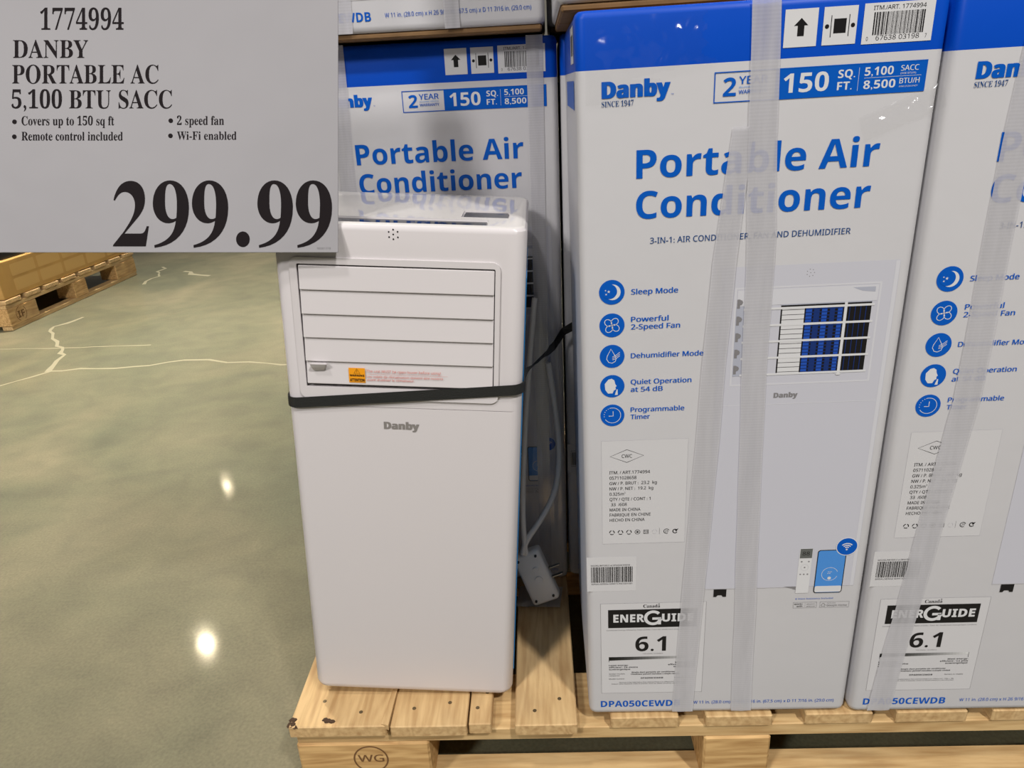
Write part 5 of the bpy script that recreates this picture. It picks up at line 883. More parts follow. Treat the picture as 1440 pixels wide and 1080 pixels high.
# broken splinter between the first two boards
bm = bmesh.new()
vs = [bm.verts.new(p) for p in ((0.128, 0.002, 0.1445), (0.138, -0.001, 0.1445), (0.1405, 0.07, 0.147), (0.1375, 0.10, 0.1475), (0.128, 0.002, 0.136), (0.138, -0.001, 0.136), (0.1405, 0.07, 0.142), (0.1375, 0.10, 0.143))]
for f in ((0, 1, 2, 3), (7, 6, 5, 4), (0, 4, 5, 1), (1, 5, 6, 2), (2, 6, 7, 3), (3, 7, 4, 0)):
    bm.faces.new([vs[i] for i in f])
link('wood_splinter', bm_me(bm), fp, [WOOD_Y])
# bark left on the corner
for cluster in (((0.004, 0.006, 0.141, 0.0065), (0.010, 0.003, 0.141, 0.0045), (0.003, 0.013, 0.142, 0.005)), ((0.052, 0.010, 0.1425, 0.0048), (0.058, 0.009, 0.1425, 0.0042), (0.048, 0.012, 0.1425, 0.0036))):
    bm = bmesh.new()
    for (x, y, z, rr_) in cluster:
        bmesh.ops.create_icosphere(bm, subdivisions=2, radius=rr_, matrix=Matrix.Translation((x, y, z)) @ Matrix.Diagonal((1.2, 0.9, 0.35, 1)))
    for v in bm.verts:
        v.co += Vector(noise.noise_vector(v.co * 400)) * 0.0016
    link('bark_patch', bm_me(bm), fp, [BARK])
A = Art(0.0, 0.0001)
A.ring(0.104, 0.073, 0.0235, 0.0022, STAMP, 0, n=40)
A.text('WG', 0.086, 0.068, 0.122, 0.013, 'sans', STAMP, 0, off=0.01)
s = A.build('ink_stamp', fp)
s.location = (0, 0.0075, 0)

bp = empty('wooden_pallet', 'distant pine pallet standing on the open floor under a brown carton', 'pallet', (-2.50, 2.39, 0), (0, 0, math.radians(88.5)))
bw = 1.08
bb = []
x = 0.0
for k in range(8):
    bb.append((x, x + 0.105))
    x += 0.105 + (0.235 * 0 + 0.034)
pallet(bp, [(a * bw / (x - 0.034), b * bw / (x - 0.034)) for a, b in bb], bw, 1.0, [0.002] * 8, [(0.0, 0.20), (0.49, 0.60), (0.88, bw)], 5)
A = Art(0.0, 0.0001)
A.text('IF', 0.060, 0.045, 0.105, 0.032, 'bold', STAMP, 0)
A.ring(0.083, 0.062, 0.034, 0.003, STAMP, 0, a0=100, a1=240)
A.ring(0.083, 0.062, 0.034, 0.003, STAMP, 0, a0=-60, a1=50)
s = A.build('ink_stamp', bp)
s.location = (0, 0.0075, 0)

# brown carton tray on the far pallet and black carton on it
t = empty('brown_carton', 'low wide brown carton on the distant pallet, beside bare floor', 'carton', (-2.505, 2.40, 0.1445), (0, 0, math.radians(88.5)))
box_obj('carton_body', (0.0, 0.004, 0.0, 1.06, 0.95, 0.165), BROWN_CARD, t, bev=0.004)
A = Art(-0.0035, 0.0001)
for r in range(2):
    for c in range(5):
        A.rect(0.09 + c * 0.185, 0.022 + r * 0.068, 0.09 + c * 0.185 + 0.165, 0.022 + r * 0.068 + 0.055, BROWN_PANEL, 0, r=0.006)
A.build('panel_print', t)
t = empty('black_carton', 'black carton standing on the low brown carton', 'carton', (-2.535, 2.42, 0.3100), (0, 0, math.radians(88.5)))
bm = bmesh.new()
box_bm(bm, 0.0, 0.0, 0.0, 0.98, 0.90, 0.55, bev=0.006)
link('carton_body', bm_me(bm), t, [BLACK_PLASTIC])
box_obj('carton_lid', (0.02, 0.02, 0.5505, 0.96, 0.88, 0.57), BLACK_PLASTIC, t, bev=0.004)

# ------------------------------------------------------------------ white air-conditioner cartons
CW, CH, CD, BAND = 0.3371, 0.850, 0.285, 0.7995


def carton_body_mesh():
    loops = []
    mis = []
    lv = [(0.0, 0.0035), (0.003, 0.0008), (0.008, 0.0), (BAND, 0.0), (0.843, 0.0), (0.848, 0.0012), (CH, 0.004)]
    for z, ins in lv:
        lp = rrect(ins, ins, CW - ins, CD - ins, 0.009, 6)
        loops.append([(a, b, z) for a, b in lp])
    mis = [0, 0, 0, 1, 1, 1]
    v, f, mi = stack(loops, mis)
    mi[-1] = 2
    mi[-2] = 2
    me = me_from(v, f, mi, 'carton_body')
    for m in (WHITE_CARD, BLUE_CARD, KRAFT):
        me.materials.append(m)
    smooth_by_angle(me, 50)
    return me


def logo(A, u0, v0, u1, cap, m, layer=1):
    for q in (-0.013, 0.0, 0.013):
        d = q * (u1 - u0)
        A.text('Danby', u0 + 0.013 * (u1 - u0) + d, v0, u1 - 0.013 * (u1 - u0) + d, cap, 'bold', m, layer + 0.2 * (q > 0) + 0.4 * (q < 0), off=0.012, res=4)


def artwork_mesh():
    A = Art(0.0004, 0.00010)
    # handling symbols and item barcode on the blue band
    A.rect(0.190, 0.8085, 0.2195, 0.8400, INK_WHITE, 0)
    A.rect(0.2245, 0.8085, 0.2545, 0.8400, INK_WHITE, 0)
    A.rect(0.2600, 0.8073, 0.3220, 0.8407, INK_WHITE, 0)
    A.poly([(0.2048, 0.8325), (0.1985, 0.8262), (0.2018, 0.8262), (0.2018, 0.8175), (0.2078, 0.8175), (0.2078, 0.8262), (0.2111, 0.8262)], INK_BLACK, 1)
    A.rect(0.2340, 0.8180, 0.2450, 0.8300, INK_BLACK, 1)
    A.rect(0.2312, 0.8150, 0.2319, 0.8330, INK_BLACK, 1)
    A.rect(0.2471, 0.8150, 0.2478, 0.8330, INK_BLACK, 1)
    A.circle(0.2280, 0.8240, 0.0019, INK_BLACK, 1, 14)
    A.circle(0.2510, 0.8240, 0.0019, INK_BLACK, 1, 14)
    A.text('ITM./ART. 1774994', 0.2680, 0.8350, 0.3140, 0.0035, 'sans', INK_BLACK, 1, off=0.006)
    rnd = random.Random(11)
    x = 0.2690
    while x < 0.3130:
        wd = rnd.choice((0.0004, 0.0004, 0.0008, 0.0012))
        A.rect(x, 0.8145, x + wd, 0.8332, INK_BLACK, 1)
        x += wd + rnd.choice((0.0004, 0.0006, 0.0009))
    A.text('0', 0.2640, 0.8100, 0.2656, 0.0034, 'sans', INK_BLACK, 1)
    A.text('67638 03198', 0.2725, 0.8100, 0.3110, 0.0040, 'sans', INK_BLACK, 1)
    A.text('7', 0.3160, 0.8100, 0.3176, 0.0034, 'sans', INK_BLACK, 1)
    # brand block and capacity banner
    logo(A, 0.0241, 0.7745, 0.0886, 0.0143, INK_BLUE)
    A.text('TM', 0.0892, 0.7745, 0.0916, 0.0012, 'sans', INK_BLUE)
    A.text('SINCE 1947', 0.0241, 0.7668, 0.0542, 0.0050, 'serif', INK_DBLUE, off=-0.004)
    A.frame(0.1290, 0.7644, 0.3225, 0.7915, 0.0010, INK_BLUE, 1)
    A.rect(0.1855, 0.7644, 0.3225, 0.7915, INK_BLUE, 0)
    A.text('2', 0.1375, 0.7700, 0.1495, 0.0160, 'bold', INK_BLUE)
    A.text('YEAR', 0.1520, 0.7800, 0.1785, 0.0068, 'sans', INK_BLUE, off=0.014)
    A.text('IN-HOME SERVICE', 0.1522, 0.7765, 0.1780, 0.0015, 'sans', INK_SKY)
    A.text('WARRANTY', 0.1522, 0.7715, 0.1785, 0.0034, 'sans', INK_BLUE, off=0.014)
    A.text('150', 0.1930, 0.7698, 0.2345, 0.0166, 'bold', INK_WHITE)
    A.text('SQ.', 0.2425, 0.7800, 0.2580, 0.0070, 'bold', INK_WHITE)
    A.text('FT.', 0.2425, 0.7696, 0.2560, 0.0070, 'bold', INK_WHITE)
    A.rect(0.2612, 0.7680, 0.2615, 0.7880, INK_WHITE, 1)
    A.text('5,100', 0.2665, 0.7806, 0.2925, 0.0072, 'bold', INK_WHITE)
    A.text('8,500', 0.2665, 0.7692, 0.2955, 0.0072, 'bold', INK_WHITE)
    A.rect(0.2665, 0.7785, 0.3180, 0.7788, INK_WHITE, 1)
    A.text('SACC', 0.2990, 0.7832, 0.3150, 0.0046, 'sans', INK_WHITE, off=0.012)
    A.text('(DOE BTU/H)', 0.2990, 0.7802, 0.3130, 0.0016, 'sans', INK_WHITE)
    A.text('BTU/H', 0.2990, 0.7722, 0.3170, 0.0046, 'sans', INK_WHITE, off=0.012)
    A.text('ASHRAE COOLING CAPACITY', 0.2990, 0.7690, 0.3160, 0.0014, 'sans', INK_WHITE)
    # title
    A.text('Portable Air', 0.0573, 0.6992, 0.2890, 0.0268, 'bold', INK_BLUE, res=5)
    A.text('Conditioner', 0.0573, 0.6599, 0.2853, 0.0268, 'bold', INK_BLUE, res=5)
    A.text('3-IN-1: AIR CONDITIONER, FAN AND DEHUMIDIFIER', 0.0716, 0.6345, 0.2706, 0.0060, 'sans', INK_DBLUE, off=0.006)
    # feature icons
    cy = [0.5854, 0.5492, 0.5141, 0.4791, 0.4438]
    for v in cy:
        A.circle(0.0327, v, 0.0133, INK_BLUE, 0, 40)
    v = cy[0]
    A.circle(0.0335, v, 0.0084, INK_WHITE, 1)
    A.circle(0.0302, v + 0.0008, 0.0080, INK_BLUE, 2)
    for a, b, r in ((0.0295, v + 0.0008, 0.0017), (0.0268, v - 0.0020, 0.0012), (0.0262, v + 0.0022, 0.0010)):
        A.poly([(a + (r if i % 2 == 0 else r * 0.45) * math.cos(math.pi / 5 * i + 0.3), b + (r if i % 2 == 0 else r * 0.45) * math.sin(math.pi / 5 * i + 0.3)) for i in range(10)], INK_WHITE, 3)
    v = cy[1]
    for k in range(4):
        a = math.radians(45 + 90 * k)
        pts = []
        for i in range(20):
            tt = 2 * math.pi * i / 20
            lx = 0.0048 + 0.0042 * math.cos(tt)
            ly = 0.0034 * math.sin(tt) + 0.0007
            pts.append((0.0327 + lx * math.cos(a) - ly * math.sin(a), v + lx * math.sin(a) + ly * math.cos(a)))
        A.line(pts, 0.0007, INK_WHITE, 1, True)
    v = cy[2]
    A.line([(0.0315, v + 0.0085), (0.0275, v + 0.0005), (0.0268, v - 0.0030), (0.0290, v - 0.0068), (0.0325, v - 0.0078), (0.0360, v - 0.0060), (0.0370, v - 0.0030), (0.0355, v + 0.0012)], 0.0007, INK_WHITE, 1, True)
    for q in range(3):
        A.line([(0.0330, v - 0.0010 + q * 0.0016 - 0.003), (0.0365, v - 0.0020 + q * 0.002 - 0.001), (0.0410, v + 0.0015 + q * 0.0020 - 0.001)], 0.0006, INK_WHITE, 2)
    v = cy[3]
    A.poly([(0.0285, v + 0.0080), (0.0320, v + 0.0090), (0.0350, v + 0.0070), (0.0358, v + 0.0030), (0.0375, v), (0.0362, v - 0.0010), (0.0365, v - 0.0040), (0.0345, v - 0.0050), (0.0330, v - 0.0085), (0.0280, v - 0.0085), (0.0250, v - 0.0040), (0.0245, v + 0.0030)], INK_WHITE, 1)
    A.poly([(0.0375, v - 0.0040), (0.0385, v - 0.0038), (0.0387, v - 0.0105), (0.0355, v - 0.0105)], INK_WHITE, 1)
    v = cy[4]
    A.ring(0.0327, v, 0.0092, 0.0006, INK_WHITE, 1, a0=-150, a1=110)
    for k in range(5):
        a = math.radians(120 + k * 17)
        A.circle(0.0327 + 0.0092 * math.cos(a), v + 0.0092 * math.sin(a), 0.0005, INK_WHITE, 1, 8)
    A.line([(0.0335, v + 0.0050), (0.0335, v - 0.0008), (0.0285, v - 0.0008)], 0.0008, INK_WHITE, 1)
    for s_, b, u1 in (('Sleep Mode', 0.5822, 0.1012), ('Powerful', 0.5522, 0.0920), ('2-Speed Fan', 0.5438, 0.1044), ('Dehumidifier Mode', 0.5112, 0.1302),
                      ('Quiet Operation', 0.4806, 0.1185), ('at 54 dB', 0.4716, 0.0876), ('Programmable', 0.4472, 0.1119), ('Timer', 0.4383, 0.0742)):
        A.text(s_, 0.0530, b, u1, 0.0056, 'sans', INK_BLUE, off=0.022, res=4)
    # product picture
    A.rect(0.1450, 0.2030, 0.3245, 0.6058, INK_PIC, 0, r=0.001)
    A.rect(0.1450, 0.4500, 0.3195, 0.4508, INK_PIC2, 1)
    A.rect(0.3200, 0.2035, 0.3240, 0.6050, INK_PIC2, 1)
    A.frame(0.1600, 0.4735, 0.3090, 0.5840, 0.0020, INK_PIC2, 1)
    A.rect(0.1630, 0.5640, 0.3060, 0.5810, INK_PIC2, 2)
    A.poly([(0.2800, 0.5790), (0.3030, 0.5790), (0.3030, 0.5735), (0.2900, 0.5750)], INK_PIC3, 3)
    A.rect(0.1625, 0.4850, 0.1745, 0.5635, INK_PIC3, 2)
    for k in range(5):
        A.circle(0.1660, 0.494 + k * 0.0185, 0.0030, INK_GREY, 4, 8)
        A.rect(0.1630, 0.4875 + k * 0.0185, 0.1660, 0.4975 + k * 0.0185, INK_GREY, 3)
    A.rect(0.2085, 0.4850, 0.3012, 0.5640, INK_BLACK, 1)
    A.rect(0.2100, 0.4850, 0.2330, 0.5610, INK_WHITE, 2)
    for k in range(14):
        A.rect(0.2095, 0.4880 + k * 0.00535, 0.2345, 0.4885 + k * 0.00535, INK_BLACK, 3)
    for k in range(5):
        A.rect(0.2345 + k * 0.0082, 0.4855, 0.2408 + k * 0.0078, 0.5610, INK_NAVY if k % 2 else mat('royal_blue_ink', (28, 78, 176), 0.4), 2)
    for k in range(20):
        A.rect(0.2345, 0.4870 + k * 0.0037, 0.2730, 0.4880 + k * 0.0037, INK_NAVY, 3)
    for k in range(4):
        A.rect(0.2790 + k * 0.0055, 0.4870, 0.2797 + k * 0.0055, 0.5600, INK_NAVY, 3)
    A.rect(0.2085, 0.5630, 0.3012, 0.5642, INK_PIC3, 3)
    for v in (0.5600, 0.5418, 0.5236, 0.5050, 0.4860):
        A.rect(0.1700, v - 0.0012, 0.3040, v + 0.0012, INK_WHITE, 4)
    A.rect(0.2735, 0.4840, 0.2765, 0.5640, INK_WHITE, 5)
    A.circle(0.2750, 0.4835, 0.0028, INK_WHITE, 6, 12, ry=0.0013)
    for k in range(8):
        rr = 0.0038 if k else 0
        a = 2 * math.pi * k / 7
        A.circle(0.2355 + rr * math.cos(a), 0.5965 + rr * math.sin(a), 0.0005, INK_GREY, 1, 6)
    logo(A, 0.2085, 0.4578, 0.2345, 0.0058, INK_GREY)
    A.rect(0.1450, 0.2022, 0.2560, 0.2032, INK_LGREY, 1)
    A.poly([(0.2400, 0.2036), (0.2565, 0.2036), (0.2565, 0.1980), (0.2500, 0.2010)], INK_GREY, 2)
    A.poly([(0.1560, 0.1905), (0.1595, 0.1905), (0.1610, 0.1930), (0.1660, 0.1930), (0.1675, 0.1905), (0.1715, 0.1905), (0.1715, 0.2020), (0.1560, 0.2020)], INK_BLACK, 2)
    # remote, phone, wifi disc
    A.rect(0.2555, 0.1935, 0.2710, 0.2590, INK_WHITE, 3, r=0.001)
    A.rect(0.2563, 0.2450, 0.2706, 0.2585, mat('remote_screen_ink', (96, 98, 96), 0.4), 4)
    A.text('88', 0.2590, 0.2490, 0.2675, 0.0055, 'sans', INK_BLACK, 5)
    A.ring(0.2632, 0.2315, 0.0045, 0.0004, INK_LGREY, 4, n=20)
    for a_, b_ in ((0.2590, 0.2400), (0.2675, 0.2400), (0.2590, 0.2215), (0.2632, 0.2215), (0.2675, 0.2215), (0.2632, 0.2315)):
        A.circle(a_, b_, 0.0011, INK_GREY, 4, 8)
    A.rect(0.2770, 0.1930, 0.3110, 0.2560, INK_BLACK, 3, r=0.0035)
    A.rect(0.2780, 0.1940, 0.3100, 0.2550, INK_SKY, 4, r=0.0030)
    A.rect(0.2781, 0.1945, 0.3099, 0.2035, INK_WHITE, 5, r=0.002)
    A.ring(0.2940, 0.2210, 0.0095, 0.0005, INK_WHITE, 5, a0=20, a1=340)
    A.circle(0.2940, 0.2150, 0.0022, INK_WHITE, 5, 12)
    A.text('22°', 0.2910, 0.2215, 0.2965, 0.0035, 'sans', INK_WHITE, 6)
    A.circle(0.3102, 0.2603, 0.0128, INK_WHITE, 5)
    A.circle(0.3102, 0.2603, 0.0118, INK_BLUE, 6)
    for r in (0.0030, 0.0056, 0.0082):
        A.ring(0.3102, 0.2565, r, 0.0014, INK_WHITE, 7, a0=45, a1=135, n=10)
    A.circle(0.3102, 0.2562, 0.0012, INK_WHITE, 7, 10)
    A.text('& Voice Assistance Included', 0.2565, 0.1835, 0.3020, 0.0022, 'sans', INK_BLUE)
    A.frame(0.2547, 0.1705, 0.2832, 0.1795, 0.0003, INK_GREY, 1)
    A.text('works', 0.2560, 0.1755, 0.2660, 0.0024, 'sans', INK_BLACK, off=0.01)
    A.text('with', 0.2590, 0.1720, 0.2660, 0.0024, 'sans', INK_BLACK, off=0.01)
    A.rect(0.2690, 0.1718, 0.2692, 0.1782, INK_GREY)
    A.text('amazon', 0.2710, 0.1755, 0.2810, 0.0018, 'sans', INK_GREY)
    A.text('alexa', 0.2710, 0.1720, 0.2810, 0.0022, 'sans', INK_GREY)
    A.frame(0.2870, 0.1705, 0.3225, 0.1795, 0.0003, INK_GREY, 1)
    A.line([(0.2890, 0.1725), (0.2890, 0.1750), (0.2912, 0.1772), (0.2934, 0.1750), (0.2934, 0.1725)], 0.0007, INK_GREY, 1, True)
    A.text('works with', 0.2955, 0.1765, 0.3060, 0.0015, 'sans', INK_GREY)
    A.text('Google Home', 0.2955, 0.1725, 0.3200, 0.0027, 'sans', INK_GREY, off=0.008)
    # model number and dimensions
    A.text('DPA050CEWDB', 0.0153, 0.0130, 0.1202, 0.0105, 'bold', INK_BLUE)
    A.text('W 11 in. (28.0 cm) x H 26 9/16 in. (67.5 cm) x D 11 7/16 in. (29.0 cm)', 0.1381, 0.0163, 0.3208, 0.0050, 'sans', INK_BLUE, off=0.002)
    return A.mesh('printed_artwork')


def shipping_mesh():
    A = Art(0.0002, 0.00006)
    A.rect(0.0200, 0.2730, 0.1180, 0.4120, STICKER, 0)
    A.frame(0.0200, 0.2730, 0.1180, 0.4120, 0.0002, INK_LGREY, 2)
    A.line([(0.0299, 0.3918), (0.0489, 0.4002), (0.0680, 0.3921), (0.0489, 0.3837)], 0.0005, INK_BLACK, 4, True)
    A.text('CWC', 0.0430, 0.3897, 0.0550, 0.0044, 'sans', INK_BLACK, 4)
    L = [('ITM. / ART.1774994', 0.0755), ('05711028658', 0.0600), ('GW / P. BRUT :  23.2  kg', 0.0835), ('NW / P. NET :  19.2  kg', 0.0795), ('0.325m', 0.0455),
         ('QTY / QTE / CONT : 1', 0.0765), ('33  /608', 0.0490), ('MADE IN CHINA', 0.0650), ('FABRIQUE EN CHINE', 0.0770), ('HECHO EN CHINA', 0.0700)]
    for k, (s_, u1) in enumerate(L):
        A.text(s_, 0.0289 if k != 6 else 0.0305, 0.3688 - k * 0.00715, u1, 0.0040, 'sans', INK_BLACK, 4, off=0.006)
    A.text('3', 0.0460, 0.3688 - 4 * 0.00715 + 0.0025, 0.0472, 0.0022, 'sans', INK_BLACK, 4)
    for k in range(9):
        c = 0.0315 + k * 0.0101
        if k in (0, 1, 2):
            for q in range(3):
                A.ring(c, 0.2890, 0.0028, 0.0010, INK_BLACK, 4, a0=90 + 120 * q + 12, a1=90 + 120 * q + 100, n=4)
        elif k == 3:
            A.ring(c, 0.2890, 0.0030, 0.0006, INK_BLACK, 4, n=16)
            A.text('©', c - 0.0016, 0.2878, c + 0.0016, 0.0024, 'sans', INK_BLACK, 4)
            A.circle(c, 0.2890, 0.0012, INK_BLACK, 5, 8)
        elif k == 4:
            A.frame(c - 0.0030, 0.2862, c + 0.0030, 0.2918, 0.0005, INK_BLACK, 4)
            A.text('59', c - 0.0020, 0.2872, c + 0.0020, 0.0034, 'sans', INK_BLACK, 4)
        elif k == 5:
            for q in range(3):
                A.ring(c, 0.2890, 0.0028, 0.0005, INK_LGREY, 4, a0=90 + 120 * q + 12, a1=90 + 120 * q + 100, n=4)
        elif k == 6:
            A.rect(c - 0.0044, 0.2850, c - 0.0042, 0.2940, INK_BLACK, 4)
        elif k == 7:
            A.ring(c - 0.006, 0.2890, 0.0032, 0.0007, INK_BLACK, 4, a0=20, a1=300, n=14)
            A.text('25', c - 0.0078, 0.2876, c - 0.0040, 0.0030, 'sans', INK_BLACK, 4)
        elif k == 8:
            A.ring(c - 0.006, 0.2888, 0.0026, 0.0011, INK_BLACK, 4, a0=60, a1=330, n=12)
            A.poly([(c - 0.0062, 0.2902), (c - 0.0020, 0.2925), (c - 0.0045, 0.2880)], INK_BLACK, 4)
    return A.mesh('shipping_label')


def barcode_mesh():
    A = Art(0.0002, 0.00006)
    A.rect(0.0005, 0.2030, 0.0610, 0.2540, STICKER, 0)
    rnd = random.Random(4)
    x = 0.0056
    while x < 0.0555:
        wd = rnd.choice((0.0005, 0.0005, 0.0009, 0.0013))
        A.rect(x, 0.2165, x + wd, 0.2395, INK_BLACK, 4)
        x += wd + rnd.choice((0.0005, 0.0008, 0.0010))
    A.text('MODEL/MODELE # DPA050CEWDB', 0.0056, 0.2408, 0.0530, 0.0020, 'sans', INK_BLACK, 4)
    A.text('SERIAL/SERIE# 6094157661001681', 0.0056, 0.2132, 0.0560, 0.0020, 'sans', INK_BLACK, 4)
    return A.mesh('barcode_sticker')


def energy_mesh():
    A = Art(0.0002, 0.00006)
    A.rect(0.0165, 0.0370, 0.1480, 0.1840, STICKER, 0)
    A.frame(0.0165, 0.0370, 0.1480, 0.1840, 0.00025, INK_GREY, 3)
    A.text('Canad', 0.0700, 0.1765, 0.0875, 0.0048, 'serif', INK_BLACK, 4, off=-0.002)
    A.text('a', 0.0880, 0.1765, 0.0908, 0.0048, 'serif', INK_BLACK, 4, off=-0.002)
    A.rect(0.0886, 0.1812, 0.0902, 0.1822, INK_BLACK, 4)
    A.rect(0.0260, 0.1455, 0.1375, 0.1740, INK_BLACK, 4)
    A.text('ENER', 0.0325, 0.1545, 0.0715, 0.0118, 'bold', INK_WHITE, 5, off=0.02)
    A.text('UIDE', 0.0935, 0.1545, 0.1330, 0.0118, 'bold', INK_WHITE, 5, off=0.02)
    A.ring(0.0825, 0.1605, 0.0095, 0.0042, INK_WHITE, 6, a0=42, a1=350, n=28)
    A.rect(0.0815, 0.1575, 0.0925, 0.1612, INK_WHITE, 7)
    A.rect(0.0885, 0.1500, 0.0925, 0.1600, INK_WHITE, 7)
    A.text('Combined Energy Efficiency Ratio (CEER) / Taux de rendement energetique combine', 0.0240, 0.1410, 0.1380, 0.0017, 'sans', INK_GREY, 4)
    A.text('6.1', 0.0605, 0.1072, 0.0996, 0.0235, 'bold', INK_BLACK, 4)
    A.text('THIS MODEL / CE MODELE', 0.0700, 0.1022, 0.0960, 0.0015, 'sans', INK_GREY, 4)
    n = 28
    for k in range(n):
        t_ = k / (n - 1)
        g = int(12 + 200 * t_)
        A.rect(0.0265 + 0.11 * k / n, 0.0925 + 0.0025 * t_, 0.0265 + 0.11 * (k + 1) / n, 0.0982, mat('gradient_ink_%d' % g, (g, g, g), 0.45), 4)
    A.rect(0.0265, 0.0900, 0.0269, 0.0985, INK_BLACK, 5)
    A.rect(0.1362, 0.0900, 0.1366, 0.0985, INK_BLACK, 5)
    for k, s_ in enumerate(('Least energy-', 'efficient / Le moins', 'ecoenergetique')):
        A.text(s_, 0.0265, 0.0832 - k * 0.0034, (0.0520, 0.0640, 0.0540)[k], 0.0023, 'bold', INK_BLACK, 4)
    for k, s_ in enumerate(('Most energy-', 'efficient / Le plus', 'ecoenergetique')):
        A.text(s_, (0.1120, 0.1030, 0.1100)[k], 0.0865 - k * 0.0034, 0.1375, 0.0023, 'bold', INK_BLACK, 4)
    A.text('Similar models', 0.0265, 0.0690, 0.0470, 0.0018, 'sans', INK_BLACK, 4)
    A.text('compared', 0.0265, 0.0660, 0.0400, 0.0018, 'sans', INK_BLACK, 4)
    A.text('Single-duct portable air conditioner', 0.0560, 0.0712, 0.1120, 0.0021, 'bold', INK_BLACK, 4)
    A.text('Climatiseur portatif monobloc a simple conduit', 0.0550, 0.0680, 0.1180, 0.0021, 'bold', INK_BLACK, 4)
    A.text('Model number', 0.0265, 0.0605, 0.0470, 0.0018, 'sans', INK_BLACK, 4)
    A.text('DPA050CEWDB', 0.0680, 0.0610, 0.0970, 0.0024, 'bold', INK_BLACK, 4)
    A.text('Numero du modele', 0.1120, 0.0615, 0.1350, 0.0018, 'sans', INK_BLACK, 4)
    A.text('Removal of this label before first retail purchase is an offence (S.C. 1992, c. 36).', 0.0400, 0.0545, 0.1250, 0.0015, 'sans', INK_BLACK, 4)
    A.text('Enlever cette etiquette avant le premier achat au detail constitue une infraction', 0.0300, 0.0520, 0.1250, 0.0015, 'sans', INK_BLACK, 4)
    return A.mesh('energy_label')


def side_mesh():
    """Print on the left side face (local x = 0): barcode label and capacity banner."""
    A = Art(0.0004, 0.0001)
    A.rect(0.03, 0.8073, 0.092, 0.8407, INK_WHITE, 0)
    rnd = random.Random(11)
    x = 0.039
    while x < 0.083:
        wd = rnd.choice((0.0004, 0.0008, 0.0012))
        A.rect(x, 0.8145, x + wd, 0.8332, INK_BLACK, 1)
        x += wd + rnd.choice((0.0004, 0.0006, 0.0009))
    A.rect(0.03, 0.7644, 0.22, 0.7915, INK_BLUE, 0)
    me = A.mesh('side_print')
    for v in me.vertices:
        x, y, z = v.co
        v.co = (y, x, z)
    me.flip_normals()
    return me


def flap_mesh():
    bm = bmesh.new()
    box_bm(bm, 0.004, 0.003, -0.0075, CW - 0.004, CD / 2 - 0.001, -0.0005, bev=0.002, seg=1)
    box_bm(bm, 0.004, CD / 2 + 0.001, -0.0075, CW - 0.004, CD - 0.003, -0.0005, bev=0.002, seg=1)
    return bm_me(bm)


CM = {'carton_body': carton_body_mesh(), 'printed_artwork': artwork_mesh(), 'shipping_label': shipping_mesh(), 'barcode_sticker': barcode_mesh(), 'energy_label': energy_mesh(), 'side_print': side_mesh()}
FLAP = flap_mesh()


def strip_mesh(pts, lift=0.0016, seed=1):
    """Strip of film: pts = [(u_centre, v, width), ...] from top to bottom."""
    P = []
    for (a, b) in zip(pts, pts[1:]):
        k = max(1, int(abs(a[1] - b[1]) / 0.02))
        for i in range(k):
            q = i / k
            P.append([a[j] + (b[j] - a[j]) * q for j in range(3)])
    P.append(list(pts[-1]))
    nx = 7
    v, f = [], []
    for i, (u, vv, wd) in enumerate(P):
        for j in range(nx):
            s = j / (nx - 1) - 0.5
            wob = noise.noise(Vector((seed * 3.1, vv * 9, 0))) * 0.0012
            dz = 0.0006 * noise.noise(Vector((s * 9 + seed, vv * 6, 3.3)))
            ed = 0.0005 * (1 - abs(s) * 2)
            v.append((u + wob + s * wd, -(lift + ed + dz), vv))
    for i in range(len(P) - 1):
        for j in range(nx - 1):
            a = i * nx + j
            f.append((a, a + nx, a + nx + 1, a + 1))
    me = me_from(v, f)
    for p in me.polygons:
        p.use_smooth = True
    return me


def carton(label, loc, rot, strips=(), flap=False, labels=True):
    t = empty('air_conditioner_carton', label, 'carton', loc, rot, 'air conditioner cartons')
    for nme, me_ in CM.items():
        link(nme, me_, t)
    if flap:
        f = link('bottom_flap', FLAP, t, [KRAFT])
    for k, s_ in enumerate(strips):
        link('film_strip', strip_mesh(s_, seed=k + int(loc[0] * 50)), t, [TAPE])
    return t


c2 = carton('tall white and blue carton in the middle, its whole front in view', (0, 0, 0.144), (0, -0.00624, 0),
            [[(0.1720, 0.850, 0.026), (0.1825, 0.638, 0.029), (0.1875, 0.424, 0.026), (0.2010, 0.004, 0.026)],
             [(0.1590, 0.742, 0.020), (0.1470, 0.611, 0.024), (0.1360, 0.334, 0.027), (0.1235, 0.004, 0.027)]])
c1 = carton('white and blue carton standing in shade right behind the bare air conditioner', (-0.3559, 0.3009, 0.144), (0, 0.0047, -0.0108),
            [[(0.3085, 0.851, 0.022), (0.3070, 0.60, 0.020), (0.300, 0.0, 0.02)], [(0.048, 0.851, 0.02), (0.040, 0.60, 0.024), (0.04, 0.0, 0.024)]])
c3 = carton('white and blue carton at the right edge of the photo, cut off by the frame', (0.3434, -0.0009, 0.144), (0, -0.0069, -0.0018),
            [[(0.078, 0.850, 0.028), (0.0722, 0.716, 0.028), (0.0730, 0.451, 0.029), (0.0355, 0.004, 0.029)]])
c4 = carton('white carton lying highest at top, only its bottom edge in view above the shaded carton', (-0.3665, 0.268, 1.0050), (0, 0.002, -0.0100),
            [[(0.165, 0.60, 0.03), (0.085, 0.06, 0.026), (0.082, 0.0, 0.026)], [(0.225, 0.60, 0.02), (0.222, 0.0, 0.019)]], flap=True)
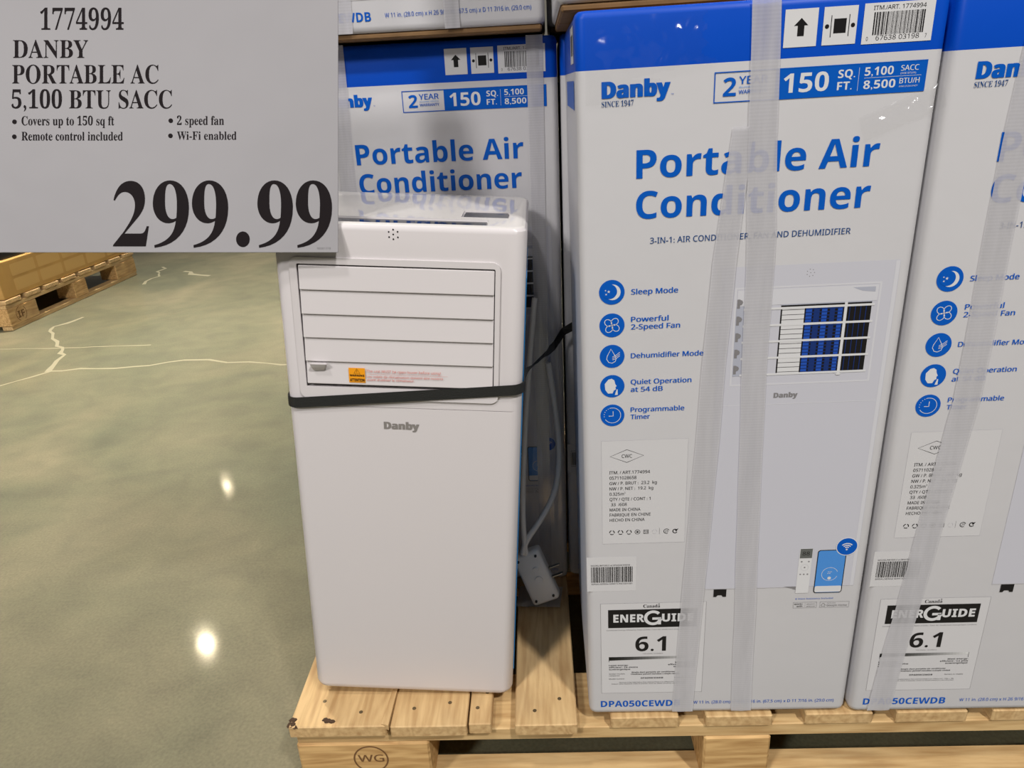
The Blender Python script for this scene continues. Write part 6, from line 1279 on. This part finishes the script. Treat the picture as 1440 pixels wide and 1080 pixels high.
c5 = carton('carton stacked on the middle carton, only a sliver of brown underside showing', (-0.020, 0.030, 1.0035), (0, -0.006, 0.0),
            [[(0.172, 0.60, 0.026), (0.172, 0.0, 0.026)]], flap=True)
c7 = carton('carton added behind the middle carton to keep the gap dark', (-0.0150, 0.303, 0.144), (0, 0.0047, -0.0108))  # added filler carton, keeps stray light out of the gap

c8 = carton('carton added on the upper layer to darken the gap behind the topmost white cartons', (-0.0255, 0.330, 1.0035), (0, 0.002, -0.0100), flap=True)  # added filler carton, blocks the bright slit between the upper cartons


# crumpled clear film caught on the cartons
def crumple(name, label, origin, U, Vv, nu, nv, amp, freq, seed, thick_dir, rot=None, mask=None):
    v, f = [], []
    for i in range(nu + 1):
        for j in range(nv + 1):
            a, b = i / nu, j / nv
            p = Vector(origin) + Vector(U) * a + Vector(Vv) * b
            e_ = min(a, 1 - a, b, 1 - b) * 4
            e_ = min(1, e_ + 0.25)
            h = amp * e_ * (abs(noise.noise(Vector((a * freq[0] + seed, b * freq[1], seed)))) + 0.5 * abs(noise.noise(Vector((a * freq[0] * 2.7, b * freq[1] * 2.7, seed + 5)))))
            p += Vector(thick_dir) * h
            v.append(p)
    for i in range(nu):
        for j in range(nv):
            if mask and not mask((i + 0.5) / nu, (j + 0.5) / nv):
                continue
            a = i * (nv + 1) + j
            f.append((a, a + nv + 1, a + nv + 2, a + 1))
    me = me_from(v, f)
    for p in me.polygons:
        p.use_smooth = True
    o = link(name, me, None, [CLEAR])
    o['label'] = label
    o['category'] = 'plastic film'
    return o


crumple('clear_film_wrap', 'crumpled glossy clear film over the blue top left corner of the middle carton', (0.004, -0.0025, 0.913), (0.13, 0, 0), (0, 0, 0.075), 60, 44, 0.008, (3.5, 1.4), 2.0, (0, -1, 0),
        mask=lambda a, b: b > a * 0.75 - 0.15 + 0.35 * noise.noise(Vector((a * 5, b * 5, 1))) and a < 0.85 + 0.2 * noise.noise(Vector((b * 6, 0, 7))))
crumple('clear_film_wrap', 'small torn flap of clear film at the upper right edge of the middle carton', (0.268, -0.0022, 0.868), (0.072, 0, 0.028), (-0.008, 0, 0.022), 44, 12, 0.008, (2.5, 3), 9.0, (0, -1, 0))
crumple('clear_film_wrap', 'glossy clear film hanging over the shaded carton right of the air conditioner', (-0.108, 0.2925, 0.16), (0.083, 0, 0), (0, 0, 0.62), 30, 60, 0.016, (3.2, 1.6), 4.0, (0, -1, 0))

# ------------------------------------------------------------------ the bare air conditioner
S = 0.985
loc = CAM + (Vector((-0.3861, 0.0427, 0.155)) - CAM) * S
ac = empty('portable_air_conditioner', 'white upright portable air conditioner without its box, leaning slightly on the pallet', 'air conditioner', loc, (0, 0.0756, 0.0057), scale=S)
AW, AH, AD = 0.280, 0.660, 0.250


def ac_body():
    loops = []
    # rounded foot
    for z, ins in ((0.0, 0.010), (0.0012, 0.0055), (0.004, 0.0022), (0.010, 0.0)):
        loops.append([(a, b, z) for a, b in rrect(ins, ins * 0.5, AW - ins, AD - ins, (0.014, 0.014, 0.02, 0.02), 8)])
    loops.append([(a, b, 0.652) for a, b in rrect(0, 0, AW, AD, (0.014, 0.014, 0.02, 0.02), 8)])
    for z, ins, back in ((0.6555, 0.0006, 0.003), (0.6585, 0.0028, 0.008), (AH - 0.0003, 0.006, 0.014)):
        loops.append([(a, b, z) for a, b in rrect(ins, ins, AW - ins, AD - back, (0.014, 0.014, 0.02, 0.02), 8)])
    v, f, mi = stack(loops)
    return v, f


v, f = ac_body()
body_me = me_from(v, f)
bo = bpy.data.objects.new('tmp_body', body_me)
COL.objects.link(bo)


def cutter(boxes):
    bm = bmesh.new()
    for b in boxes:
        if len(b) == 7:
            box_bm(bm, *b[:6], bev=b[6], seg=3)
        else:
            box_bm(bm, *b)
    c = bpy.data.objects.new('tmp_cut', bm_me(bm))
    COL.objects.link(c)
    return c


cuts = [cutter([(0.0262, -0.02, 0.4675, 0.2465, 0.018, 0.6142)]),
        cutter([(-0.02, -0.02, 0.4418, AW + 0.02, 0.0011, 0.4428)]),
        cutter([(0.012, 0.010, 0.6555, 0.236, 0.044, 0.70, 0.003), (0.203, 0.060, 0.6565, 0.258, 0.105, 0.70, 0.002)])]
for c in cuts:
    md = bo.modifiers.new('b', 'BOOLEAN')
    md.object = c
    md.operation = 'DIFFERENCE'
    md.solver = 'EXACT'
dg = bpy.context.evaluated_depsgraph_get()
bpy.context.view_layer.update()
res = bpy.data.meshes.new_from_object(bo.evaluated_get(dg))
for c in cuts:
    bpy.data.objects.remove(c)
bpy.data.objects.remove(bo)
res.materials.clear()
res.materials.append(AC_WHITE)
res.materials.append(AC_TOP)
for p in res.polygons:
    p.material_index = 1 if (p.center.z > 0.659 and p.normal.z > 0.8) else 0
smooth_by_angle(res, 30)
link('housing', res, ac)


def ring_prism(outer, inner, y0, y1, m, name, parent):
    n = len(outer)
    v = [(a, y0, b) for a, b in outer] + [(a, y0, b) for a, b in inner] + [(a, y1, b) for a, b in outer] + [(a, y1, b) for a, b in inner]
    f = []
    for i in range(n):
        j = (i + 1) % n
        f += [(i, j, n + j, n + i), (i, 2 * n + i, 2 * n + j, j), (n + i, n + j, 3 * n + j, 3 * n + i)]
    me = me_from(v, f)
    bm = bmesh.new()
    bm.from_mesh(me)
    return link(name, bm_me(bm), parent, [m])


# raised rounded bezel round the air outlet
ring_prism(rrect(0.0180, 0.4530, 0.2520, 0.6215, 0.009, 6), rrect(0.0262, 0.4675, 0.2465, 0.6142, 0.0015, 6), -0.0022, 0.002, AC_WHITE, 'outlet_bezel', ac)
box_obj('outlet_interior', (0.0264, 0.0150, 0.4678, 0.2462, 0.0175, 0.6140), DARK_GAP, ac)
ys = [0.6125, 0.5845, 0.5562, 0.5282, 0.4995, 0.4715]
for k in range(5):
    bm = bmesh.new()
    box_bm(bm, 0.0278, -0.0030, ys[k + 1] + 0.0003, 0.2455, 0.004, ys[k] - 0.0002, bev=0.0010, seg=2)
    for v_ in bm.verts:  # each louvre leans: lower edge a little forward, sagging at the left
        tt = (ys[k] - v_.co.z) / 0.028
        v_.co.y += 0.0016 - 0.0022 * tt
        if k == 4:
            v_.co.z += -0.0000 + 0.0022 * (v_.co.x < 0.1) * 0
    link('louvre', bm_me(bm), ac, [AC_WHITE])
# lever tab
bm = bmesh.new()
vs = [bm.verts.new(p) for p in ((0.0350, -0.0035, 0.4985), (0.0530, -0.0035, 0.4985), (0.0500, -0.0035, 0.4890), (0.0360, -0.0035, 0.4880),
                                (0.0335, -0.0100, 0.4990), (0.0545, -0.0100, 0.4990), (0.0510, -0.0075, 0.4945), (0.0350, -0.0075, 0.4940))]
for q in ((0, 3, 2, 1), (4, 5, 6, 7), (0, 1, 5, 4), (1, 2, 6, 5), (2, 3, 7, 6), (3, 0, 4, 7)):
    bm.faces.new([vs[i] for i in q])
bmesh.ops.bevel(bm, geom=bm.edges[:], offset=0.0007, segments=2, affect='EDGES')
link('louvre_lever', bm_me(bm), ac, [AC_WHITE])
# warning sticker
A = Art(0.0040, 0.00006)
A.rect(0.0774, 0.4752, 0.0965, 0.4935, ORANGE, 0)
A.line([(0.0835, 0.4868), (0.0870, 0.4926), (0.0905, 0.4868)], 0.0005, INK_BLACK, 4, True)
A.text('!', 0.0867, 0.4876, 0.0873, 0.0034, 'sans', INK_BLACK, 4)
A.text('WARNING', 0.0785, 0.4830, 0.0955, 0.0024, 'bold', INK_BLACK, 4, off=0.02)
A.text('ATTENTION', 0.0785, 0.4766, 0.0955, 0.0036, 'bold', INK_BLACK, 4, off=0.02)
A.build('warning_sticker', ac)
A = Art(0.0040, 0.00006)
A.text('The unit MUST be open louver before using!', 0.0985, 0.4885, 0.1850, 0.0032, 'sans', RED_INK, 4, off=0.002)
A.rect(0.0985, 0.4862, 0.1930, 0.4864, RED_INK, 4)
A.text('Les volets de climatisation doivent être ouverts', 0.0985, 0.4820, 0.1875, 0.0028, 'sans', RED_INK, 4, off=0.002)
A.text("avant d'utiliser le climatiseur.", 0.0985, 0.4780, 0.1540, 0.0028, 'sans', RED_INK, 4, off=0.002)
A.build('warning_text', ac)
A = Art(0.0003, 0.0001)
logo(A, 0.1149, 0.4145, 0.1578, 0.0092, LOGO_GREY)
A.build('brand_logo', ac)
A = Art(0.0003, 0.0001)
for (a, b) in ((0, 0), (0, 0.0052), (0, -0.0052), (-0.0048, 0.0026), (0.0048, 0.0030), (-0.0046, -0.0030), (0.0050, -0.0030)):
    A.circle(0.1348 + a, 0.6490 + b, 0.0009, INK_BLACK, 0, 12)
A.build('speaker_holes', ac)
# top controls
box_obj('control_panel', (0.0135, 0.0115, 0.6557, 0.2345, 0.0425, 0.6580), DARK_GLOSS, ac, bev=0.001)
box_obj('display_window', (0.2045, 0.0615, 0.6567, 0.2565, 0.1035, 0.6585), DARK_GLOSS, ac, bev=0.001)
# blue protective film on the right-hand edge of the housing
box_obj('protective_film', (AW + 0.0002, 0.020, 0.03, AW + 0.0012, 0.19, 0.60), BLUE_FILM, ac)
# feet
for (x, y, h) in ((0.03, 0.04, 0.0195), (0.03, 0.21, 0.0195), (0.115, 0.04, 0.0130), (0.115, 0.21, 0.0130)):
    bm = bmesh.new()
    bmesh.ops.create_cone(bm, cap_ends=True, segments=20, radius1=0.009, radius2=0.011, depth=h, matrix=Matrix.Translation((x, y, 0.001 - h / 2)))
    link('foot', bm_me(bm), ac, [BLACK_PLASTIC])

# ------------------------------------------------------------------ black strap round the air conditioner
bpy.context.view_layer.update()
MW = ac.matrix_world.copy()


def ribbon(name, pts, width, thick, m, parent=None):
    """pts = [(centre Vector, width-direction Vector)], closed cross-section of width x thickness."""
    v, f = [], []
    n = len(pts)
    for i, pt in enumerate(pts):
        p, wd = pt[0], pt[1]
        wid = pt[2] if len(pt) > 2 else width
        d = (pts[min(i + 1, n - 1)][0] - pts[max(i - 1, 0)][0]).normalized()
        w_ = (wd - d * wd.dot(d)).normalized()
        nr = d.cross(w_).normalized()
        for a, b in ((-1, -1), (1, -1), (1, 1), (-1, 1)):
            v.append(p + w_ * wid / 2 * a + nr * thick / 2 * b)
    for i in range(n - 1):
        for k in range(4):
            q = (k + 1) % 4
            f.append((i * 4 + k, i * 4 + q, i * 4 + 4 + q, i * 4 + 4 + k))
    f.append((3, 2, 1, 0))
    b = (n - 1) * 4
    f.append((b, b + 1, b + 2, b + 3))
    bm = bmesh.new()
    bm.from_mesh(me_from(v, f))
    return link(name, bm_me(bm), parent, [m])


zl, zr = 0.4455, 0.4725
fr = rrect(-0.0014, -0.0034, AW + 0.0026, AD + 0.002, (0.016, 0.016, 0.02, 0.02), 8)
# start at the left side mid, run over the front, to the right side
path = []
Zv = MW.to_3x3() @ Vector((0, 0, 1))
loc_pts = [(-0.0014, AD - 0.03, 0.4440), (-0.0014, 0.12, 0.4445)]
loc_pts += [(a, b, None) for a, b in fr[:18]]
for a, b, z in loc_pts:
    if z is None:
        q = min(1, max(0, (a + 0.0014) / (AW + 0.004)))
        q = q * q * (3 - 2 * q) * 0.35 + q * 0.65
        z = zl + (zr - zl) * q
    path.append((MW @ Vector((a, b, z)), Zv))
# front stretch densify is not needed: it is straight. Then off to the back between the cartons
P0 = MW @ Vector((AW + 0.0030, 0.040, 0.4770))
P1 = Vector((-0.030, 0.270, 0.578))
for q, wv, wd in ((0.0, (0, 0, 1), 0.0128), (0.12, (0.5, 0, 1), 0.009), (0.3, (1, 0, 0.3), 0.006), (0.5, (1, 0, 0.2), 0.006), (0.66, (0.5, 0, 1), 0.010), (0.8, (0.1, 0, 1), 0.0135), (1.0, (0, 0, 1), 0.0145)):
    path.append((P0.lerp(P1, q), Vector(wv), wd))
path.append((Vector((-0.016, 0.2905, 0.592)), Vector((0.0, 0, 1)), 0.013))
path.append((Vector((0.0, 0.2930, 0.600)), Vector((0.0, 0, 1)), 0.013))
path.append((Vector((0.06, 0.2930, 0.610)), Vector((0.0, 0, 1)), 0.013))
st = ribbon('black_strap', path, 0.0128, 0.0010, WEB)
st['label'] = 'flat black webbing strap pulled round the air conditioner below its louvres'
st['category'] = 'strap'


# ------------------------------------------------------------------ power cord with plug, plastic bag
def tube(name, pts, r, m, parent, res=10):
    c = bpy.data.curves.new(name, 'CURVE')
    c.dimensions = '3D'
    c.bevel_depth = r
    c.bevel_resolution = 3
    c.resolution_u = res
    s = c.splines.new('NURBS')
    s.points.add(len(pts) - 1)
    for p, q in zip(s.points, pts):
        p.co = (*q, 1)
    s.use_endpoint_u = True
    s.order_u = 3
    o = bpy.data.objects.new(name, c)
    me_ = bpy.data.meshes.new_from_object(o)
    bpy.data.objects.remove(o)
    return link(name, me_, parent, [m], smooth=True)


pc = empty('power_cord', 'white power cord with boxy safety plug on the pallet right of the air conditioner', 'power cord', (-0.070, 0.225, 0.150), (0, 0, 0))
hx = bmesh.new()
box_bm(hx, -0.023, -0.013, -0.045, 0.023, 0.013, 0.045, bev=0.006, seg=3)
ho = link('plug_housing', bm_me(hx), pc, [CORD], smooth=True)
ho.rotation_euler = (math.radians(-12), math.radians(-22), 0)
ho.location = (0.0, 0.0, 0.054)
for (x, z, r, m_) in ((-0.015, 0.036, 0.0022, BLACK_PLASTIC), (0.015, 0.036, 0.0022, BLACK_PLASTIC), (-0.015, -0.036, 0.0022, BLACK_PLASTIC), (0.015, -0.036, 0.0022, BLACK_PLASTIC), (0.004, -0.004, 0.007, CORD), (0.006, 0.014, 0.005, CORD)):
    bm = bmesh.new()
    bmesh.ops.create_cone(bm, cap_ends=True, segments=16, radius1=r, radius2=r * 0.9, depth=0.004, matrix=Matrix.Translation((x, -0.0135, z)) @ Matrix.Rotation(math.radians(90), 4, 'X'))
    link('button' if r > 0.004 else 'screw', bm_me(bm), ho, [m_])
for z in (-0.010, 0.004):
    bm = bmesh.new()
    box_bm(bm, 0.023, -0.003 + z * 0.3, z - 0.001, 0.042, 0.004 + z * 0.3, z + 0.001, bev=0.0004, seg=1)
    link('prong', bm_me(bm), ho, [STEEL])
tube('cable', [(-0.020, 0.0, 0.095), (-0.018, 0.0, 0.115), (0.010, 0.01, 0.150), (0.036, 0.03, 0.190), (0.044, 0.045, 0.245), (0.040, 0.05, 0.32), (0.030, 0.05, 0.40)], 0.0046, CORD, pc)
tube('cable', [(-0.015, 0.0, 0.092), (-0.018, 0.0, 0.130), (-0.016, 0.02, 0.20), (-0.008, 0.03, 0.30), (0.004, 0.04, 0.42), (0.014, 0.05, 0.50)], 0.0042, CORD, pc)

bag = crumple('plastic_bag', 'thin clear plastic bag lying under and around the cord plug', (-0.106, 0.218, 0.1475), (0.072, -0.004, 0), (0.006, 0.052, 0.0), 26, 20, 0.006, (4, 3), 6.0, (0, 0, 1))
bag['category'] = 'plastic bag'
bag.data.materials.clear()
bag.data.materials.append(film('bag_film', (190, 190, 188), 0.45, 0.2, rib=False, gloss=0.18))

# ------------------------------------------------------------------ price sign
D = 0.772
k = D / 1024.14
org = CAM + fw * D + RT * (-720 * k) + UP * (540 * k)
sign = empty('price_sign', 'large grey-white paper price sign reading 299.99 above and left of the air conditioner', 'price sign', org)
sign.matrix_world = Matrix(((RT.x, fw.x, UP.x, org.x), (RT.y, fw.y, UP.y, org.y), (RT.z, fw.z, UP.z, org.z), (0, 0, 0, 1)))
bm = bmesh.new()
box_bm(bm, -26 * k, 0.0, -355 * k, 475.5 * k, 0.0012, 34 * k, bev=0.0003, seg=1)
link('paper_card', bm_me(bm), sign, [SIGN_PAPER])
A = Art(0.0003, 0.0001)


def st_(s_, x0, x1, base, top, off=0.0, res=4, m=SIGN_INK):
    A.text(s_, x0 * k, -base * k, x1 * k, (base - top) * k, 'serif', m, 0, off=off, res=res)


st_('1774994', 56.7, 174, 42, 12.5, -0.003)
st_('DANBY', 18.3, 124, 81.5, 56.5, -0.003)
st_('PORTABLE AC', 17.3, 223, 117.5, 91.5, -0.003)
st_('5,100 BTU SACC', 16.5, 242, 152.5, 127, -0.003)
for (a, b) in ((20.5, 171.3), (20.3, 192.3), (240.2, 169.8), (239.8, 191)):
    A.circle(a * k, -b * k, 3.2 * k, SIGN_INK, 0, 20)
st_('Covers up to 150 sq ft', 30.5, 160.6, 176.2, 163.6, -0.002)
st_('Remote control included', 30.4, 172.7, 197.5, 185.5, -0.002)
st_('2 speed fan', 249, 315, 175.6, 163.3, -0.002)
st_('Wi-Fi enabled', 249, 332.6, 196.5, 185, -0.002)


BIG = {
    '2': [[(78, 290), (110, 140, 180, 75, 270, 75), (370, 75, 430, 160, 430, 280), (430, 380, 390, 440, 340, 500), (200, 668), (370, 668), (420, 668, 428, 650, 450, 585), (474, 585), (440, 812), (72, 812), (75, 795),
           (190, 650), (270, 530, 318, 450, 318, 350), (318, 250, 260, 200, 205, 200), (150, 200, 125, 240, 92, 298)]],
    '9': [[(712, 70), (840, 70, 922, 200, 922, 380), (922, 640, 780, 800, 540, 828), (537, 798), (680, 760, 760, 680, 776, 525), (745, 545, 715, 552, 690, 552), (590, 552, 520, 450, 520, 330), (520, 180, 600, 70, 712, 70)],
          [(705, 110), (760, 110, 786, 200, 788, 330), (788, 400, 785, 450, 782, 490), (765, 502, 750, 505, 735, 505), (690, 500, 658, 440, 656, 330), (654, 200, 660, 110, 705, 110)]],
}


def big(ch, x0, x1):
    c = bpy.data.curves.new('numeral', 'CURVE')
    c.dimensions = '2D'
    c.fill_mode = 'BOTH'
    for path_ in BIG[ch]:
        x, y = path_[0]
        pts = [(x, y)]
        for q in path_[1:]:
            if len(q) == 2:
                pts.append(q)
            else:
                for i in range(1, 11):
                    t_ = i / 10
                    e0, e1, e2, e3 = (1 - t_) ** 3, 3 * (1 - t_) ** 2 * t_, 3 * (1 - t_) * t_ * t_, t_ ** 3
                    pts.append((e0 * x + e1 * q[0] + e2 * q[2] + e3 * q[4], e0 * y + e1 * q[1] + e2 * q[3] + e3 * q[5]))
            x, y = pts[-1]
        if abs(pts[0][0] - pts[-1][0]) + abs(pts[0][1] - pts[-1][1]) < 0.01:
            pts.pop()
        sp = c.splines.new('POLY')
        sp.points.add(len(pts) - 1)
        sp.use_cyclic_u = True
        for p_, (px_, py_) in zip(sp.points, pts):
            p_.co = (px_ / 1000, py_ / 1000, 0, 1)
    o_ = bpy.data.objects.new('numeral', c)
    me_ = bpy.data.meshes.new_from_object(o_)
    vs = [(v_.co.x * 1000, v_.co.y * 1000) for v_ in me_.vertices]
    fs = [tuple(p_.vertices) for p_ in me_.polygons]
    bpy.data.objects.remove(o_)
    bpy.data.meshes.remove(me_)
    a_ = min(x for x, _ in vs)
    b_ = max(x for x, _ in vs)
    A.add([((x0 + (x - a_) / (b_ - a_) * (x1 - x0)) * k, -(245 + y / 8) * k) for x, y in vs], fs, SIGN_INK, 0)


for ch, a, b in (('2', 159, 209.5), ('9', 215, 265.8), ('9', 270, 321), ('9', 362, 412), ('9', 416, 467)):
    big(ch, a, b)
A.circle(341.7 * k, -336.5 * k, 9.6 * k, SIGN_INK, 0, 28, ry=11 * k)
A.text('00381078', 446 * k, -350.5 * k, 465 * k, 2.6 * k, 'sans', INK_GREY, 0)
A.build('sign_lettering', sign)
for x in (90, 380):
    tube('hanging_wire', [(x * k, 0.0006, 26 * k), (x * k, -0.012, 60 * k), (x * k, -0.012 - 140 * k * 0.41, 200 * k), (x * k, -0.012 - 360 * k * 0.41, 420 * k)], 0.0011, STEEL, sign)
    box_obj('clip', ((x - 12) * k, -0.0012, 22 * k, (x + 12) * k, 0.0026, 42 * k), STEEL, sign, bev=0.0006)
